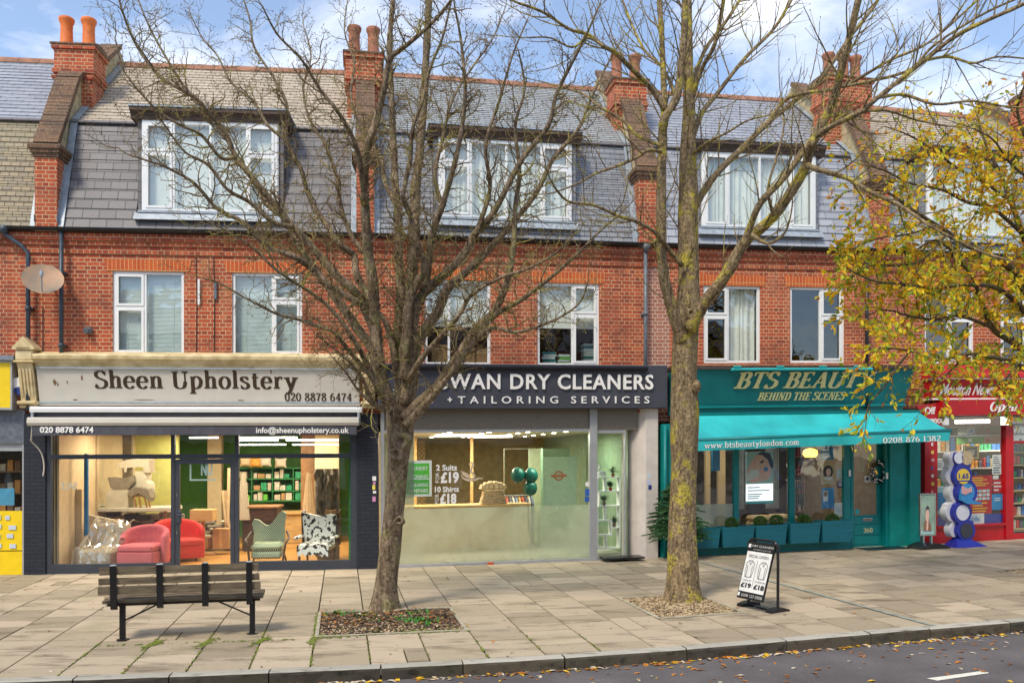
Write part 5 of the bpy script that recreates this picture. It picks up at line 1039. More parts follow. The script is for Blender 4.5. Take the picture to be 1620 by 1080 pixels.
# awning, half open
aw3=thing('awning','half open bright teal awning with web address and phone number on its valance','awning',F3.P(W3/2,.3,2.3),'shop awnings')
dF=.95
bl=F3.uz(1075,656,.14); br_=F3.uz(1452,651,.14); fl_=F3.uz(1082,697,dF); frr=F3.uz(1502,681,dF); vl=F3.uz(1082,714,dF); vr=F3.uz(1500,697,dF)
q=MB(F3); nx,ny=40,8
def awp(s,t): 
    tb=(bl[0]+(br_[0]-bl[0])*s,.14,bl[1]+(br_[1]-bl[1])*s); tf=(fl_[0]+(frr[0]-fl_[0])*s,dF,fl_[1]+(frr[1]-fl_[1])*s)
    sag=-.022*math.sin(math.pi*t)*(1+.3*math.sin(s*17)); return (tb[0]+(tf[0]-tb[0])*t,tb[1]+(tf[1]-tb[1])*t,tb[2]+(tf[2]-tb[2])*t+sag)
P=[awp(i/nx,j/ny) for i in range(nx+1) for j in range(ny+1)]; q.add(P,[(i*(ny+1)+j,(i+1)*(ny+1)+j,(i+1)*(ny+1)+j+1,i*(ny+1)+j+1) for i in range(nx) for j in range(ny)]); q.build('canopy',MAT['teal_canvas'],aw3,smooth=True)
q=MB(F3)
def vp(s,t): 
    a_=(fl_[0]+(frr[0]-fl_[0])*s,fl_[1]+(frr[1]-fl_[1])*s); b_=(vl[0]+(vr[0]-vl[0])*s,vl[1]+(vr[1]-vl[1])*s); return (a_[0]+(b_[0]-a_[0])*t,dF+.03+(.012*math.sin(s*31))*t,a_[1]-.02+(b_[1]-a_[1]+.02)*t)
P=[vp(i/60,j/2) for i in range(61) for j in range(3)]; q.add(P,[(i*3+j,(i+1)*3+j,(i+1)*3+j+1,i*3+j+1) for i in range(60) for j in range(2)]); q.build('valance',MAT['teal_canvas'],aw3,smooth=True)
q=MB(F3); q.tube([(fl_[0]-.03,dF,fl_[1]),(frr[0]+.03,dF,frr[1])],.04,10); q.build('front_bar',MAT['teal_paint'],aw3,smooth=True)
q=MB(F3); q.prism([(.02,bl[1]-.03),(.18,bl[1]-.03),(.19,bl[1]+.03),(.02,bl[1]+.05)],bl[0],br_[0]+.03); 
for v_ in range(len(q.v)): pass
q.build('cassette',MAT['teal_paint'],aw3)
for s in (.12,.88):
    a_=awp(s,0.02); b_=awp(s,1); mid=((a_[0]+b_[0])/2+(.35 if s<.5 else -.35),(a_[1]+b_[1])/2,(a_[2]+b_[2])/2-.1); q=MB(F3); q.tube([(a_[0],a_[1],a_[2]-.1),mid,(b_[0],b_[1],b_[2]-.03)],.022,8); q.build('folding_arm',MAT['teal_paint'],aw3)
q=MB(F3); sl_=(vr[1]-vl[1])/(vr[0]-vl[0]); q_=lambda u:sl_*(u-vl[0])
def vtext(s,x0,y0,x1,y1,wgt):   # lettering that follows the slope of the valance
    u0_,za=F3.uz(x0,y1,dF+.045); u1_,_=F3.uz(x1,y1,dF+.045); _,zb_=F3.uz(x0,y0,dF+.045); k=q_(u0_); text_mb(q,s,u0_,u1_,za-k,zb_-k,dF+.046,serif=True,th=.004,weight=wgt,zfun=q_)
vtext('www.btsbeautylondon.com',1114,699.5,1264,712,1.0); vtext('0208 876 1382',1397,692,1488,701,1.0); q.build('lettering',MAT['letter_white'],aw3)
# ================================================ newsagent (shop 4)
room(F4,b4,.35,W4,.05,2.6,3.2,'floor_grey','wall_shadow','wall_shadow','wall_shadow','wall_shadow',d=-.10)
arealamp(F4,2.0,-1.2,2.5,1.2,.5,16,(1,.92,.8)); arealamp(F4,4.2,-1.2,2.5,1.2,.5,22,(1,.92,.8))
X4=lambda x,d=.0,y=750: F4.uz(x,y,d)[0]; Z4=lambda y,d=.0,x=1530: F4.uz(x,y,d)[1]
q=MB(F4); q.box(X4(1458),X4(1468),-.2,.10,-.05,2.75); q.box(X4(1468),X4(1480),-.2,.06,-.05,2.6); q.build('pilaster',MAT['red_paint'],b4)
q=MB(F4); zs=Z4(830); zt4=Z4(655); a,e=X4(1480),X4(1588); q.box(a,e,-.08,.03,-.05,zs-.04); q.box(a-.01,e,-.1,.08,zs-.04,zs+.01); q.box(e,X4(1600),-.1,.06,-.05,2.6); q.box(X4(1600),W4,-.06,.02,Z4(698,x=1610)-.04,Z4(698,x=1610)+.01); q.box(X4(1600),W4,-.06,.03,-.05,.12); q.box(a,e,-.05,.02,zt4,zt4+.12); q.build('shopfront_frame',MAT['red_paint'],b4)
q=MB(F4); q.quad((a,-.01,zs),(e,-.01,zs),(e,-.01,zt4),(a,-.01,zt4)); q.quad((X4(1600),-.01,.1),(W4,-.01,.1),(W4,-.01,2.6),(X4(1600),-.01,2.6)); q.build('shop_window_glass',MAT['glass'],b4)
plain('pink_st',(.7,.35,.35))
for i in range(12):
    y=700+i*12.5; u0,u1,z0,z1=F4.rect(1470.5+i%2,y,1476+i%3,y+5,.062); q=MB(F4); q.box(u0,u1,.06,.066,z0,z1); q.build('sticker',[MAT['letter_white'],MAT['sticker_yellow'],MAT['pink_st'],MAT['sticker_blue']][i%4],b4)
sg4=thing('shop_sign','red board with white italic letters Moulton News above the newsagent','shop sign',F4.P(2.5,.2,2.8),'fascia signs of the shops')
q=MB(F4); u0,u1,z0,z1=F4.rect(1478,600,1640,629,.3); q.prism([(0,z0),(.22,z0),(.32,z1),(0,z1)],u0,W4+.4); q.build('board',MAT['red_paint'],sg4)
q=MB(F4); q.box(u0-.03,W4+.4,.0,.36,z1,z1+.035); q.box(u0-.03,W4+.4,.0,.26,z0-.035,z0); q.build('trim',MAT['letter_white'],sg4)
q=MB(F4); text_mb(q,'Moulton News',X4(1489,.3),X4(1574,.3),z0+.06,z1-.09,lambda u,z:.225+(z-z0)/(z1-z0)*.1,th=.012,bold=.02,shear=.3); q.build('lettering',MAT['letter_white'],sg4)
hd=MB(F4); zh0=z1+.04; zh1=Z4(574,.3); hd.prism([(0,zh0),(.42,zh0),(.40,zh0+.08),(.30,zh1-.05),(.12,zh1),(0,zh1)],X4(1474,.3),W4+.4); tag(hd.build('canopy_box',MAT['red_canvas']),'red canopy box above the newsagent sign, half hidden by leaves','canopy')
v4=thing('shop_sign','lower red board with the white word Open over the newsagent window','shop sign',F4.P(2.5,.2,2.5),'fascia signs of the shops')
q=MB(F4); u0b,_,z0b,z1b=F4.rect(1492,632,1640,656,.35); q.prism([(.02,z0b),(.34,z0b),(.35,z1b),(.02,z1b)],u0b,W4+.4); q.build('board',MAT['red_paint'],v4)
q=MB(F4); text_mb(q,'Open',X4(1566,.35),X4(1609,.35),z0b+.02,z1b-.05,.352,th=.012,serif=True,shear=.2,weight=1.25); q.build('lettering',MAT['letter_white'],v4)
v5=thing('shop_sign','red end board lettered Off Licence beside the teal awning','shop sign',F4.P(.6,.3,2.5),'fascia signs of the shops')
q=MB(F4); u0_,u1_=X4(1452,.3),X4(1492,.3); zt_=Z4(638,.3,1475); q.prism([(u0_,zt_-.05),(u1_,zt_+.03),(u1_,Z4(675,.3,1475)),(u0_+.25,zt_-.28)],.2,.24,axis=1); q.build('board',MAT['red_paint'],v5)
q=MB(F4); text_mb(q,'Off',X4(1466,.3),X4(1483,.3),zt_-.23,zt_-.07,.242,th=.005,bold=.03); text_mb(q,'Licence',X4(1470,.3)-.15,X4(1496,.3),zt_-.43,zt_-.28,.242,th=.005,bold=.03); q.build('lettering',MAT['letter_white'],v5)
q=MB(F4); q.box(X4(1492,.26),X4(1499,.26),.2,.3,Z4(672,.3,1495),Z4(640,.3,1495)); q.build('end_panel',MAT['letter_white'],v4)
bw=thing('window_sign','white lettering Beer Wine Spirits on the glass at the right edge','window lettering',F4.P(X4(1600),.0,2.3))
q=MB(F4); q.box(X4(1601),W4,-.05,-.03,Z4(700,x=1610),Z4(655,x=1610)); q.build('film',plain('film_grey',(.28,.28,.26)),bw)
q=MB(F4)
for s,y0,y1,wd in (('BEER',659,670,34),('WINES',675,685,41),('SPIRITS',688,697,50)): text_mb(q,s,X4(1602),X4(1602+wd),Z4(y1,x=1610),Z4(y0,x=1610),-.029,th=.01,bold=.06)
q.build('lettering',MAT['letter_white'],bw)
# goods on the shelves right of the window
pm('goods_a',(.65,.30,.04),.5,var=.4,scale=14); pm('goods_b',(.12,.10,.14),.5,var=.5,scale=14); pm('goods_c',(.55,.50,.40),.5,var=.4,scale=14); pm('goods_d',(.03,.28,.12),.5,var=.4,scale=14); pm('goods_e',(.05,.16,.42),.5,var=.4,scale=14); pm('goods_f',(.5,.05,.04),.5,var=.4,scale=14)
gd=thing('goods_shelf','tall lit shelf of snacks and bottles inside the newsagent at the right edge','shelf',F4.P(X4(1612,-.5),-.5,.1))
q=MB(F4); ua=X4(1600,-.5)
for i in range(7): q.box(ua,W4-.3,-.75,-.42,.15+i*.3,.18+i*.3)
q.box(ua,W4-.3,-.78,-.75,.1,2.3); q.build('shelf_boards',plain('shelf_tan',(.55,.42,.22)),gd)
for i in range(7):
    u=ua+.02; k=0
    while u<min(ua+1.3,W4-.35):
        w_=R.uniform(.07,.13); h_=R.uniform(.13,.24); q=MB(F4)
        if i in(2,3): q.lathe((u+w_/2,-.55,.181+i*.3),[(w_*.42,0),(w_*.42,h_*.55),(w_*.18,h_*.75),(w_*.18,h_)],10)
        else: q.bbox(u,u+w_*.9,-.68,-.46,.181+i*.3,.181+i*.3+h_,.008)
        q.build('packet' if i not in(2,3) else 'bottle',MAT['goods_'+R.choice('abcdef' if i!=3 else 'bde')],gd); u+=w_+.01; k+=1
def card(fr,x0,y0,x1,y1,d,mt,lab,cat='poster',name='poster',extra=None,grp=None,th=.004):
    u0,u1,z0,z1=fr.rect(x0,y0,x1,y1,d); t_=thing(name,lab,cat,fr.P((u0+u1)/2,d,z0),grp); q=MB(fr); q.box(u0,u1,d-th,d,z0,z1); q.build('sheet',MAT[mt] if isinstance(mt,str) else mt,t_)
    if extra: extra(fr,t_,u0,u1,z0,z1,d)
    return t_
plain('paper',(.72,.72,.68)); plain('poster_sky',(.04,.26,.52)); plain('ink',(.05,.05,.06)); plain('poster_red',(.52,.02,.02)); plain('poster_yellow',(.80,.55,.04)); plain('pale_teal',(.40,.62,.58)); plain('skin_print',(.85,.52,.40)); plain('pink_print',(.75,.40,.38)); plain('green_box',(.12,.42,.05)); plain('carton',(.50,.32,.20)); plain('deep_blue',(.02,.05,.30))
def lines(n,mt='ink',frac=(.1,.9,.1,.9)):
    def f(fr,t_,u0,u1,z0,z1,d):
        q=MB(fr); w_=u1-u0; h_=z1-z0
        for i in range(n):
            zz=z0+h_*(frac[2]+(frac[3]-frac[2])*(i+.2)/n); e=R.uniform(.6,1); q.box(u0+w_*frac[0],u0+w_*(frac[0]+(frac[1]-frac[0])*e),d,d+.002,zz,zz+h_*(frac[3]-frac[2])/n*.42)
        q.build('print',MAT[mt],t_)
    return f
def mk(*fs):
    def f(*a):
        for g_ in fs: g_(*a)
    return f
def blockp(mt,x0,x1,y0,y1,nm='print'):
    def f(fr,t_,u0,u1,z0,z1,d):
        q=MB(fr); w_=u1-u0; h_=z1-z0; q.box(u0+w_*x0,u0+w_*x1,d,d+.0025,z0+h_*y0,z0+h_*y1); q.build(nm,MAT[mt],t_)
    return f
def photos(fr,t_,u0,u1,z0,z1,d):
    w_=u1-u0; h_=z1-z0
    for r_ in range(3):
        for c_ in range(5):
            q=MB(fr); q.box(u0+w_*(.08+.17*c_),u0+w_*(.22+.17*c_),d,d+.003,z0+h_*(.36+.10*r_),z0+h_*(.43+.10*r_)); q.build('picture',MAT['paper' if (r_+c_)%2 else 'pale_teal'],t_)
card(F4,1533,752,1569,812,-.03,'poster_red','red poster with yellow print and rows of small pictures in the newsagent window',extra=mk(lines(5,'poster_yellow',(.12,.9,.72,.97)),photos,lines(4,'poster_yellow',(.15,.88,.04,.32))))
card(F4,1478,725,1498,741,-.03,'paper','small white notice at the upper left of the newsagent window',extra=lines(4))
card(F4,1570,719,1584,735,-.03,'paper','white notice at the upper right of the newsagent window',extra=lines(4)); card(F4,1570,736,1584,750,-.032,'paper','white notice second down at the right of the newsagent window',extra=lines(3))
card(F4,1571,758,1586,779,-.03,'poster_red','small red card over the blue poster in the newsagent window',extra=lines(3,'paper'))
card(F4,1569,781,1589,806,-.03,'poster_sky','sky blue poster at the right of the newsagent window',extra=mk(lines(2,'paper',(.2,.8,.55,.8))))
card(F4,1480,770,1499,813,-.03,'pale_teal','pale teal poster behind the ice cream stand',extra=mk(blockp('poster_sky',.1,.9,.15,.8),lines(2,'paper',(.25,.8,.35,.6))))
card(F4,1480,814,1589,829,-.032,'deep_blue','long blue strip along the bottom of the newsagent window',extra=None)
c_=card(F4,1527,812,1557,829,-.025,'paper','white strip reading obile at the foot of the newsagent window')
q=MB(F4); text_mb(q,'mobile',X4(1528),X4(1551),Z4(825),Z4(816),-.024,th=.002,bold=.02); q.build('lettering',MAT['poster_sky'],c_)
card(F4,1524,704,1549,726,-.05,'ink','dark framed picture in the newsagent window',extra=mk(blockp('poster_yellow',.06,.94,.06,.94),blockp('ink',.10,.90,.10,.90),blockp('paper',.3,.7,.3,.7)))
def boxx(x0,y0,x1,y1,mt,lab,d=-.5,tx=None):
    u0,u1,z0,z1=F4.rect(x0,y0,x1,y1,d); t_=thing('carton',lab,'box',F4.P((u0+u1)/2,d,z0),'cartons on the newsagent shelf'); q=MB(F4); q.bbox(u0,u1,d-.3,d,z0,z1,.006); q.build('body',MAT[mt],t_); q=MB(F4); q.box(u0+.05,u0+.15,d,d+.003,z0+.05,z1-.05); q.build('emblem',MAT[tx or 'poster_red'],t_); return t_
q=MB(F4); u0,u1,z0,z1=F4.rect(1480,688,1590,690,-.4); q.box(u0,u1,-.8,-.4,z0,z1); z2=Z4(704,-.4); q.build('wall_shelf',MAT['white_paint'],b4)
boxx(1557,674,1582,687,'carton','brown carton with red emblem on the newsagent shelf, upper one'); boxx(1557,690,1582,702,'carton','brown carton with red emblem hanging below the shelf, lower one'); boxx(1529,690,1556,702,'green_box','green carton under the newsagent shelf beside the brown one',tx='paper'); boxx(1531,676,1543,687,'paper','small pale carton on the newsagent shelf left of the brown one',tx='poster_sky')
u0,u1,z0,z1=F4.rect(1516,665,1566,669,-1.0); q=MB(F4); q.box(u0,u1,-1.1,-1.0,z0,z1+.02); q.build('ceiling_light',MAT['tube_light'],b4)
# salon posters, lamp, wreath
def face_print(fr,t_,u0,u1,z0,z1,d):   # reclining face with gloved hand, printed
    w_=u1-u0; h_=z1-z0
    def poly(pts,mt,nm,lv): q=MB(fr); q.add([(u0+w_*x,d+.0015*lv,z0+h_*y) for x,y in pts],[tuple(range(len(pts)))]); q.build(nm,MAT[mt],t_)
    poly([(0,.38),(1,.38),(1,1),(0,1)],'pale_teal','backdrop',1)
    poly([(.02,.62),(.16,.78),(.30,.90),(.52,.97),(.75,.92),(.90,.78),(.95,.60),(.85,.48),(.70,.44),(.52,.42),(.30,.40),(.02,.44)],'skin_print','face',2)
    poly([(.38,.95),(.62,1.0),(.88,.96),(1.0,.80),(1.0,.66),(.90,.70),(.80,.84),(.60,.93)],'ink','hair',3)
    poly([(.0,.56),(.22,.66),(.46,.66),(.50,.58),(.40,.50),(.10,.44),(0,.44)],'paper','glove',4)
    poly([(.50,.80),(.64,.84),(.66,.80),(.56,.77)],'ink','eye',4); poly([(.26,.80),(.36,.80),(.33,.74),(.25,.76)],'pink_print','mouth',4)
    poly([(.66,.62),(.80,.62),(.80,.70),(.66,.70)],'poster_sky','clip',5)
    q=MB(fr)
    for i,(y,wd) in enumerate(((.30,.5),(.24,.9),(.17,.6),(.13,.5),(.09,.45))): q.box(u0+w_*.06,u0+w_*(.06+wd*.9),d,d+.003,z0+h_*y,z0+h_*(y+.022))
    q.build('print',MAT['sticker_grey'],t_)
    q=MB(fr); q.box(u0,u1,d,d+.002,z0,z0+h_*.05); q.build('strip',MAT['teal_canvas'],t_)
card(F3,1180,714,1223,796,-.04,emit('screen_white',(.80,.84,.84),.8),'lit poster of a reclining face and gloved hand in the salon window','poster',extra=face_print)
card(F3,1299,706,1319,727,-.04,'poster_sky','blue poster highest in the column by the salon door',extra=lines(3,'paper'))
def portrait(fr,t_,u0,u1,z0,z1,d):
    w_=u1-u0; h_=z1-z0
    def disc(cx,cy,rx,ry,mt,nm,lv,n_=18): q=MB(fr); q.add([(u0+w_*(cx+rx*math.cos(6.283*i/n_)),d+.0015*lv,z0+h_*(cy+ry*math.sin(6.283*i/n_))) for i in range(n_)],[tuple(range(n_))]); q.build(nm,MAT[mt],t_)
    disc(.5,.62,.36,.30,'ink','hair',1); disc(.52,.60,.18,.18,'skin_print','face',2); disc(.5,.30,.3,.10,'paper','collar',3)
card(F3,1299,733,1321,766,-.04,'wall_cream','pale framed portrait poster in the middle of the salon door column',extra=mk(portrait,lines(2,'sticker_grey',(.1,.7,.04,.14))))
card(F3,1300,771,1320,804,-.04,'poster_sky','blue poster lowest in the column by the salon door',extra=mk(blockp('paper',.1,.5,.35,.85),blockp('carton',.15,.45,.6,.8)))
card(F3,1324,742,1333,757,-.04,'pale_teal','small green card right of the portrait poster',extra=lines(2,'sticker_grey')); card(F3,1325,761,1333,771,-.04,'deep_blue','small navy card below the green card in the salon window',extra=blockp('paper',.2,.8,.2,.8))
card(F3,1320,795,1333,817,-.03,'paper','white letter taped low in the salon window by the door',extra=lines(6,'sticker_grey'))
lp=thing('pendant_lamp','glowing amber pendant lamp hanging inside the salon window','lamp',F3.P(fx(F3,1282,-.8),-.8,2.75)); u_,z_=F3.uz(1282,716,-.8)
q=MB(F3); q.smooth=True; q.lathe((u_,-.8,z_),[(.02,-.10),(.12,-.09),(.16,-.03),(.15,.05),(.08,.09),(.02,.1)],20); q.build('shade',emit('amber_glass',(1,.48,.06),3.2),lp); q=MB(F3); q.tube([(u_,-.8,z_+.1),(u_,-.8,2.75)],.006,6); q.build('cord',MAT['metal_dark'],lp)
wr=thing('wreath','dark Christmas wreath with white berries on the salon door glass','wreath',F3.P(fx(F3,1390,dd),dd,1.5)); u_,z_=F3.uz(1386,746,dd)
pm('needle_dark',(.012,.022,.012),.7,var=.5,scale=30)
q=MB(F3); rr=.16
for i in range(900):
    a=R.uniform(0,6.283); r1=rr+R.gauss(0,.03); p=(u_+r1*math.cos(a),dd+.02+R.uniform(0,.07),z_+r1*1.25*math.sin(a)); v_=[R.uniform(-.035,.035) for _ in range(3)]
    q.add([p,(p[0]+v_[0],p[1]+abs(v_[1]),p[2]+v_[2]),(p[0]+v_[0]+.014,p[1],p[2]+v_[2]-.018)],[(0,1,2)])
q.build('greenery',MAT['needle_dark'],wr)
q=MB(F3)
for i in range(34):
    a=R.uniform(0,6.283); r1=rr+R.gauss(0,.025); q.lathe((u_+r1*math.cos(a),dd+.09,z_+r1*1.25*math.sin(a)),[(.002,-.015),(.015,-.006),(.015,.006),(.002,.015)],6)
q.build('berries',MAT['letter_white'],wr)
card(F3,1368,752,1383,762,dd+.01,'paper','small hanging open card beside the wreath on the salon door',extra=blockp('ink',.12,.4,.25,.75))
card(F3,1358,726,1367,746,dd-.03,'wall_cream','tall cream notice inside the upper salon door glass',extra=lines(4,'carton')); card(F3,1385,727,1393,736,dd-.03,'paper','small white card high inside the salon door glass')
for (x,y,mt,lab) in ((1395,796,'green_box','round green sticker on the salon door glass'),(1395,806,'wall_cream','round cream sticker under the green one on the salon door'),(1357,809,'teal_canvas','round teal sticker at the lower left of the salon door glass')):
    uu,zz_=F3.uz(x,y,dd); q=MB(F3); q.lathe((uu,dd-.018,zz_),[(.055,0),(.055,.004)],18,axis=1); solo(q,'sticker',MAT[mt],lab,'sticker','round stickers on the salon door')
# curtain and couch inside the salon
pm('net_grey',(.34,.33,.30),.9,var=.15)
for u0,u1 in ((uw[1]+.05,uw[1]+.30),(uw[2]-.35,uw[2]-.05)):
    q=MB(F3); n_=30; pr=[(u0+(u1-u0)*i/n_,-.35+.02*math.sin(i*1.3)) for i in range(n_+1)]
    for (p,q1),(r_,s1) in zip(pr,pr[1:]): q.quad((p,q1,.9),(r_,s1,.9),(r_,s1,2.7),(p,q1,2.7))
    q.build('curtain',MAT['net_grey'],b3,smooth=True)
tc_=thing('treatment_couch','cream padded couch seen through the salon window above the planters','couch',F3.P(2.2,-.9,.1)); ua,ub=fx(F3,1198,-.7),fx(F3,1262,-.7); za=fz(F3,1230,829,-.7)
q=MB(F3); q.bbox(ua,ub,-1.3,-.6,za-.12,za+.06,.05); q.bbox(ua,ua+.5,-1.3,-.6,za+.062,za+.18,.05); q.bbox(ua+.52,ub-.02,-1.3,-.6,za+.062,za+.19,.05); q.build('cushion',MAT['wall_cream'],tc_)
for a_ in (ua+.1,ub-.1): q=MB(F3); q.tube([(a_,-.95,.1),(a_,-.95,za-.12)],.03,8); q.build('leg',MAT['metal_dark'],tc_)
# fittings inside the salon
for k,(x0,x1,y0,y1,la) in enumerate(((1258,1298,735,800,'open shelf of jars and bottles deep inside the salon, left of the posters'),(1356,1392,700,800,'dark shelf of products behind the salon door glass'))):
    a,b_,c_,e_=F3.rect(x0,y0,x1,y1,-3.6); t_=thing('product_shelf',la,'shelf',F3.P((a+b_)/2,-3.8,.1),'shelves inside the salon'); q=MB(F3)
    for j in range(4): zz=.5+j*.48; q.box(a,b_,-4.0,-3.6,zz,zz+.03)
    q.box(a-.03,a,-4.0,-3.6,.1,2.3); q.box(b_,b_+.03,-4.0,-3.6,.1,2.3); q.build('frame',MAT['wood_mid'],t_)
    for j in range(4):
        u=a+.03
        while u<b_-.08: h_=R.uniform(.10,.30); q=MB(F3); q.lathe((u+.04,-3.75,.53+j*.48),[(.035,0),(.035,h_*.7),(.015,h_*.8),(.015,h_)],8); q.build('bottle',MAT[R.choice(['paper','goods_c','pale_teal','wood_light','goods_f'])],t_); u+=R.uniform(.09,.15)
a,b_,c_,e_=F3.rect(1104,705,1155,795,-2.4); q=MB(F3); q.box(a+.2,a+.32,-2.5,-2.4,.1,2.6); q.box(b_-.3,b_-.12,-2.5,-2.4,.1,2.6); q.build('partition',MAT['wall_cream'],b3)
q=MB(F3); u_,z_=F3.uz(1133,727,-1.2); q.box(u_-.09,u_+.09,-1.25,-1.2,z_-.25,z_+.25); solo(q,'poster',MAT['poster_sky'],'narrow blue panel high in the first salon window, left of the lit poster','poster')
for k,(x,la) in enumerate(((1205,'dark salon chair behind the lit poster'),)):
    u_=fx(F3,x,-1.9); t_=thing('salon_chair',la,'chair',F3.P(u_,-1.9,.1)); q=MB(F3); q.bbox(u_-.28,u_+.28,-2.15,-1.65,.5,.62,.05); q.build('seat',MAT['metal_dark'],t_); q=MB(F3); q.bbox(u_-.26,u_+.26,-2.22,-2.12,.62,1.2,.05); q.build('backrest',MAT['metal_dark'],t_); q=MB(F3); q.tube([(u_,-1.9,.12),(u_,-1.9,.5)],.04,10); q.lathe((u_,-1.9,.1),[(.26,0),(.26,.03),(.05,.06)],16); q.build('pedestal',MAT['chrome'],t_)
q=MB(F3)
for i in range(9): u=uw[3]+.12+i*.05; q.tube([(u,-.5,.9),(u,-.5,1.55+.1*math.sin(i))],.008,5)
q.tube([(uw[3]+.08,-.5,1.5),(uw[3]+.6,-.5,1.45)],.012,6); solo(q,'wire_stand',MAT['chrome'],'pale wire stand beneath the amber lamp in the salon window','stand')
# ------------------------------------------------ terrace across the street, only ever seen mirrored in the glass
bo=thing('terraced_building','long brick terrace across the street behind the viewer','building',(0,-13,0))
q=MB(W); q.box(-32,32,-22,-13,-.3,8.6); q.build('wall',MAT['brick_dark'],bo); q=MB(W); q.prism([(-22,8.6),(-13,8.6),(-17.5,11.4)],-32,32); q.build('roof',MAT['slate_purple'],bo)
for i in range(16):
    for z in (4.4,): q=MB(W); q.box(-30+i*3.9,-28.4+i*3.9,-13.02,-12.96,z,z+1.7); q.build('window',MAT['blind'],bo)
q=MB(W); q.box(-32,32,-13,-12.9,.2,2.9); q.build('shopfront',MAT['wall_shadow'],bo)
for i in range(26): x_=-30+i*2.35; q=MB(W); q.box(x_,x_+R.uniform(.1,.9),-12.89,-12.8,.3,R.uniform(1.2,2.6)); q.build('shop_panel',MAT[R.choice(['letter_white','teal_paint','wall_cream','poster_sky','pipe_grey','red_paint'])],bo)
q=MB(W); q.box(-32,32,-12.9,-12.7,2.9,3.5); q.build('fascia',MAT['board_cream'],bo)
# ------------------------------------------------ satellite dish
ud,zd=F0.uz(65,443,.45); sd_=thing('satellite_dish','rust stained cream satellite dish on the wall beside the drainpipe','satellite dish',F0.P(ud,.0,zd))
q=MB(F0); q.smooth=True; n_=24; ax=Vector((.30,.80,.50)).normalized(); ex=ax.cross(Vector((0,0,1))).normalized(); ey=ex.cross(ax); c0=Vector((ud,.38,zd)); P=[]
for k in range(6):
    for i in range(n_): a=2*math.pi*i/n_; r_=.345*k/5; v=c0+ex*(r_*1.0*math.cos(a))+ey*(r_*1.0*math.sin(a))+ax*(r_*r_*.55); P.append(tuple(v))
q.add(P,[(k*n_+i,k*n_+(i+1)%n_,(k+1)*n_+(i+1)%n_,(k+1)*n_+i) for k in range(5) for i in range(n_)]); q.build('dish',pm('dish_rust',(.52,.42,.30),.6,var=.5,scale=3,tint=(.55,.30,.16)),sd_)
q=MB(F0); q.tube([tuple(c0-ax*.01),(ud+.02,.15,zd-.06),(ud+.02,.0,zd-.06)],.02,8); q.build('wall_arm',MAT['metal_dark'],sd_)
q=MB(F0); e_=c0+ax*.34-ey*.05; q.tube([tuple(c0-ey*.30+ax*.06),tuple(c0-ey*.12+ax*.30)],.012,6); q.lathe(tuple(c0-ey*.10+ax*.31),[(.03,-.05),(.035,.0),(.03,.05)],8); q.build('receiver_arm',MAT['lead'],sd_)
# ------------------------------------------------ bench
pa,pb=G(190,1016),G(398,1005); ub=(pb-pa); ub.z=0; yb=math.atan2(ub.y,ub.x); BF=Frame((pa+pb)/2,(math.cos(yb),math.sin(yb),0),(-math.sin(yb),math.cos(yb),0)); LB=ub.length
bn=thing('park_bench','weathered wooden bench with black metal supports seen from behind, facing the shops','bench',BF.P(0,0,0))
m=pm('bench_wood',(.16,.115,.075),.8,var=.4,scale=5,bump=.5,stretch=(1,1,9),tint=(.24,.19,.12))
k=1300/((pa.y+pb.y)/2); hl=.90
dz=[(.80,.895),(.685,.765),(.565,.665)]
for i,(z0,z1) in enumerate(dz):     # back rails, top ones tilted outwards
    q=MB(BF); off=-.02-.10*(z0-.4); q.prism([(off,z0),(off+.045,z0-.004),(off+.035,z1-.004),(off-.01,z1)],-hl-.07-.01*i+.02,hl-.07-.01+.012*i); q.build('backrest_slat',m,bn)
for i in range(4):
    q=MB(BF); y0=.06+i*.105; q.bbox(-hl-.05,hl-.03,y0,y0+.09,.445+(.012*(i%2)),.485+(.012*(i%2)),.008); q.build('seat_slat',m,bn)
pm('bench_iron',(.012,.012,.013),.35,var=.3,scale=20)
for s in (-1,1):
    x=s*LB/2; q=MB(BF); q.bbox(x-.032,x+.032,.10,.165,.0,.44,.008); q.box(x-.02,x+.02,.03,.46,.415,.444); q.build('leg',MAT['bench_iron'],bn)
    q=MB(BF); q.tube([(x,.13,.22),(s*.31,.13,.43)],.011,6); q.build('brace',MAT['bench_iron'],bn)
    q=MB(BF); q.lathe((x,.13,0),[(.07,0),(.07,.012),(.045,.02)],10); q.build('foot_plate',MAT['bench_iron'],bn)
for i in range(4):
    x=-.80+i*.505; q=MB(BF); q.prism([(-.045,.40),(.015,.38),(-.03,.91),(-.09,.905)],x-.034,x+.034); q.bbox(x-.03,x+.03,-.03,.45,.418,.443,.005); q.build('back_support',MAT['bench_iron'],bn)
    q=MB(BF); q.bbox(x-.033,x+.033,-.095,-.025,.908,.918,.004); q.build('support_cap',MAT['lead'],bn)
q=MB(BF); q.box(-hl,hl-.07,.10,.165,.41,.444); q.build('seat_rail',MAT['bench_iron'],bn)
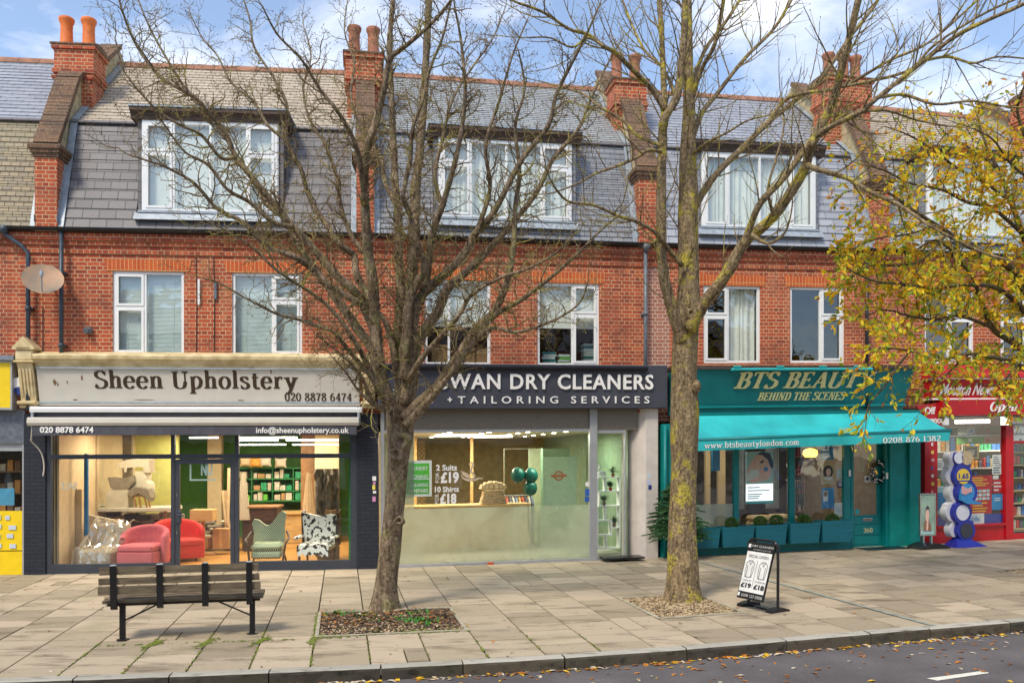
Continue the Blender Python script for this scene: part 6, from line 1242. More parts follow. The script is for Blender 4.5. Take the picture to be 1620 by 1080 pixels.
# ------------------------------------------------ tree pits
pm('mulch_dark',(.07,.045,.03),.95,var=.6,scale=22,bump=.8); pm('mulch_light',(.42,.31,.18),.95,var=.5,scale=22,bump=.8)
pm('chip_pale',(.54,.41,.24),.9,var=.35,scale=30); pm('chip_mid',(.34,.22,.12),.9,var=.4,scale=30); pm('chip_dark',(.10,.06,.04),.9,var=.5,scale=30); pm('moss',(.16,.20,.02),.95,var=.5,scale=30); pm('weed',(.05,.20,.02),.7,var=.4,scale=30)
def pitpt(P,a,b,z=0): i0,i1,b0,b1=P; x,y=slabpt(i0+(i1-i0)*a,b0+(b1-b0)*b); return (x,y,gz(x)+z)
pm('edging',(.40,.36,.26),.85,var=.3,scale=9,bump=.3)
for pi,P in enumerate(PITS):
    q=MB(W); n_=16
    for i in range(n_):
        for j in range(n_):
            f=lambda a,b:pitpt(P,a/n_,b/n_,-.018+.035*math.sin(math.pi*a/n_)*math.sin(math.pi*b/n_)+.006*math.sin(a*5+b*3))
            q.add([f(i,j),f(i+1,j),f(i+1,j+1),f(i,j+1)],[(0,1,2,3)])
    solo(q,'tree_pit_soil',MAT['mulch_dark' if pi==0 else 'mulch_light'],None,None,kind='stuff',smooth=True)
    q=MB(W)
    for (a0,b0_,a1,b1_) in ((0,0,1,0),(1,0,1,1),(1,1,0,1),(0,1,0,0)):
        p0,p1=Vector(pitpt(P,a0,b0_)),Vector(pitpt(P,a1,b1_)); d_=(p1-p0).normalized(); nn=Vector((-d_.y,d_.x,0)); w_=.045; p0=p0+d_*.001
        q.add([tuple(p) for p in (p0,p1,p1+nn*w_,p0+nn*w_,p0+Vector((0,0,.012)),p1+Vector((0,0,.012)),p1+nn*w_+Vector((0,0,.012)),p0+nn*w_+Vector((0,0,.012)))],[(4,5,6,7),(0,1,5,4),(3,2,6,7)])
    tag(solo(q,'pit_edging',MAT['edging'],None,None,kind='structure'))
    q=MB(W)
    for i in range(5200 if pi<2 else 1500):
        a,b=R.random(),R.random(); z=-.016+.035*math.sin(math.pi*a)*math.sin(math.pi*b)+R.uniform(0,.018); p=Vector(pitpt(P,a,b,z)); t_=R.uniform(0,3.14); ln=R.uniform(.012,.035); w_=R.uniform(.004,.010)
        dx=Vector((math.cos(t_),math.sin(t_),R.uniform(-.3,.3)))*ln; dy=Vector((-math.sin(t_),math.cos(t_),R.uniform(-.4,.4)))*w_
        if pi==0: q.m=R.choices([0,1,2,3],[.30,.25,.4,.05])[0] if b<.35 else R.choices([0,1,2,3],[.05,.2,.7,.05])[0]
        else: q.m=R.choices([0,1,2,3],[.82,.15,.02,.01])[0]
        if pi==0 and b<.12 and a>.5: q.m=R.choice([0,1,3,3])
        q.add([tuple(p-dx-dy),tuple(p+dx-dy),tuple(p+dx+dy),tuple(p-dx+dy)],[(0,1,2,3)])
    solo(q,'wood_chips',[MAT['chip_pale'],MAT['chip_mid'],MAT['chip_dark'],MAT['moss']],None,None,kind='stuff')
# low weeds in the first pit
q=MB(W)
for cx_,cy_,n_ in ((.66,.42,110),(.55,.55,30),(.42,.5,20),(.78,.35,30),(.15,.9,40),(.7,.75,40),(.35,.75,25)):
    for i in range(n_):
        p=Vector(pitpt(PITS[0],cx_+R.gauss(0,.05),cy_+R.gauss(0,.06),.0)); a=R.uniform(0,6.28); ln=R.uniform(.03,.07); tip=p+Vector((math.cos(a)*ln*.7,math.sin(a)*ln*.7,ln)); s_=Vector((-math.sin(a),math.cos(a),0))*R.uniform(.008,.016); m_=p+(tip-p)*.6
        q.add([tuple(p),tuple(m_+s_),tuple(tip),tuple(m_-s_)],[(0,1,2,3)])
solo(q,'weeds',MAT['weed'],None,None,kind='stuff')
# ------------------------------------------------ moss along joints, litter of leaves
lf=[pm('leaf_yellow',(.70,.42,.02),.6,var=.3,scale=10),pm('leaf_orange',(.48,.17,.02),.6,var=.35,scale=10),pm('leaf_brown',(.22,.10,.04),.7,var=.4,scale=10),pm('leaf_pale',(.55,.46,.34),.7,var=.25,scale=10)]
def leaf(mb,p,s,a,tilt,curl=.3):
    ca,sa=math.cos(a),math.sin(a); pts=[(-1,0,.0),(-.45,.42,curl*.5),(.25,.48,curl*.4),(1,0,curl*.2),(.25,-.48,curl*.5),(-.45,-.42,curl*.3)]
    q_=[]
    for x,y,z in pts: x*=s;y*=s; q_.append((p[0]+x*ca-y*sa,p[1]+x*sa+y*ca,p[2]+z*s+tilt*x))
    n=len(mb.v); mb.add(q_,[(0,1,2,3),(0,3,4,5)])
q=MB(W)
def scatter(n_,fx_,sz,ws):
    for i in range(n_):
        x,y,z=fx_(); q.m=R.choices([0,1,2,3],ws)[0]; leaf(q,(x,y,z),sz*R.uniform(.6,1.3),R.uniform(0,6.28),R.uniform(-.25,.25),R.uniform(.1,.5))
def gut():
    x=(R.uniform(-3,9) if R.random()<.85 else R.uniform(-6,12)); return x,kerb_y(x)-.17-abs(R.gauss(0,.05)),gz(x)-.125
scatter(430,gut,.042,[.3,.25,.15,.30])
def rd():
    x=R.uniform(-2,10); y=kerb_y(x)-.25-abs(R.gauss(0,1.0)); return x,y,gz(x)-.126
scatter(330,rd,.034,[.10,.42,.33,.15])
def pav():
    x=R.uniform(-9,12); y=kerb_y(x)+R.uniform(0,7); return x,y,gz(x)+.006
scatter(170,pav,.030,[.12,.2,.45,.23])
def pit0():
    a,b=R.random(),R.uniform(.25,1); return pitpt(PITS[0],a,b,.03)
scatter(230,pit0,.032,[.04,.26,.62,.08])
solo(q,'fallen_leaves',lf,None,None,kind='stuff')
q=MB(W)
def mossline(p,e,n_,w_):
    for i in range(n_):
        t_=R.random(); x=p[0]+(e[0]-p[0])*t_; y=p[1]+(e[1]-p[1])*t_; r_=R.uniform(.006,.02); a0=R.uniform(0,6); c=(x+R.gauss(0,w_),y+R.gauss(0,w_*2.5))
        q.add([(c[0]+r_*R.uniform(.6,1.3)*math.cos(a0+k),c[1]+r_*R.uniform(.8,2)*math.sin(a0+k),gz(x)+.006+R.uniform(0,.003)) for k in (0,1.05,2.1,3.14,4.2,5.2)],[(0,1,2,3,4,5)])
for i in range(-4,6):
    a=slabpt(i,.0); b_=slabpt(i,2.0 if i<3 else 1.0); mossline(a,b_,46 if i<1 else 20,.004)
for (x0_,x1_,b_) in ((-4,1,1.35),(0,3,1.42)): mossline(slabpt(x0_,b_),slabpt(x1_,b_),110,.008)
for i in (-3,-2,-1,0): c_=slabpt(i,1.25); mossline((c_[0]-.03,c_[1]-.1),(c_[0]+.02,c_[1]+.25),90,.028)
mossline(slabpt(0,1.42),slabpt(0,3.0),200,.012)
solo(q,'moss',MAT['moss'],None,None,kind='stuff')
# drainage strip across the pavement, road line
p0,p1=G(1108,889),G(1478,990); dr_=(p1-p0); dr_.z=0; dr_.normalize(); nn=Vector((-dr_.y,dr_.x,0))*.035
q=MB(W); nseg=20
for i in range(nseg):
    a=p0+(p1-p0)*(i/nseg); b_=p0+(p1-p0)*((i+.97)/nseg); za,zb_=gz(a.x)+.009,gz(b_.x)+.009
    q.add([(a.x-nn.x,a.y-nn.y,za),(b_.x-nn.x,b_.y-nn.y,zb_),(b_.x+nn.x,b_.y+nn.y,zb_),(a.x+nn.x,a.y+nn.y,za)],[(0,1,2,3)])
solo(q,'drain_channel',pm('drain_metal',(.30,.33,.28),.6,var=.3,scale=9),None,None,kind='structure')
q=MB(W); c1,c2,c3,c4=[G(x,y,-.13) for x,y in ((1466,1073),(1556,1061),(1565,1064.5),(1483,1076.5))]
q.add([(c.x,c.y,gz(c.x)-.125) for c in (c1,c2,c3,c4)],[(0,1,2,3)]); solo(q,'road_marking',pm('road_white',(.72,.70,.58),.7,var=.15,scale=30),None,None,kind='structure')
# ------------------------------------------------ planters with clipped box balls
pm('planter_teal',(.004,.12,.16),.6,var=.18,scale=4,bump=.25,stretch=(1,1,6))
dP=.42
for i,(x0,x1) in enumerate(((1098,1140),(1143,1194),(1196,1246),(1250,1299),(1301,1350))):
    w_=['first','second','third','fourth','fifth'][i]
    u0,u1,z0,z1=F3.rect(x0,831 if i>1 else 834,x1,862,dP); zt_=fz(F3,(x0+x1)/2,[836,833,830,827,823][i],dP); zb_=fz(F3,(x0+x1)/2,[867,865,862,859,857][i],dP)
    lab='tapered teal planter under the salon window, %s from the left'%w_
    t_=thing('planter',lab,'planter',F3.P((u0+u1)/2,.2,zb_),'teal planters under the salon window'); q=MB(F3); tp=.035
    q.add([(u0+tp,.12,zb_),(u1-tp,.12,zb_),(u1-tp,dP-.03,zb_),(u0+tp,dP-.03,zb_),(u0,.09,zt_),(u1,.09,zt_),(u1,dP,zt_),(u0,dP,zt_),(u0+.02,.11,zt_),(u1-.02,.11,zt_),(u1-.02,dP-.02,zt_),(u0+.02,dP-.02,zt_),(u0+.02,.11,zt_-.05),(u1-.02,.11,zt_-.05),(u1-.02,dP-.02,zt_-.05),(u0+.02,dP-.02,zt_-.05)],
      [(0,1,2,3),(0,1,5,4),(1,2,6,5),(2,3,7,6),(3,0,4,7),(4,5,9,8),(5,6,10,9),(6,7,11,10),(7,4,8,11),(8,9,13,12),(9,10,14,13),(10,11,15,14),(11,8,12,15)]); q.build('box',MAT['planter_teal'],t_)
    q=MB(F3); q.quad((u0+.02,.11,zt_-.04),(u1-.02,.11,zt_-.04),(u1-.02,dP-.02,zt_-.04),(u0+.02,dP-.02,zt_-.04)); q.build('soil',MAT['mulch_dark'],t_)
pm('box_leaf',(.045,.11,.018),.6,var=.6,scale=40)
for k,(x,pl) in enumerate(((1158,'left part of the second planter'),(1203,'left end of the third planter'),(1229,'right part of the third planter'),(1273,'middle of the fourth planter'),(1317,'left part of the fifth planter'))):
    y=[827,825,823,822,821][k]; uc_,zc_2=F3.uz(x,y,.28); q=MB(F3)
    for i in range(1500):
        a=R.uniform(0,6.283); c=R.uniform(-1,1); r_=.135*(1-R.random()**2*.25); sq=math.sqrt(1-c*c); nx_,ny_,nz_=sq*math.cos(a),sq*math.sin(a),c
        p=Vector((uc_+nx_*r_,.27+ny_*r_,zc_2+nz_*r_*.9)); s_=.012; t1=Vector((R.gauss(0,1),R.gauss(0,1),R.gauss(0,1))).normalized()*s_; t2=Vector((nx_,ny_,nz_))*s_*1.2+t1.cross(Vector((nx_,ny_,nz_)))*.5
        q.add([tuple(p-t1),tuple(p+t2),tuple(p+t1),tuple(p-t2)],[(0,1,2,3)])
    solo(q,'box_ball',MAT['box_leaf'],'round clipped green bush in the '+pl,'shrub','clipped bushes in the teal planters')
# ------------------------------------------------ Christmas tree in a teal tub
tp=G(1072,886); tp=F3.P(fx(F3,1070,.55),.55,0); TF=frame_at(tp); TF=Frame(tp,F3.U,F3.N)
ct=thing('christmas_tree','small dark fir tree in a teal tub with tiny lights, half behind the trunk','fir tree',tp)
q=MB(TF); q.smooth=True; q.lathe((0,0,0),[(.16,0),(.19,.33),(.20,.33),(.18,.30),(.17,.30)],16); q.build('tub',MAT['teal_paint'],ct); q=MB(TF); q.tube([(0,0,.25),(0,0,1.6)],[.03,.008],6); q.build('trunk',MAT['wood_dark'],ct)
pm('fir',(.045,.125,.038),.6,var=.6,scale=30); q=MB(TF); lt=[]
for i in range(260):
    h=R.random()**1.15; z=.42+h*1.16; rad=.72*(1-h)**.55+.05; a=R.uniform(0,6.283); rad*=R.uniform(.7,1.05); pts=[]
    for k in range(7): s=k/6; pts.append(Vector((math.cos(a)*rad*s,math.sin(a)*rad*s,z+.10*s*rad*2-.22*s*s*rad)))
    for k in range(6):
        for j in range(22):
            p=pts[k]+(pts[k+1]-pts[k])*R.random(); sd2=1 if j%2 else -1; out_=Vector((math.cos(a),math.sin(a),0)); sde=Vector((-math.sin(a),math.cos(a),0))*sd2; ln=R.uniform(.035,.065)*(1.2-k*.1)
            tip=p+(out_*.6+sde*R.uniform(.2,1)+Vector((0,0,R.uniform(-.2,.5))))*ln; w_=Vector((0,0,.012))
            q.add([tuple(p-w_),tuple(tip),tuple(p+w_)],[(0,1,2)])
        if k==2:
            for sd2 in (-1,1):
                b0_=pts[k]; e0=pts[k]+(Vector((math.cos(a+sd2*.7),math.sin(a+sd2*.7),.1)))*rad*.4
                for j in range(44):
                    p=b0_+(e0-b0_)*R.random(); v_=Vector((R.uniform(-1,1),R.uniform(-1,1),R.uniform(-.4,.6)))*.045; q.add([tuple(p),tuple(p+v_),tuple(p+Vector((0,0,.018)))],[(0,1,2)])
    lt.append(pts[R.randint(3,6)])
for j in range(60): v_=Vector((R.gauss(0,.02),R.gauss(0,.02),R.uniform(0,.1))); q.add([(0,0,1.52),tuple(Vector((0,0,1.60))+v_),(.006,0,1.53)],[(0,1,2)])
q.m=1
for p in lt[:80]: q.lathe(tuple(p+Vector((0,0,.012))),[(.002,-.008),(.008,0),(.002,.008)],6)
q.build('branches',[MAT['fir'],MAT['letter_white']],ct)
# ------------------------------------------------ folding price board
pc=G(1207,962); yw=math.radians(-64); AF=Frame(pc,(math.cos(yw),math.sin(yw),0),(math.sin(yw),-math.cos(yw),0))  # U along the width, N = printed side
AB=thing('pavement_sign','black framed swing sign with special offers, standing on the pavement beside the tree pit','sign',pc)
hwd=.25
q=MB(AF); q.tube(catmull([(hwd+.03,0,.03),(hwd+.03,0,.80),(hwd+.0,0,.90),(hwd-.08,0,.93),(-hwd+.08,0,.93),(-hwd-.0,0,.90),(-hwd-.03,0,.80),(-hwd-.03,0,.03)],4),.019,8); q.build('frame',MAT['bench_iron'],AB)
q=MB(AF)
for s in (-1,1): q.prism([(-.17,.0),(.17,.0),(.15,.035),(.04,.06),(-.04,.06),(-.15,.035)],s*(hwd+.03)-.06,s*(hwd+.03)+.06)
q.box(-hwd+.03,hwd-.03,-.05,.05,.004,.022); q.build('base',MAT['bench_iron'],AB)
tl=math.radians(17)
def pz(s): return (math.sin(tl)*s,.90-math.cos(tl)*s)   # (d,z) along the hanging panel
def pq(mb,u0,u1,s0,s1,lift):
    a=pz(s0);c=pz(s1); nx_,nz_=math.cos(tl)*lift,math.sin(tl)*lift; mb.add([(u0,c[0]+nx_,c[1]+nz_),(u1,c[0]+nx_,c[1]+nz_),(u1,a[0]+nx_,a[1]+nz_),(u0,a[0]+nx_,a[1]+nz_)],[(0,1,2,3)])
q=MB(AF); 
a=pz(0);c=pz(.80); nx_,nz_=math.cos(tl)*.012,math.sin(tl)*.012; q.prism([(a[0]-nx_,a[1]-nz_),(c[0]-nx_,c[1]-nz_),(c[0]+nx_,c[1]+nz_),(a[0]+nx_,a[1]+nz_)],-hwd,hwd); q.build('panel',MAT['bench_iron'],AB)
q=MB(AF); pq(q,-hwd+.012,hwd-.012,.14,.70,.015); q.build('poster_face',MAT['paper'],AB)
def ptx(mb,s,u0,u1,s0,s1,lift,**k):
    mb2=MB(AF); text_mb(mb2,s,u0,u1,0,s1-s0,0,th=0,**k)
    P=[]
    for (u,d,z) in mb2.loc: ss=s1-z; a=pz(ss); P.append((u,a[0]+math.cos(tl)*lift,a[1]+math.sin(tl)*lift))
    mb.add(P,[f if not AF.flip else f[::-1] for f in mb2.f])
q=MB(AF); ptx(q,'DRY CLEANERS',-.17,.24,.045,.075,.016,bold=.03); ptx(q,'TAILORING SERVICES',-.14,.2,.10,.118,.016); ptx(q,'0208 127 0308',-.17,.23,.73,.77,.016,bold=.02); pq(q,-.24,-.19,.04,.09,.016); pq(q,-.24,-.20,.72,.77,.016); q.build('white_print',MAT['paper'],AB)
q=MB(AF); ptx(q,'SPECIAL OFFERS',-.19,.19,.185,.225,.018,bold=.0); ptx(q,'£19',-.22,-.02,.58,.65,.018,bold=.05); ptx(q,'£18',.03,.23,.58,.65,.018,bold=.05); ptx(q,'2 suits for',-.21,-.03,.53,.555,.018); ptx(q,'10 shirts for',.03,.23,.53,.555,.018); pq(q,-.003,.003,.25,.64,.018)
def outl(uc,pts,w_=.008):
    P=[]
    for i in range(len(pts)):
        (x0_,s0_),(x1_,s1_)=pts[i],pts[(i+1)%len(pts)]; dx,dy=x1_-x0_,s1_-s0_; l_=math.hypot(dx,dy); nx2,ny2=-dy/l_*w_/2,dx/l_*w_/2; n0=[]
        for (x,s) in ((x0_-nx2,s0_-ny2),(x1_-nx2,s1_-ny2),(x1_+nx2,s1_+ny2),(x0_+nx2,s0_+ny2)): a=pz(s); n0.append((uc+x,a[0]+math.cos(tl)*.018,a[1]+math.sin(tl)*.018))
        q.add(n0,[(0,1,2,3)])
for uc in (-.12,.13):
    outl(uc,[(-.03,.27),(.03,.27),(.075,.31),(.075,.42),(.06,.50),(-.06,.50),(-.075,.42),(-.075,.31)]); outl(uc,[(-.03,.27),(0,.33),(.03,.27)]); outl(uc,[(-.045,.34),(-.045,.50),(-.044,.50)]); outl(uc,[(.045,.34),(.045,.50),(.044,.50)])
q.build('black_print',MAT['ink'],AB)
# ------------------------------------------------ portrait poster stand and ice cream stand by the newsagent
pc=F4.P(X4(1463,.55),.62,0); PF=Frame(pc,F4.U,F4.N); ps=thing('poster_stand','grey framed poster stand on a black base, showing a person with joined hands','sign',pc)
hz=lambda y:(HY-y)*pc.y/FO+HC-pc.z
z0_,z1_=hz(847),hz(780); w_=.20; q=MB(PF)
for a in ((-w_,-w_+.02,z0_,z1_),(w_-.02,w_,z0_,z1_),(-w_+.02,w_-.02,z1_-.02,z1_),(-w_+.02,w_-.02,z0_,z0_+.02)): q.bbox(a[0],a[1],-.02,.03,a[2],a[3],.004)
q.build('frame',MAT['chrome'],ps); q=MB(PF); q.box(-w_+.02,w_-.02,-.01,.012,z0_+.02,z1_-.02); q.build('poster',pm('poster_seagreen',(.30,.42,.32),.6,var=.35,scale=2.5),ps)
def figp(pts,mt,nm,lv): q=MB(PF); q.add([(x*w_,.0125+.001*lv,z0_+(z1_-z0_)*y) for x,y in pts],[tuple(range(len(pts)))]); q.build(nm,MAT[mt],ps)
plain('skin_dark',(.30,.15,.09)); figp([(-.55,.10),(-.5,.28),(-.25,.38),(.15,.36),(.45,.24),(.5,.10)],'skin_dark','shoulders',1); figp([(-.22,.36),(-.28,.50),(-.18,.64),(0,.68),(.16,.62),(.2,.48),(.1,.34)],'skin_print','face',2); figp([(-.28,.52),(-.24,.66),(0,.72),(.2,.66),(.22,.54),(.1,.62),(-.15,.62)],'ink','hair',3); figp([(-.2,.14),(-.12,.34),(.02,.42),(.10,.38),(.06,.2),(0,.12)],'skin_print','hands',4); figp([(-.85,.05),(.8,.05),(.8,.12),(-.85,.12)],'pale_teal','caption',1)
q=MB(PF)
for s in (-1,1): q.box(s*.1-.02,s*.1+.02,-.02,.02,.10,z0_); 
q.build('post',MAT['chrome'],ps); q=MB(PF); q.prism([(-.36,0),(.40,0),(.34,.06),(.12,.12),(-.10,.12),(-.30,.06)],-.20,.24,axis=1); q.build('base',MAT['bench_iron'],ps)
pc=F4.P(X4(1512,.55),.62,0); IF=Frame(pc,F4.U,F4.N); ic=thing('ice_cream_stand','wavy blue and white display stand of stacked circles advertising ice cream','display stand',pc)
kk=pc.y/FO; X0=CX; ix=lambda x:((x-CX)*kk-pc.x)/F4.U.x; iz=lambda y:(HY-y)*kk+HC-pc.z
circ=[(1519,724,13.5),(1517,753,15.5),(1524,778,18),(1516,810,15.5),(1523,838,15)]
def hull(cs,dr,n_=40):
    L_=[];Rr=[]
    ys=[715+i*(852-715)/n_ for i in range(n_+1)]
    for y in ys:
        best=None
        lo,hi=None,None
        for cx2,cy2,r2 in cs:
            rr=r2+dr
            if abs(y-cy2)<rr:
                h=math.sqrt(rr*rr-(y-cy2)**2); lo=cx2-h if lo is None else min(lo,cx2-h); hi=cx2+h if hi is None else max(hi,cx2+h)
        if lo is None: continue
        # never narrower than the waist between circles
        c_=min(cs,key=lambda c:abs(c[1]-y)); wst=11+dr
        lo=min(lo,c_[0]-wst) if 722<y<846 else lo; hi=max(hi,c_[0]+wst) if 722<y<846 else hi
        L_.append((ix(lo),iz(y))); Rr.append((ix(hi),iz(y)))
    return L_+Rr[::-1]
q=MB(IF); pr=hull(circ,1.5); q.prism(pr,.02,.12,axis=1); q.build('blue_front',pm('ice_blue',(.02,.03,.30),.3,var=.1),ic)
q=MB(IF); q.prism([(x-.13,z) for x,z in hull(circ,-1)],-.16,.019,axis=1); q.build('white_side',pm('ice_white',(.68,.68,.72),.4,var=.08),ic)
for k,(cx2,cy2,r2) in enumerate(circ):
    mt=['ice_white','poster_yellow','poster_sky','ice_white','ink'][k]
    if k==0:
        for xx,rr2 in ((1509,9),(1524,11)): q=MB(IF); q.lathe((ix(xx),.121,iz(cy2)),[(rr2*kk,0),(rr2*kk,.012)],24,axis=1); q.build('disc',MAT['ice_white' if xx<1515 else 'chip_pale'],ic)
    else: q=MB(IF); q.lathe((ix(cx2),.121,iz(cy2)),[(r2*.78*kk,0),(r2*.78*kk,.012)],28,axis=1); q.build('disc',MAT[mt],ic)
q=MB(IF); text_mb(q,'1.65',ix(1508),ix(1526),iz(756.5),iz(748),.134,th=.004,bold=.03); q.box(ix(1505),ix(1529),.133,.137,iz(761),iz(759)); q.build('price',MAT['deep_blue'],ic)
q=MB(IF); 
for i in range(6): q.bbox(ix(1513+i*3.2),ix(1515.5+i*3.2),.133,.15,iz(780+2*math.sin(i)),iz(770-2*math.cos(i)),.004)
q.build('ice_lollies',MAT['pink_print'],ic); q=MB(IF); q.prism([(ix(1508),iz(781)),(ix(1520),iz(788)),(ix(1545),iz(794)),(ix(1547),iz(797)),(ix(1520),iz(796)),(ix(1508),iz(790))],.133,.20,axis=1); q.build('shelf_lip',MAT['poster_sky'],ic)
q=MB(IF); zz=iz(848); q.add([(-.30,-.2,0),(.45,-.2,0),(.52,.28,0),(-.32,.28,0),(-.04,-.06,zz),(.10,-.06,zz),(.10,.06,zz),(-.04,.06,zz),(-.22,-.15,.03),(.42,-.15,.03),(.48,.24,.03),(-.26,.24,.03)],[(0,1,9,8),(1,2,10,9),(2,3,11,10),(3,0,8,11),(8,9,5,4),(9,10,6,5),(10,11,7,6),(11,8,4,7),(4,5,6,7)]); q.build('base',MAT['ice_blue'],ic)
# ------------------------------------------------ trees
def barkmat(name,c1,c2,lich,lamt,scale=1,ridge=.6):
    m,t,b=nodes(name); n=t.nodes; l=t.links; tc=n.new('ShaderNodeTexCoord'); mp=n.new('ShaderNodeMapping'); mp.inputs['Scale'].default_value=(6*scale,6*scale,1.7*scale); l.new(tc.outputs['Object'],mp.inputs[0])
    a=n.new('ShaderNodeTexNoise'); a.inputs['Scale'].default_value=2.5; a.inputs['Detail'].default_value=9; a.inputs['Roughness'].default_value=.7; a.inputs['Distortion'].default_value=.8; l.new(mp.outputs[0],a.inputs['Vector'])
    v=n.new('ShaderNodeTexVoronoi'); v.inputs['Scale'].default_value=5; v.feature='DISTANCE_TO_EDGE'; l.new(mp.outputs[0],v.inputs['Vector'])
    r=n.new('ShaderNodeValToRGB'); r.color_ramp.elements[0].position=.35; r.color_ramp.elements[1].position=.68; r.color_ramp.elements[0].color=(*c1,1); r.color_ramp.elements[1].color=(*c2,1); l.new(a.outputs[0],r.inputs[0])
    k=n.new('ShaderNodeTexNoise'); k.inputs['Scale'].default_value=3.2; k.inputs['Detail'].default_value=8; k.inputs['Roughness'].default_value=.7; l.new(tc.outputs['Object'],k.inputs['Vector'])
    mr=n.new('ShaderNodeMapRange'); mr.inputs[1].default_value=.52; mr.inputs[2].default_value=.60; mr.inputs[4].default_value=lamt; l.new(k.outputs[0],mr.inputs[0])
    x=n.new('ShaderNodeMix'); x.data_type='RGBA'; x.inputs['B'].default_value=(*lich,1); l.new(mr.outputs[0],x.inputs['Factor']); l.new(r.outputs[0],x.inputs['A'])
    g=n.new('ShaderNodeTexNoise'); g.inputs['Scale'].default_value=26; g.inputs['Detail'].default_value=6; l.new(tc.outputs['Object'],g.inputs['Vector'])
    hs=n.new('ShaderNodeHueSaturation'); mm=n.new('ShaderNodeMapRange'); mm.inputs[1].default_value=.3; mm.inputs[2].default_value=.7; mm.inputs[3].default_value=.55; mm.inputs[4].default_value=1.4; l.new(g.outputs[0],mm.inputs[0]); l.new(mm.outputs[0],hs.inputs['Value']); l.new(x.outputs['Result'],hs.inputs['Color'])
    l.new(hs.outputs[0],b.inputs['Base Color']); b.inputs['Roughness'].default_value=.9; b.inputs['Specular IOR Level'].default_value=.2
    bp=n.new('ShaderNodeBump'); bp.inputs['Strength'].default_value=ridge; bp.inputs['Distance'].default_value=.03; ad=n.new('ShaderNodeMath'); ad.operation='MULTIPLY_ADD'; ad.inputs[1].default_value=.6; l.new(v.outputs['Distance'],ad.inputs[0])
    ag=n.new('ShaderNodeMath'); ag.operation='ADD'; l.new(a.outputs[0],ag.inputs[0]); l.new(g.outputs[0],ag.inputs[1]); l.new(ag.outputs[0],ad.inputs[2]); l.new(ad.outputs[0],bp.inputs['Height']); l.new(bp.outputs[0],b.inputs['Normal']); MAT[name]=m
barkmat('bark_grey',(.070,.044,.026),(.36,.27,.17),(.20,.20,.06),.45)
barkmat('bark_twig',(.12,.078,.040),(.32,.24,.12),(.40,.36,.06),.6)
barkmat('bark_lichen',(.10,.068,.038),(.42,.31,.17),(.46,.38,.05),.85,1.2,.8)
barkmat('bark_twig_lichen',(.12,.085,.045),(.30,.22,.11),(.48,.42,.07),.7)
barkmat('bark_dark',(.05,.035,.022),(.19,.14,.075),(.16,.16,.03),.5)
def rv(s=1): return Vector((R.gauss(0,s),R.gauss(0,s),R.gauss(0,s)))
def smooth3(pts,k=5): return [Vector(p) for p in catmull([tuple(p) for p in pts],k)]
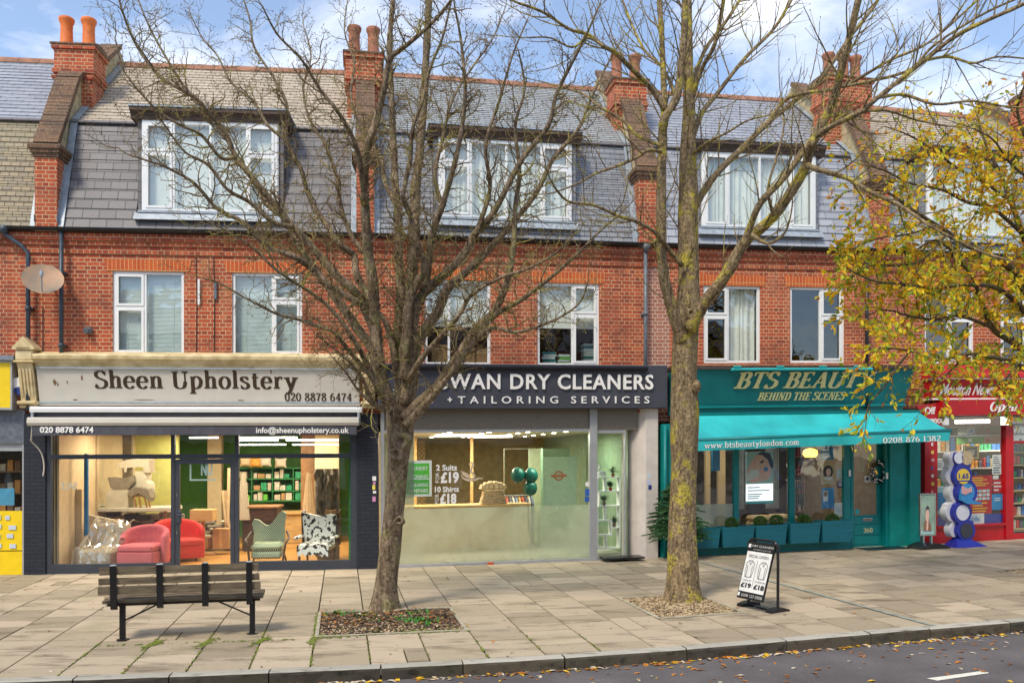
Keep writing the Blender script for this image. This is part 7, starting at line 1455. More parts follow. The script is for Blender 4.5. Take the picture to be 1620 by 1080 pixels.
class Tree:
    def __init__(s,D,rs=1): s.D=D; s.rs=rs; s.limbs=[]; s.tw=MB(W); s.tips=[]; s.big=MB(W); s.big.smooth=True; s.nt=0
    def limb(s,pts,r0,r1,dD0=0,dD1=0,n=10,wob=.0,sub=True,k=5,vary=.06):
        """pts in photograph pixels; depth runs from D+dD0 to D+dD1; radii in pixels at the trunk's distance"""
        m_=len(pts); P3=[]; 
        for i,(x,y) in enumerate(pts):
            f=i/(m_-1); f=f*f*(3-2*f) if False else f
            P3.append(PX(x,y,s.D+dD0+(dD1-dD0)*f+ (R.gauss(0,vary) if 0<i<m_-1 else 0)))
        P=smooth3(P3,k); N_=len(P); sc_=s.D/FO*s.rs
        rad=[(r0+(r1-r0)*(i/(N_-1))**.8)*sc_*(1+R.gauss(0,.05)) for i in range(N_)]
        s.big.tube([tuple(p) for p in P],rad,n,cap=True)
        if sub: s.limbs.append((P,rad))
        return P,rad
    def twig(s,p,d,L_,r,lev,cfg):
        nseg=max(2,int(L_/cfg['seg'])); pts=[p.copy()]; q=p.copy(); d=d.normalized(); st=L_/nseg; cv=rv(cfg['curl'])
        for i in range(nseg):
            d=(d+rv(cfg['wig'])+cv*.5+Vector((0,0,cfg['up']))).normalized(); q=q+d*st; pts.append(q.copy())
        rad=[r*(1-.65*i/nseg) for i in range(nseg+1)]
        s.tw.tube([tuple(v) for v in pts],rad,4 if lev<2 else 3,cap=False)
        s.tips.append((pts[-1],d,lev,pts))
        if cfg.get('bud') and lev>=1:
            t=pts[-1]; b=cfg['bud']*R.uniform(.7,1.4); o_=d.orthogonal().normalized()*b*.5; o2=d.cross(o_)
            s.tw.add([tuple(t-d*b*.3),tuple(t+o_+d*b*.5),tuple(t+o2+d*b*.5),tuple(t-o_+d*b*.5),tuple(t-o2+d*b*.5),tuple(t+d*b*1.8)],[(0,1,2),(0,2,3),(0,3,4),(0,4,1),(5,2,1),(5,3,2),(5,4,3),(5,1,4)])
        if lev<cfg['maxlev']:
            sp=cfg['sp'][lev]; s0=sp*R.uniform(.5,1.2)
            while s0<L_*.97:
                i=min(int(s0/st),nseg-1); f=s0/st-i; pp=pts[i].lerp(pts[i+1],f); td=(pts[i+1]-pts[i]).normalized()
                ax=td.orthogonal().normalized(); ax=Matrix.Rotation(R.uniform(0,6.283),3,td)@ax; nd=td*math.cos(cfg['ang'])+ax*math.sin(cfg['ang'])+Vector((0,0,cfg['lift']))
                l2=cfg['len'][lev+1]*R.uniform(.4,1.25)*(1-.45*s0/L_); s.twig(pp,nd,l2,max(rad[i]*.62,cfg['rmin']),lev+1,cfg); s0+=sp*R.uniform(.6,1.4)
    def sprout(s,cfg,start=.12,keep=lambda p:True):
        for P,rad in s.limbs:
            acc=0; nxt=cfg['sp0']*R.random(); tot=sum((b-a).length for a,b in zip(P,P[1:])); 
            for i in range(len(P)-1):
                sg_=(P[i+1]-P[i]).length
                while nxt<acc+sg_:
                    f=(nxt-acc)/max(sg_,1e-6); pp=P[i].lerp(P[i+1],f); fr=nxt/tot
                    if fr>start and keep(pp):
                        td=(P[i+1]-P[i]).normalized(); ax=Matrix.Rotation(R.uniform(0,6.283),3,td)@td.orthogonal().normalized()
                        nd=td*math.cos(cfg['ang'])+ax*math.sin(cfg['ang'])+Vector((0,0,cfg['lift']))
                        L_=cfg['len'][0]*R.uniform(.35,1.25)*(1-.35*fr); s.twig(pp+nd.normalized()*rad[i]*.4,nd,L_,min(rad[i]*.5,cfg['r0']),0,cfg)
                    nxt+=cfg['sp0']*R.uniform(.5,1.5)
                acc+=sg_
            t=(P[-1]-P[-2]).normalized(); s.twig(P[-1],t,cfg['len'][0]*.8,rad[-1]*.9,0,cfg)
def knots(mb,Dk,lst,kk):
    for (x,y,r_,px) in lst:
        c=PX(x,y,Dk); pts=[]
        q=MB(W)
        for k,(rr,h) in enumerate(((1.25,0.02),(1.15,-.03),(1.0,-.055),(.72,-.06),(.55,-.045),(.30,-.02),(.05,.0))):
            for i in range(12): a=2*math.pi*i/12; w_=1+.15*math.sin(a*3+x); pts.append((c.x+r_*kk*rr*w_*math.cos(a)*px,c.y+h,c.z+r_*kk*rr*w_*math.sin(a)))
        mb.add(pts,[(k*12+i,k*12+(i+1)%12,k*12+12+(i+1)%12,k*12+12+i) for k in range(6) for i in range(12)])
# --- tree 1
b_=G(608,963); T1=Tree(b_.y,.90); D1_=b_.y
root=thing('street_tree','bare tree on the left with twisted bark and a dense spreading crown of fine twigs','tree',b_,'street trees on the pavement')
base=[(606,972),(607,958),(609,935),(612,905),(616,870),(621,820),(626,770),(630,720),(632,690),(631,660),(632,640)]
P=smooth3([PX(x,y,D1_) for x,y in base],5); rs=catmull([(r,0) for r in (27,24,19,17,16.5,15.6,15.6,17,20,21,20)],5)
tk=MB(W); tk.smooth=True; n_=28; pts=[]
for i,p in enumerate(P):
    r_=rs[i][0]*D1_/FO
    for k in range(n_):
        a=2*math.pi*k/n_; fl=1+.07*math.sin(3*a+1)+.04*math.sin(7*a+i*.3)+(.16*max(0,1-i/8)*math.sin(5*a+.6))
        pts.append((p.x+r_*fl*math.cos(a),p.y+r_*fl*math.sin(a),p.z))
tk.add(pts,[(i*n_+k,i*n_+(k+1)%n_,(i+1)*n_+(k+1)%n_,(i+1)*n_+k) for i in range(len(P)-1) for k in range(n_)]); T1.big.add(tk.loc,[f for f in tk.f]) if False else None
T1.big.v+=tk.v; T1.big.loc+=tk.loc; T1.big.f+=tk.f; T1.big.uv+=tk.uv; T1.big.mi+=tk.mi; T1.big.sm+=tk.sm
L=T1.limb
L([(628,662),(618,640),(606,607),(597,559),(593,507),(590,448),(583,404),(579,355),(577,300),(578,259),(585,220),(597,185),(608,140),(616,96),(632,80),(649,67),(690,30),(722,-10)],13,2.2,-.1,-1.4,12)
L([(592,520),(575,480),(559,459),(530,433),(492,389),(463,359),(433,322),(402,285),(373,248),(354,207),(330,180),(310,155),(254,122),(217,74),(195,22),(185,-15)],9.5,1.2,-.2,-1.2)
L([(593,512),(587,492),(560,475),(522,452),(500,430),(467,407),(422,389),(385,352),(344,330),(307,290),(270,268),(247,259),(202,244)],8,1.1,-.3,-2.0)
L([(600,600),(589,552),(567,522),(537,478),(510,441),(483,405),(465,375),(450,345),(425,325),(400,285),(370,240),(340,190),(300,150),(262,90),(235,40),(215,-10)],10,1.3,0,1.0)
L([(596,485),(575,455),(563,430),(560,405),(537,385),(511,348),(489,311),(476,267),(454,222),(454,167),(432,122),(402,74),(395,30),(380,-15)],8,1.2,0,.9)
L([(577,320),(570,262),(560,222),(535,178),(506,141),(476,93),(439,55),(415,10)],5,1.1,-.8,-2.2)
L([(640,650),(630,600),(622,550),(612,515),(600,496)],9,5,.1,.5,sub=False)
L([(632,655),(633,607),(631,522),(634,467),(631,411),(630,337),(626,300),(622,220),(619,148),(616,74),(623,-10)],12,4.5,.3,.9,12)
L([(636,650),(641,559),(650,467),(655,393),(656,337),(658,290),(664,241),(671,148),(675,74),(679,-10)],13,6,.2,.5,12)
L([(640,600),(643,540),(646,485),(658,450),(671,430),(667,404),(660,385),(653,356),(645,330),(638,307),(649,252),(653,204),(668,160),(680,110),(700,60),(712,10)],9,1.4,-.2,-1.6)
L([(650,500),(671,459),(678,410),(684,374),(690,350),(700,325),(719,259),(730,207),(736,148),(733,100),(728,56),(719,10)],9,1.6,-.2,-.7)
L([(640,640),(649,559),(656,492),(671,463),(708,430),(735,400),(752,370),(775,345),(790,320),(826,252),(867,200),(880,150),(905,100),(930,50),(950,5)],11.5,1.3,-.1,-1.3,12)
L([(642,650),(652,607),(660,545),(693,492),(706,459),(730,437),(760,410),(782,385),(815,348),(849,304),(875,252),(915,204),(934,159),(956,111),(985,60)],12,1.3,0,.8,12)
L([(640,665),(660,641),(686,618),(723,567),(752,522),(782,492),(801,448),(812,392),(815,330),(822,270),(815,200),(830,140),(820,80)],12,1.2,-.2,-1.0,12)
L([(642,672),(668,645),(700,607),(735,560),(782,500),(819,478),(870,440),(915,400),(950,365),(985,335)],8.5,1.0,-.3,-1.6)
L([(760,530),(782,518),(819,525),(875,507),(915,481),(930,448)],4,.9,-1.0,-1.8)
L([(648,600),(665,570),(690,540),(725,500),(745,468),(790,440),(835,425),(880,400),(905,375)],6,1.0,-.3,-2.0)
L([(752,372),(775,300),(768,230),(790,160),(810,90),(835,30)],4.5,1.0,-.8,-1.0)
L([(700,325),(688,280),(700,220),(715,160),(745,110),(780,60),(800,10)],4.5,1.0,-.4,.8)
L([(610,640),(590,600),(565,570),(544,544),(522,522),(467,504),(437,496),(393,474),(348,448),(320,440)],5,.8,-.5,-2.0)
L([(605,625),(585,585),(570,555),(545,515),(520,485),(492,463),(441,430),(404,396),(370,372),(335,352)],5.5,.9,-.5,-2.3)
L([(608,640),(592,640),(574,600),(555,575),(520,545),(500,530)],4.5,.9,-.5,-1.5)
L([(605,650),(585,635),(565,615),(548,590),(530,570)],3.5,.9,-.6,-1.4)
L([(585,410),(560,380),(540,330),(533,280),(515,230),(490,190),(480,140),(492,90),(480,40)],5,1.0,.2,1.6)
L([(630,330),(610,290),(600,240),(570,200),(555,150),(560,100),(545,50),(550,0)],5,1.0,.6,1.8)
L([(463,359),(430,350),(395,320),(360,300),(330,262),(292,240),(262,200),(240,170)],4.5,.9,-.7,-1.8)
L([(373,248),(350,250),(320,215),(290,200),(255,180),(225,150),(195,110),(182,60)],3.5,.9,-1.0,-1.9)
L([(454,222),(425,200),(400,160),(365,130),(345,90),(320,60),(300,20)],3.5,.9,.6,1.2)
knots(T1.big,D1_-.235,[(635,697,13,1),(627,718,10,1),(620,655,9,.6),(632,823,6,1.2)],D1_/FO)
cfg1=dict(seg=.055,curl=.13,wig=.24,up=.03,lift=.12,ang=.95,sp0=.082,sp=[.10,.09,.06],len=[.66,.30,.13],r0=.012,rmin=.0032,maxlev=2,bud=.012)
T1.sprout(cfg1,.14)
T1.big.build('trunk',MAT['bark_grey'],root); T1.tw.build('twigs',MAT['bark_twig'],root,smooth=False)
# --- tree 2
b_=G(1081,951); D2_=b_.y; T2=Tree(D2_,.74)
root=thing('street_tree','tall bare tree on the right with yellow lichen on its trunk and few long branches','tree',b_,'street trees on the pavement')
base=[(1080,962),(1080,948),(1080,925),(1080,895),(1079,850),(1080,800),(1082,740),(1082,690),(1083,650),(1082,600),(1083,560),(1085,520),(1088,492),(1089,455),(1089,420),(1088,350),(1089,300),(1088,250),(1090,180),(1089,100),(1088,0),(1088,-40)]
P=smooth3([PX(x,y,D2_) for x,y in base],4); rs=catmull([(r,0) for r in (36,31,26,24,22,21,20.5,22,22,19.5,19.5,20,21,17,16,15.5,14.5,13,10,7.5,6,5)],4); pts=[]; tk=MB(W); tk.smooth=True
for i,p in enumerate(P):
    r_=rs[i][0]*D2_/FO
    for k in range(n_):
        a=2*math.pi*k/n_; fl=1+.035*math.sin(3*a+1)+.025*math.sin(6*a+i*.25)+(.10*max(0,1-i/9)*math.sin(5*a+.2))
        pts.append((p.x+r_*fl*math.cos(a),p.y+r_*fl*math.sin(a),p.z))
tk.add(pts,[(i*n_+k,i*n_+(k+1)%n_,(i+1)*n_+(k+1)%n_,(i+1)*n_+k) for i in range(len(P)-1) for k in range(n_)])
T2.big.v+=tk.v; T2.big.loc+=tk.loc; T2.big.f+=tk.f; T2.big.uv+=tk.uv; T2.big.mi+=tk.mi; T2.big.sm+=tk.sm; T2.limbs.append((P[52:],[r_[0]*D2_/FO for r_ in rs[52:len(P)]]))
L=T2.limb
L([(1080,540),(1068,505),(1058,470),(1048,420),(1046,324),(1048,231),(1051,190),(1071,153),(1078,102),(1083,46),(1083,-20)],14,6,-.1,-.9,12,vary=.02)
L([(1049,215),(1051,180),(1050,139),(1048,83),(1043,0),(1040,-30)],8,5,-.5,-.4,vary=.02)
L([(1092,520),(1112,484),(1145,440),(1178,384),(1224,342),(1270,273),(1284,231),(1317,162),(1335,93),(1358,0),(1368,-40)],15,5,-.2,-2.2,12,vary=.04)
L([(1176,388),(1188,355),(1204,320),(1243,278),(1284,222),(1317,199),(1363,176),(1388,155),(1462,96),(1521,52),(1618,7),(1660,-20)],7.5,3,-1.0,-2.6,vary=.04)
L([(1091,375),(1099,330),(1131,278),(1178,231),(1215,194),(1261,157),(1298,125),(1344,60),(1380,14),(1400,-20)],9,3.5,.1,1.6,10,vary=.04)
L([(1215,194),(1240,160),(1270,148),(1333,137),(1407,96),(1470,67),(1547,0)],5.5,2.2,.8,.2)
L([(1333,137),(1380,128),(1440,110),(1480,70),(1560,20),(1630,-10)],4,2,.5,-.6)
L([(1053,175),(1030,140),(1006,116),(975,85),(956,74),(930,55),(900,46),(860,20),(820,5)],6.5,2,-.5,-2.0)
L([(956,74),(930,60),(905,75),(870,60),(835,60)],3,1.2,-1.6,-1.8)
L([(1046,240),(1025,238),(1006,250),(970,265),(946,273),(915,290),(890,300)],4.5,1.6,-.6,-1.6)
L([(1079,420),(1050,385),(1034,366),(1005,350),(979,342),(940,325),(900,319),(880,300)],5.5,1.8,-.2,-2.2)
L([(1095,135),(1115,80),(1150,32),(1173,-5),(1185,-30)],5.5,2.5,.2,1.0)
L([(1092,230),(1110,180),(1131,153),(1178,93),(1224,46),(1252,0),(1265,-30)],6.5,2.6,.2,1.4)
L([(1094,160),(1110,110),(1131,69),(1145,0),(1150,-30)],5.5,3.5,0,-.8)
L([(1278,262),(1293,268),(1340,282),(1380,305),(1425,326),(1481,363),(1547,396),(1590,410)],6,1.8,-1.5,-2.8)
L([(1071,160),(1050,110),(1020,80),(1000,40),(985,0)],4,2,-.5,.8)
L([(1048,231),(1010,215),(985,190),(950,170),(925,150),(895,140),(860,130)],4.5,1.5,-.5,.8)
L([(1284,231),(1300,190),(1345,180),(1400,175),(1450,190),(1500,200)],4.5,1.6,-1.6,-.6)
L([(1388,155),(1430,150),(1480,165),(1540,160),(1600,170),(1650,165)],3.5,1.4,-1.7,-1.2)
L([(1462,96),(1500,90),(1540,100),(1580,90),(1640,95)],3,1.3,-2,-2.4)
L([(1178,231),(1200,240),(1230,225),(1250,232),(1290,215)],3,1.1,.6,1.2)
L([(1224,342),(1215,300),(1228,250),(1240,200),(1235,150)],3.5,1.1,-1.2,-1.5)
L([(1190,372),(1215,385),(1240,370),(1250,345)],4.5,1.5,-1.2,-1.6)
L([(1088,250),(1120,225),(1150,210),(1185,190),(1230,180)],3.6,1.2,0,-1.4)
cfg2=dict(seg=.11,curl=.05,wig=.07,up=.10,lift=.18,ang=.85,sp0=.17,sp=[.20,.2],len=[1.05,.42,.2],r0=.012,rmin=.0032,maxlev=1,bud=.013)
T2.sprout(cfg2,.12)
c=PX(1090,496,D2_-.24); q=T2.big; knots(q,D2_-.262,[(1094,497,8,1)],D2_/FO)
for (x,y,r_) in ((1100,612,7),):   # burrs on the trunk
    c=PX(x,y,D2_-.10); q.lathe((c.x,c.y-.08,c.z),[(r_*D2_/FO*math.sin(math.pi*(k+.5)/8),r_*D2_/FO*1.5*-math.cos(math.pi*(k+.5)/8)) for k in range(8)],10)
T2.big.build('trunk',MAT['bark_lichen'],root); T2.tw.build('twigs',MAT['bark_twig_lichen'],root,smooth=False)
# --- tree 3: its trunk stands beyond the right edge, leafy boughs reach in
b_=Vector(pitpt(PITS[2],.75,.45)); b_.x+=1.1; D3_=b_.y; b_.z=gz(b_.x); T3=Tree(D3_,.66)
root=thing('street_tree','tree at the right edge with yellow and green autumn leaves on drooping boughs','tree',b_,'street trees on the pavement')
xt=CX+b_.x*FO/D3_; yb_=HY+(HC-b_.z)*FO/D3_
L=T3.limb
L([(xt,yb_+4),(xt-1,yb_-40),(xt-3,760),(xt-6,650),(xt-12,560),(xt-20,500)],25,17,0,0,16,sub=False)
L([(xt-14,560),(1640,480),(1614,445),(1592,418),(1560,402),(1527,386),(1500,368),(1481,356),(1440,330),(1405,305),(1375,300)],12,1.8,0,-1.6,10)
L([(xt-16,540),(1650,430),(1618,370),(1600,320),(1580,270),(1560,230),(1545,180)],11,2,0,.6)
L([(xt-10,600),(1640,560),(1600,540),(1569,518),(1550,470),(1540,440),(1520,415),(1507,398),(1480,380),(1450,395)],9,1.8,0,-1.0)
L([(xt-12,590),(1650,520),(1610,480),(1575,455),(1530,450),(1480,455),(1430,450),(1385,445),(1350,430)],8,1.5,-.2,-2.2)
L([(xt-8,640),(1650,600),(1610,575),(1570,565),(1530,560),(1480,570),(1440,555),(1400,550)],7,1.4,-.2,-2.6)
L([(xt-14,540),(1660,450),(1640,380),(1650,300),(1630,240),(1610,180),(1615,150)],9,2,0,-1.2)
L([(1600,320),(1560,290),(1520,270),(1480,240),(1440,215),(1400,200)],5,1.3,.3,-1.0)
L([(1618,370),(1570,330),(1530,320),(1490,300),(1440,290),(1400,270),(1370,262)],5,1.3,.2,-2.0)
L([(1569,518),(1520,500),(1480,505),(1440,500),(1400,490),(1370,500)],4.5,1.3,-.5,-1.8)
L([(1440,555),(1420,580),(1400,610),(1375,640),(1370,668)],2.6,1.0,-2.4,-2.7)
L([(1530,560),(1500,590),(1480,610),(1470,635)],2.5,1,-1.5,-2.0); L([(1610,575),(1590,600),(1570,610),(1545,605)],3,1,-1,-1.6)
L([(1580,270),(1545,240),(1500,215),(1470,180)],3.5,1.2,.4,.8); L([(1650,300),(1600,260),(1570,220),(1530,200)],3.5,1.2,-.7,-1.5)
L([(1481,356),(1440,370),(1400,375),(1365,385),(1340,400)],3,1.0,-1.3,-2.2)
L([(1500,368),(1460,410),(1420,420),(1380,420),(1345,440)],3,1.0,-1.2,-1.8)
cfg3=dict(seg=.09,curl=.08,wig=.13,up=-.02,lift=.05,ang=.9,sp0=.115,sp=[.12,.13],len=[.74,.34,.16],r0=.009,rmin=.0025,maxlev=1)
T3.sprout(cfg3,.10)
T3.big.build('trunk',MAT['bark_dark'],root); T3.tw.build('twigs',MAT['bark_dark'],root,smooth=False)
def leafmat(name,c,tl=.45):
    m=pm(name,c,.5,var=.3,scale=7,spec=.3); t=m.node_tree; b=t.nodes['Principled BSDF']; o=[x for x in t.nodes if x.type=='OUTPUT_MATERIAL'][0]; tr=t.nodes.new('ShaderNodeBsdfTranslucent'); mx_=t.nodes.new('ShaderNodeMixShader'); mx_.inputs[0].default_value=tl
    src=b.inputs['Base Color'].links[0].from_socket; t.links.new(src,tr.inputs[0]); t.links.new(b.outputs[0],mx_.inputs[1]); t.links.new(tr.outputs[0],mx_.inputs[2]); t.links.new(mx_.outputs[0],o.inputs[0]); return m
lm=[leafmat('autumn_yellow',(.90,.64,.03)),leafmat('autumn_gold',(.85,.46,.02)),leafmat('autumn_orange',(.66,.25,.02)),leafmat('autumn_green',(.26,.38,.03)),leafmat('autumn_lime',(.62,.64,.05))]
lv=MB(W)
def leaf3(p,d,s):
    d=(d+rv(.5)+Vector((0,0,-.5))).normalized(); sd2=d.cross(rv(1)).normalized(); nn=d.cross(sd2); bend=R.uniform(.05,.35)
    a=[p,p+d*s*.45+sd2*s*.34+nn*s*.06,p+d*s*1.05+sd2*s*.36+nn*s*.02,p+d*s*1.75-nn*s*bend,p+d*s*1.05-sd2*s*.36+nn*s*.02,p+d*s*.45-sd2*s*.34+nn*s*.06,p+d*s*.9-nn*s*.08]
    lv.add([tuple(v) for v in a],[(0,1,6,5),(1,2,6),(2,3,6),(3,4,6),(4,5,6)])
for t,d,lev,pts in T3.tips:
    xp=CX+t.x*FO/t.y; yp=HY-(t.z-HC)*FO/t.y
    dens=1.0 if yp>320 else (.8 if yp>200 else .25)
    if xp<1400 and yp<300: dens*=.35
    if yp>655: dens*=.4
    elif yp>575: dens*=.6
    dens*=.88
    for pt in pts[1:]:
        for _ in range(4 if lev else 3):
            if R.random()<dens*.80:
                g_=min(max((yp-260)/350,0),1); lv.m=R.choices([0,1,2,3,4],[.40,.20,.12-.06*g_,.08+.20*g_,.18+.12*g_])[0]; leaf3(pt+rv(.015),d,R.uniform(.034,.068))
lv.build('leaves',lm,root)
# ------------------------------------------------ inside the upholstery shop
pm('fabric_pink',(.60,.12,.14),.85,var=.12,scale=40,bump=.2); pm('fabric_red',(.62,.03,.02),.8,var=.12,scale=30,bump=.2); pm('fabric_beige',(.50,.42,.31),.9,var=.15,scale=30,bump=.2); pm('fabric_taupe',(.22,.18,.13),.9,var=.2,scale=10,bump=.3); pm('cardboard',(.42,.24,.10),.85,var=.15); pm('foam_white',(.56,.50,.38),.8,var=.1)
m,t,b=nodes('cowhide'); n=t.nodes; l=t.links; tcx=n.new('ShaderNodeTexCoord'); nn_=n.new('ShaderNodeTexNoise'); nn_.inputs['Scale'].default_value=11; nn_.inputs['Detail'].default_value=3; l.new(tcx.outputs['Object'],nn_.inputs['Vector']); r=n.new('ShaderNodeValToRGB'); r.color_ramp.elements[0].position=.44; r.color_ramp.elements[1].position=.47; r.color_ramp.elements[0].color=(.02,.015,.012,1); r.color_ramp.elements[1].color=(.78,.76,.70,1); l.new(nn_.outputs[0],r.inputs[0]); l.new(r.outputs[0],b.inputs['Base Color']); b.inputs['Roughness'].default_value=.8; MAT['cowhide']=m
m,t,b=nodes('green_weave'); n=t.nodes; l=t.links; tcx=n.new('ShaderNodeTexCoord'); wv=n.new('ShaderNodeTexWave'); wv.inputs['Scale'].default_value=13; wv.bands_direction='DIAGONAL'; l.new(tcx.outputs['Object'],wv.inputs['Vector']); r=n.new('ShaderNodeValToRGB'); r.color_ramp.elements[0].position=.42; r.color_ramp.elements[1].position=.58; r.color_ramp.elements[0].color=(.10,.20,.10,1); r.color_ramp.elements[1].color=(.66,.66,.46,1); l.new(wv.outputs[0],r.inputs[0]); l.new(r.outputs[0],b.inputs['Base Color']); b.inputs['Roughness'].default_value=.85; MAT['green_weave']=m
def at1(px,py,d):   # u at a pixel for offset d
    return F1.uz(px,py,d)[0]
ZF=.04
# ceiling tubes
for i,(x0,x1,y,d) in enumerate(((378,470,691,-1.6),(378,440,695,-2.3),(453,535,695,-2.3),(378,452,702,-3.2),(463,535,702,-3.2),(300,345,691,-1.6))):
    u0,u1=at1(x0,y,d),at1(x1,y,d); zz=F1.uz(x0,y+1,d)[1]; q=MB(F1); q.box(u0,u1,d-.03,d+.03,zz-.014,zz+.014); q.build('tube_lamp',MAT['tube_light'],b1)
for (u,d,pw) in ((1.2,-1.3,34),(1.6,-3.6,36),(4.6,-1.3,34),(4.2,-3.8,44),(3.0,-2.5,32)): arealamp(F1,u,d,ZC-.09,1.4,.4,pw)
# wall panels and partitions
q=MB(F1); q.box(.10,at1(122,800,-1.8),-1.9,-1.8,ZF,ZC); q.build('partition',MAT['wall_cream'],b1)
q=MB(F1); q.box(at1(87,800,-.7),at1(101,800,-.7),-.75,-.65,ZF,ZC); q.box(at1(120,800,-.9),at1(131,800,-.9),-.95,-.85,ZF,1.55); q.build('panel',MAT['panel_beige'],b1)
q=MB(F1); q.box(.06,.10,-2.0,-.15,ZF,ZC); q.build('panel',MAT['panel_beige'],b1)
q=MB(F1); q.box(at1(200,750,-4.3),at1(282,750,-4.3),-4.4,-4.3,ZF,ZC); q.build('partition',MAT['wall_yellow'],b1)
q=MB(F1); q.box(at1(142,750,-3.5),at1(208,750,-3.5),-3.6,-3.5,ZF,ZC); q.build('partition',MAT['wall_shadow'],b1)
q=MB(F1); q.box(at1(330,750,-5.5),at1(352,750,-5.5),-5.6,-5.4,ZF,ZC); q.box(at1(498,750,-4.6),at1(536,750,-4.6),-4.7,-4.6,ZF,ZC); q.build('partition',MAT['wall_cream'],b1)
q=MB(F1); q.box(at1(476,750,-5.0),at1(499,750,-5.0),-5.1,-5.0,ZF,ZC); q.build('partition',MAT['wood_mid'],b1)
q=MB(F1); q.box(at1(552,800,-.35),at1(557,800,-.35),-.6,-.3,ZF,ZC); q.build('panel',MAT['shelf_green'],b1)
pb=MB(F1); u=at1(136,800,-.75); pb.bbox(u-.035,u+.035,-.8,-.73,.6,2.25,.01); solo(pb,'upright_post',plain('post_blue',(.01,.14,.32)),'blue upright post behind the left window of the upholstery shop','post')
# back shelf with boxes
bs=thing('shelf_unit','green shelf unit of folded cloth and boxes on the upholstery shop back wall','shelf',F1.P(4.4,-5.2,1.0))
dS=-5.1; xs=[at1(x,760,dS) for x in (376,398,431,464,492)]; zs=[F1.uz(440,y,dS)[1] for y in (740,757,776,792)]
q=MB(F1); q.box(xs[0],xs[-1],dS-.35,dS-.33,zs[-1],zs[0])
for z in zs: q.box(xs[0],xs[-1],dS-.33,dS,z-.02,z+.01)
for x in xs: q.box(x-.012,x+.012,dS-.33,dS-.002,zs[-1]+.01,zs[0]-.02)
q.build('frame',MAT['shelf_green'],bs)
for i in range(4):
    for j in range(3):
        u=xs[i]+.04; 
        while u<xs[i+1]-.12:
            w_=R.uniform(.08,.2); h_=R.uniform(.4,.85)*(zs[j]-zs[j+1]); w_=min(w_,xs[i+1]-u-.03); q=MB(F1); q.bbox(u,u+w_*.92,dS-.3,dS-.03,zs[j+1]+.011,zs[j+1]+.011+h_,.008); q.build('folded_cloth',MAT[R.choice(['foam_white','goods_d','goods_c','fabric_beige','cardboard','green_box'])],bs); u+=w_+.01
q=MB(F1); z_=zs[-1]; q.box(xs[1],xs[-1],-5.1,-4.5,z_-.30,z_-.24); q.box(xs[1]+.02,xs[-1]-.02,-5.05,-4.55,ZF,z_-.30); solo(q,'work_counter',MAT['wood_light'],'wooden cupboard counter below the green shelf unit','counter')
for k,(x,y,c,la) in enumerate(((389,730,'panel_beige','cream cushion leaning leftmost above the green shelf'),(405,731,'goods_a','orange cushion between two cream ones above the green shelf'),(420,730,'foam_white','pale cushion second from the right above the green shelf'),(444,732,'fabric_beige','square cream cushion rightmost above the green shelf'))):
    u,z=F1.uz(x,y,-4.9); q=MB(F1); q.smooth=True; n2=10; P=[];s=.30
    for j in range(n2+1):
        for i in range(n2+1):
            a,b_=i/n2*2-1,j/n2*2-1; pin=1-.12*(1-abs(a))*abs(b_)**3; P.append((u+a*s/2*(1-.14*(1-b_*b_)*abs(a)**4),-4.9+.08*(1-a**4)*(1-b_**4),z+b_*s*.42*(1-.14*(1-a*a)*abs(b_)**4)))
    q.add(P,[(j*(n2+1)+i,j*(n2+1)+i+1,(j+1)*(n2+1)+i+1,(j+1)*(n2+1)+i) for j in range(n2) for i in range(n2)]); q.box(u-.12,u+.12,-4.95,-4.9,z-.1,z+.1); solo(q,'cushion',MAT[c],la,'cushion','cushions above the green shelf')
def softseat(fr,par,mt,w_,dp,h,nm='seat',z0=.12,r_=.05): q=MB(fr); q.bbox(-w_/2,w_/2,-dp/2,dp/2,z0,h,r_); q.smooth=False; q.build(nm,MAT[mt],par)
# tub chair: channelled curved back, boxed seat
def tub(fr,par,mt,w_=.72,h=.80,sh=.42):
    q=MB(fr); q.bbox(-w_*.42,w_*.42,-.30,.38,.06,sh-.10,.02); q.build('base',MAT[mt],par); q=MB(fr); q.bbox(-w_*.41,w_*.41,-.30,.385,sh-.095,sh+.03,.03); q.build('seat',MAT[mt],par)
    q=MB(fr); q.smooth=True; n2=42; P=[]; prof=[(0,.14),(0,.9),(.015,.97),(.05,1.0),(.09,.97),(.11,.9),(.11,.14)]
    for i in range(n2+1):
        a=math.radians(-15+210*i/n2); ch=.012*abs(math.sin(i*math.pi/3.5)); f=math.sin(math.radians(180*i/n2)); hh=h*(.72+.28*f**.6)
        for (o_,z) in prof: r1=w_*.43+o_-ch*(o_<.02); P.append((r1*math.cos(a),-.02-r1*.95*math.sin(a)*.85,z*hh))
    m2=len(prof); q.add(P,[(i*m2+k,(i+1)*m2+k,(i+1)*m2+k+1,i*m2+k+1) for i in range(n2) for k in range(m2-1)]+[tuple(range(m2)),tuple(range(n2*m2,n2*m2+m2))]); q.build('backrest',MAT[mt],par)
    for sx in (-1,1):
        for sy in (-.24,.30): q=MB(fr); q.tube([(sx*.26,sy,0),(sx*.24,sy,.08)],[.014,.022],8); q.build('leg',MAT['wood_dark'],par)
def put(px,py,d,yaw): u=at1(px,py,d); p=F1.P(u,d,ZF); q=Matrix.Rotation(yaw,3,'Z'); return Frame(p,q@F1.U,q@F1.N),p
fr,p=put(228,880,-.55,math.radians(-8)); t_=thing('armchair','pink tub armchair with channelled back in the left window of the upholstery shop','armchair',p,'armchairs in the upholstery shop'); tub(fr,t_,'fabric_pink',.84,.80,.42)
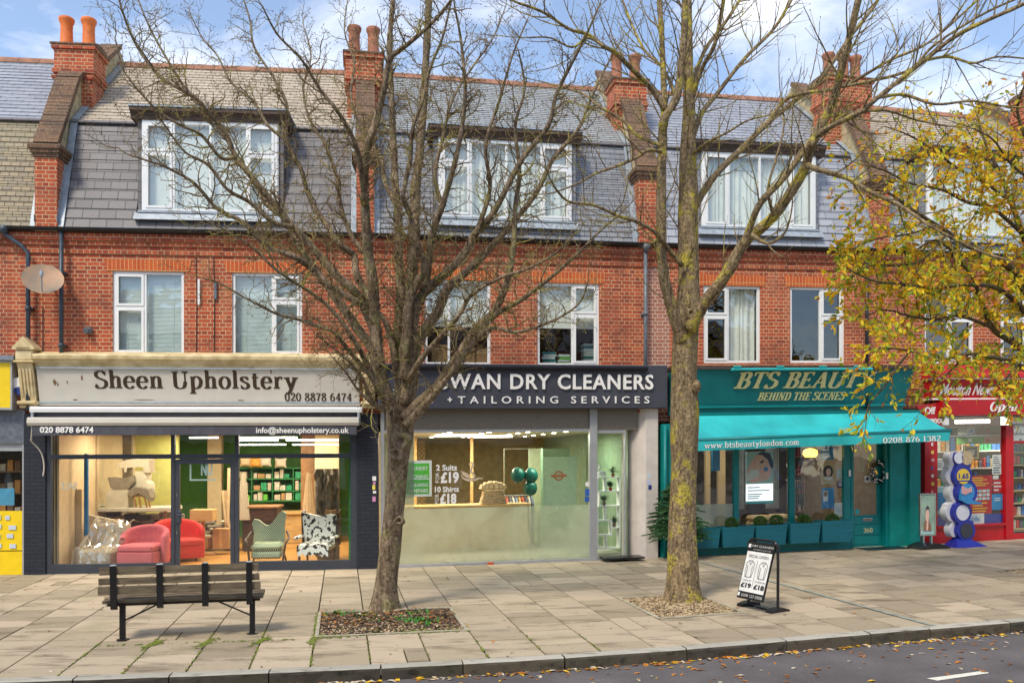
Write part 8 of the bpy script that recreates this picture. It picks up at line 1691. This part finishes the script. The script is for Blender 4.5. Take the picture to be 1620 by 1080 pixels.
fr,p=put(283,870,-1.5,math.radians(35)); t_=thing('armchair','bright red tub armchair just behind the pink one','armchair',p,'armchairs in the upholstery shop'); tub(fr,t_,'fabric_red',.95,.84,.42)
# chair wrapped in clear plastic
fr,p=put(164,885,-.60,math.radians(-14)); t_=thing('armchair','beige armchair wrapped in clear plastic, leftmost in the upholstery window','armchair',p,'armchairs in the upholstery shop')
q=MB(fr); q.bbox(-.33,.33,-.30,.34,.05,.36,.05); q.build('seat',MAT['fabric_beige'],t_); q=MB(fr); q.prism([(-.36,.05),(-.22,.05),(-.20,.55),(-.30,.80),(-.42,.82)],-.34,.30); q.build('backrest',MAT['fabric_beige'],t_)
q=MB(fr); q.prism([(-.36,.05),(.20,.05),(.20,.36),(-.05,.62),(-.36,.95)],-.42,-.34); q.build('wing',MAT['fabric_beige'],t_)
q=MB(fr); q.smooth=False; n2=14; P=[]
def wr_(a,b_): 
    ctrl=[(.42,.02),(.40,.20),(.37,.40),(.05,.44),(-.12,.70),(-.25,.88),(-.45,.88)]; s=b_*(len(ctrl)-1); i=min(int(s),len(ctrl)-2); f=s-i; return (-.40+.80*a+R.gauss(0,.012),ctrl[i][0]+(ctrl[i+1][0]-ctrl[i][0])*f+R.gauss(0,.02),ctrl[i][1]+(ctrl[i+1][1]-ctrl[i][1])*f+R.gauss(0,.02))
P=[wr_(i/n2,j/n2) for j in range(n2+1) for i in range(n2+1)]; q.add(P,[(j*(n2+1)+i,j*(n2+1)+i+1,(j+1)*(n2+1)+i+1,(j+1)*(n2+1)+i) for j in range(n2) for i in range(n2)]); q.build('plastic_wrap',MAT['plastic_film'],t_)
fr,p=put(165,860,-1.4,math.radians(10)); t_=thing('sofa','beige curved sofa end behind the plastic wrapped chair','sofa',p); q=MB(fr); q.prism([(-.75,.05),(.85,.05),(.85,.35),(.60,.62),(.20,.85),(-.35,.98),(-.75,1.0)],-.12,.05,axis=1); q.build('backrest',MAT['fabric_beige'],t_); q=MB(fr); q.bbox(-.7,.8,-.75,-.12,.08,.42,.05); q.build('seat',MAT['fabric_beige'],t_)
# shelf-table with furniture piled on it
u0,u1,z0,z1=F1.rect(138,803,270,809,-1.9); tb=thing('work_table','long white trestle table piled with chair frames in the upholstery shop','table',F1.P((u0+u1)/2,-2.3,ZF)); q=MB(F1); q.bbox(u0,u1,-2.7,-1.9,z0,z1,.01); q.build('tabletop',MAT['foam_white'],tb)
for a in (u0+.15,u1-.15):
    for d in (-2.0,-2.6): q=MB(F1); q.box(a-.03,a+.03,d-.03,d+.03,ZF,z0); q.build('leg',MAT['wood_mid'],tb)
def blob(lab,x0,y0,x1,y1,d,mt,name='chair_frame',cat='chair',prof=None,grp='furniture piled on the trestle table'):
    a,b_,c_,e_=F1.rect(x0,y0,x1,y1,d); pr=[(a+(b_-a)*x,c_+(e_-c_)*y) for x,y in prof]; q=MB(F1); q.prism(pr,d-.35,d,axis=1); solo(q,name,MAT[mt],lab,cat,grp)
blob('round backed dining chair in dark green cloth, on the trestle table',170,752,212,778,-2.0,'fabric_taupe',prof=[(0,.9),(.1,.3),(.3,0),(.7,.05),(1,.6),(.95,1),(.6,.8),(.3,.85)])
blob('white square stool cushion with dark buttons standing on the trestle table',168,775,202,803,-1.95,'foam_white','stool_cushion','cushion',[(0,.05),(.05,0),(.95,0),(1,.05),(1,.95),(.9,1),(.1,1),(0,.95)])
blob('upturned cream armchair seat highest in the pile on the trestle table',182,724,236,748,-2.1,'fabric_beige',prof=[(0,.3),(.12,.75),(.4,.9),(.9,1),(1,.85),(1,.0),(.85,.05),(.8,.4),(.35,.35),(.32,.05),(.27,.05),(.25,.35)])
blob('cream chair back standing in the middle of the pile on the table',208,745,236,785,-2.15,'foam_white',prof=[(0,0),(1,0),(1,.5),(.8,.62),(.85,1),(.2,1),(.15,.55),(0,.4)])
blob('grey padded tub chair on its side at the right of the pile',200,770,238,794,-1.95,'fabric_taupe',prof=[(0,.5),(.15,.9),(.5,1),(.9,.85),(1,.3),(.9,0),(.8,.3),(.5,.6),(.2,.35)])
blob('roll of pale foam at the left end of the trestle table',146,797,156,804,-1.95,'foam_white','foam_roll','foam',[(0,.5),(.15,.1),(.5,0),(.85,.1),(1,.5),(.85,.9),(.5,1),(.15,.9)])
st=thing('wooden_stool','wooden stool with slanting legs on the trestle table','stool',F1.P(at1(222,800,-1.9),-1.95,z1)); 
for (x0,x1) in ((211,214),(218,222),(228,230),(233,236)): 
    a,_=F1.uz(x0,802,-1.95); b2_,_=F1.uz(x1-3,784,-1.95); zt_=F1.uz(220,784,-1.95)[1]; q=MB(F1); q.tube([(a+.06,-1.95,z1),(b2_,-1.98,zt_)],.02,6); q.build('leg',MAT['wood_mid'],st)
# patterned lounge chair
fr,p=put(424,885,-.65,math.radians(6)); t_=thing('armchair','green and cream herringbone lounge chair with dark wooden frame, right of the shop door','armchair',p,'armchairs in the upholstery shop')
q=MB(fr); q.bbox(-.29,.29,-.28,.34,.14,.29,.04); q.build('seat_base',MAT['green_weave'],t_); q=MB(fr); q.bbox(-.30,.30,-.26,.36,.295,.44,.06); q.build('seat_cushion',MAT['green_weave'],t_)
q=MB(fr); q.prism([(-.31,.40),(.31,.40),(.30,.72),(.33,.98),(.26,1.04),(.18,.98),(.06,.80),(-.02,.74),(-.08,.76),(-.20,.86),(-.29,.88),(-.33,.80),(-.29,.6)],-.34,-.20,axis=1); q.build('backrest',MAT['green_weave'],t_)
for s in (-1,1): 
    q=MB(fr); q.tube(catmull([(s*.34,-.30,.62),(s*.40,-.05,.52),(s*.40,.20,.50),(s*.36,.32,.42),(s*.33,.34,.22),(s*.30,.38,.0)],4),.022,8); q.build('arm_frame',MAT['wood_dark'],t_); q=MB(fr); q.tube([(s*.30,-.30,.14),(s*.32,-.36,0)],.02,8); q.build('leg',MAT['wood_dark'],t_)
# cowhide chair
fr,p=put(502,885,-.60,math.radians(-7)); t_=thing('armchair','dark wood wing armchair draped in black and white cowhide, at the right of the window','armchair',p,'armchairs in the upholstery shop')
q=MB(fr); q.smooth=False; q.prism([(-.30,.38),(.30,.38),(.34,.95),(.20,.97),(0,.93),(-.20,.97),(-.36,1.0)],-.30,-.18,axis=1); q.build('backrest',MAT['cowhide'],t_)
q=MB(fr); q.bbox(-.31,.31,-.25,.34,.27,.42,.05); q.build('seat',MAT['cowhide'],t_)
q=MB(fr); n2=16; P=[(-.31+.62*i/n2,.345,.40) for i in range(n2+1)]+[(-.31+.62*i/n2,.36,.27-.10*abs(math.sin(i*1.1))) for i in range(n2+1)]; q.add(P,[(i,i+1,n2+2+i,n2+1+i) for i in range(n2)]); q.build('hide_edge',MAT['cowhide'],t_)
for s in (-1,1):
    q=MB(fr); q.prism([(-.34,.35),(-.26,.35),(-.20,1.0),(-.36,1.04)],s*.36-.025,s*.36+.025); q.build('wing',MAT['wood_dark'],t_); q=MB(fr); q.bbox(s*.36-.05,s*.36+.05,-.2,.26,.50,.56,.025); q.build('arm',MAT['cowhide'],t_)
    for y in (-.26,.30): q=MB(fr); q.tube([(s*.28,y,.28),(s*.27,y,.02)],[.03,.02],8); q.build('leg',MAT['wood_dark'],t_)
# wrapped roll, boxes, stand table, desk
q=MB(F1); a,b_,c_,e_=F1.rect(498,741,536,815,-1.2); P=[]; n2=12
for j in range(n2+1):
    for i in range(n2+1): P.append((a+(b_-a)*i/n2+R.gauss(0,.006),-1.2+.05*math.sin(i*1.1)+R.gauss(0,.03),ZF+.35+(e_-ZF-.35)*j/n2))
q.add(P,[(j*(n2+1)+i,j*(n2+1)+i+1,(j+1)*(n2+1)+i+1,(j+1)*(n2+1)+i) for j in range(n2) for i in range(n2)]); q.box(a+.03,b_-.03,-1.6,-1.3,ZF,e_-.03); solo(q,'wrapped_sofa',MAT['fabric_taupe'],'tall brown sofa stood on end, wrapped in plastic, behind the cowhide chair','sofa')
a,b_,c_,e_=F1.rect(383,800,438,872,-3.0); ds=thing('desk','dark wooden chest against the counter behind the herringbone chair','chest',F1.P((a+b_)/2,-3.3,ZF)); q=MB(F1); q.bbox(a,b_,-3.6,-3.0,ZF,e_-.05,.01); q.build('body',MAT['wood_dark'],ds); q=MB(F1); q.bbox(a-.04,b_+.04,-3.65,-2.95,e_-.05,e_,.01); q.build('top',MAT['wood_mid'],ds)
for k in range(3): q=MB(F1); zz=ZF+.08+k*(e_-.15-ZF)/3; q.bbox(a+.05,b_-.05,-2.999,-2.985,zz,zz+.25,.01); q.build('drawer',MAT['wood_dark'],ds)
a,b_,c_,e_=F1.rect(300,806,336,828,-2.2); tb2=thing('stand_table','small wooden table on a single leg seen through the shop door','table',F1.P((a+b_)/2,-2.3,ZF)); q=MB(F1); q.bbox(a,b_,-2.6,-2.2,c_+.05,e_,.01); q.build('top',MAT['wood_light'],tb2); q=MB(F1); um=(a+b_)/2; q.box(um-.03,um+.03,-2.42,-2.36,ZF+.05,c_+.05); q.box(um-.25,um+.25,-2.45,-2.33,ZF,ZF+.05); q.build('leg',MAT['wood_light'],tb2)
def carton(lab,x0,y0,x1,y1,d,mt='cardboard'):
    a,b_,c_,e_=F1.rect(x0,y0,x1,y1,d); t_=thing('carton',lab,'box',F1.P((a+b_)/2,d,c_),'cardboard boxes in the upholstery shop'); q=MB(F1); q.bbox(a,b_,d-.3,d,max(c_,ZF),e_,.008); q.build('body',MAT[mt],t_); q=MB(F1); q.box((a+b_)/2-.03,(a+b_)/2+.03,d,d+.003,max(c_,ZF)+.01,e_-.01); q.build('tape',MAT['wood_light'],t_)
carton('cardboard box on the floor seen through the right of the shop door',336,836,362,868,-2.4); carton('dark cardboard box on the floor, left of the lighter one behind the door',320,850,334,868,-2.5,'wood_mid'); carton('open cardboard box leaning behind the cowhide chair',514,806,532,826,-1.1)
for k,(x0,y0,x1,y1) in enumerate(((346,776,362,838),(350,776,366,838),(356,740,364,830))):
    a,b_,c_,e_=F1.rect(x0,y0,x1,y1,-2.8); q=MB(F1); q.tube([(b_-.05,-2.8,c_),(a+.05,-2.95,e_)],.035,6); solo(q,'timber_length',MAT['panel_beige'],'pale timber lengths leaning together behind the right of the shop door','timber','timber lengths leaning in the upholstery shop')
for k,(x,la) in enumerate(((385,'narrow cream cloth draped from a stand right of the shop door'),(488,'pale pink cloth draped over a stand left of the wrapped sofa'))):
    u,_=F1.uz(x,800,-3.0); q=MB(F1); q.smooth=True; n2=14; P=[]
    for j in range(9):
        zz=.75+1.05*j/8; wd=.17*(1-j/9.5)+.03
        for i in range(n2+1): a=math.pi*i/n2; P.append((u-wd*math.cos(a)*.8,-3.0+wd*.5*math.sin(a)+.02*math.sin(i*2.2),zz))
    q.add(P,[(j*(n2+1)+i,j*(n2+1)+i+1,(j+1)*(n2+1)+i+1,(j+1)*(n2+1)+i) for j in range(8) for i in range(n2)]); q.tube([(u,-3.02,ZF),(u,-3.02,1.8)],.02,6); solo(q,'draped_cloth',MAT['fabric_beige' if k==0 else 'panel_beige'],la,'cloth')
q=MB(F1)
for i in range(70):
    u=at1(R.uniform(296,370),840,-3.3); z=ZF+R.uniform(0,.75)*R.random()**.3; s=R.uniform(.05,.14); q.m=R.randint(0,3); q.bbox(u-s,u+s,-3.5+R.uniform(-.3,.3),-3.3+R.uniform(-.2,.2),z,z+s*.7,.02)
solo(q,'clutter',[MAT['fabric_taupe'],MAT['cardboard'],MAT['wood_dark'],MAT['foam_white']],None,None,kind='stuff')
q=MB(F1)
for i in range(110):
    u=at1(R.uniform(140,275),840,-2.6); z=ZF+R.uniform(0,.85); s=R.uniform(.05,.16); q.m=R.randint(0,3); q.bbox(u-s,u+s,-2.8+R.uniform(-.3,.0),-2.5+R.uniform(-.2,.2),z,z+s*.8,.02)
solo(q,'clutter',[MAT['fabric_taupe'],MAT['wood_dark'],MAT['wood_mid'],MAT['fabric_beige']],None,None,kind='stuff')
# pale lettering on the inside of the door and window glass
q=MB(F1); gl=plain('etched_grey',(.42,.52,.50)); ptext(q,F1,'NU',318,733,336,752,-.02,bold=.04,th=.002); q2=F1.rect(300,728,341,760,-.02); q.box(q2[0],q2[0]+.03,-.022,-.018,q2[2],q2[3]); q.box(q2[0]+.03,q2[1],-.022,-.018,q2[2],q2[2]+.03)
solo(q,'door_lettering',gl,'faint grey logo stuck inside the glass of the shop door','window lettering')
q=MB(F1); ptext(q,F1,'SALE',96,762,122,774,-.018,bold=.03,th=.002,mirror=True); solo(q,'window_lettering',plain('etched_cream',(.60,.52,.40)),'faint cream mirrored word high in the left window of the upholstery shop','window lettering')
# things standing on the inner sills upstairs
pm('paper_pale',(.55,.62,.58),.8,var=.2,scale=20)
def stack(fr,x0,y0,x1,y1,n_,lab,cols):
    u0,u1,z0,z1=fr.rect(x0,y0,x1,y1,-.4); t_=thing('book_stack',lab,'papers',fr.P((u0+u1)/2,-.4,z0),'things piled behind the upstairs windows')
    for i in range(n_): q=MB(fr); a=R.uniform(-.02,.02); h_=(z1-z0)/n_; q.bbox(u0+a,u1+a,-.6,-.38,z0+h_*i,z0+h_*(i+.86),.004); q.build('folder',MAT[cols[i%len(cols)]],t_)
stack(F2,923,543,941,576,8,'tall stack of pale folders in the right upstairs window over the cleaners',['paper_pale','paper','teal_paint','paper_pale']); stack(F2,858,556,879,576,5,'low stack of papers at the left of the same upstairs window',['paper_pale','teal_paint','paper']); stack(F2,884,560,902,577,4,'green and white papers in the middle of the right upstairs window',['green_box','paper_pale'])
for (x0,y0,x1,y1,la) in ((683,545,712,574,'cardboard box at the left of the upstairs window behind the tree'),(736,550,752,574,'middle cardboard box of the upstairs window behind the tree'),(754,552,772,575,'right cardboard box of the upstairs window behind the tree')):
    u0,u1,z0,z1=F2.rect(x0,y0,x1,y1,-.35); t_=thing('carton',la,'box',F2.P((u0+u1)/2,-.4,z0),'things piled behind the upstairs windows'); q=MB(F2); q.bbox(u0,u1,-.6,-.35,z0,z1,.008); q.build('body',MAT['cardboard'],t_); q=MB(F2); q.box(u0+.01,u1-.01,-.35,-.347,z1-.1,z1-.07); q.build('tape',MAT['wood_light'],t_)
# stock seen through the newsagent window
for j in range(4):
    t_=thing('stock_shelf','shelf of bright packets behind the newsagent window, %s from the top'%['first','second','third','lowest'][j],'shelf',F4.P(1.6,-1.3,2.0-j*.42),'stock shelves behind the newsagent window')
    z=2.02-j*.42; a_=X4(1482,-1.3); b_=X4(1588,-1.3); q=MB(F4); q.box(a_,b_,-1.6,-1.3,z-.03,z); q.build('board',MAT['white_paint'],t_); u=a_+.02
    while u<b_-.14:
        w_=R.uniform(.08,.16); h_=R.uniform(.16,.33); q=MB(F4); q.bbox(u,u+w_*.9,-1.5,-1.34,z+.001,z+h_,.01); q.build('packet',MAT['goods_'+R.choice('abcdef')],t_); u+=w_+.012
card(F4,1501,770,1512,790,-.034,'poster_yellow','yellow card between the teal poster and the ice cream stand',extra=lines(3,'poster_red'))
card(F4,1500,722,1510,748,-.034,'green_box','green card high on the left of the newsagent window',extra=lines(3,'paper'))
card(F4,1571,752,1580,757,-.034,'paper','tiny white price strip above the small red card in the newsagent window')
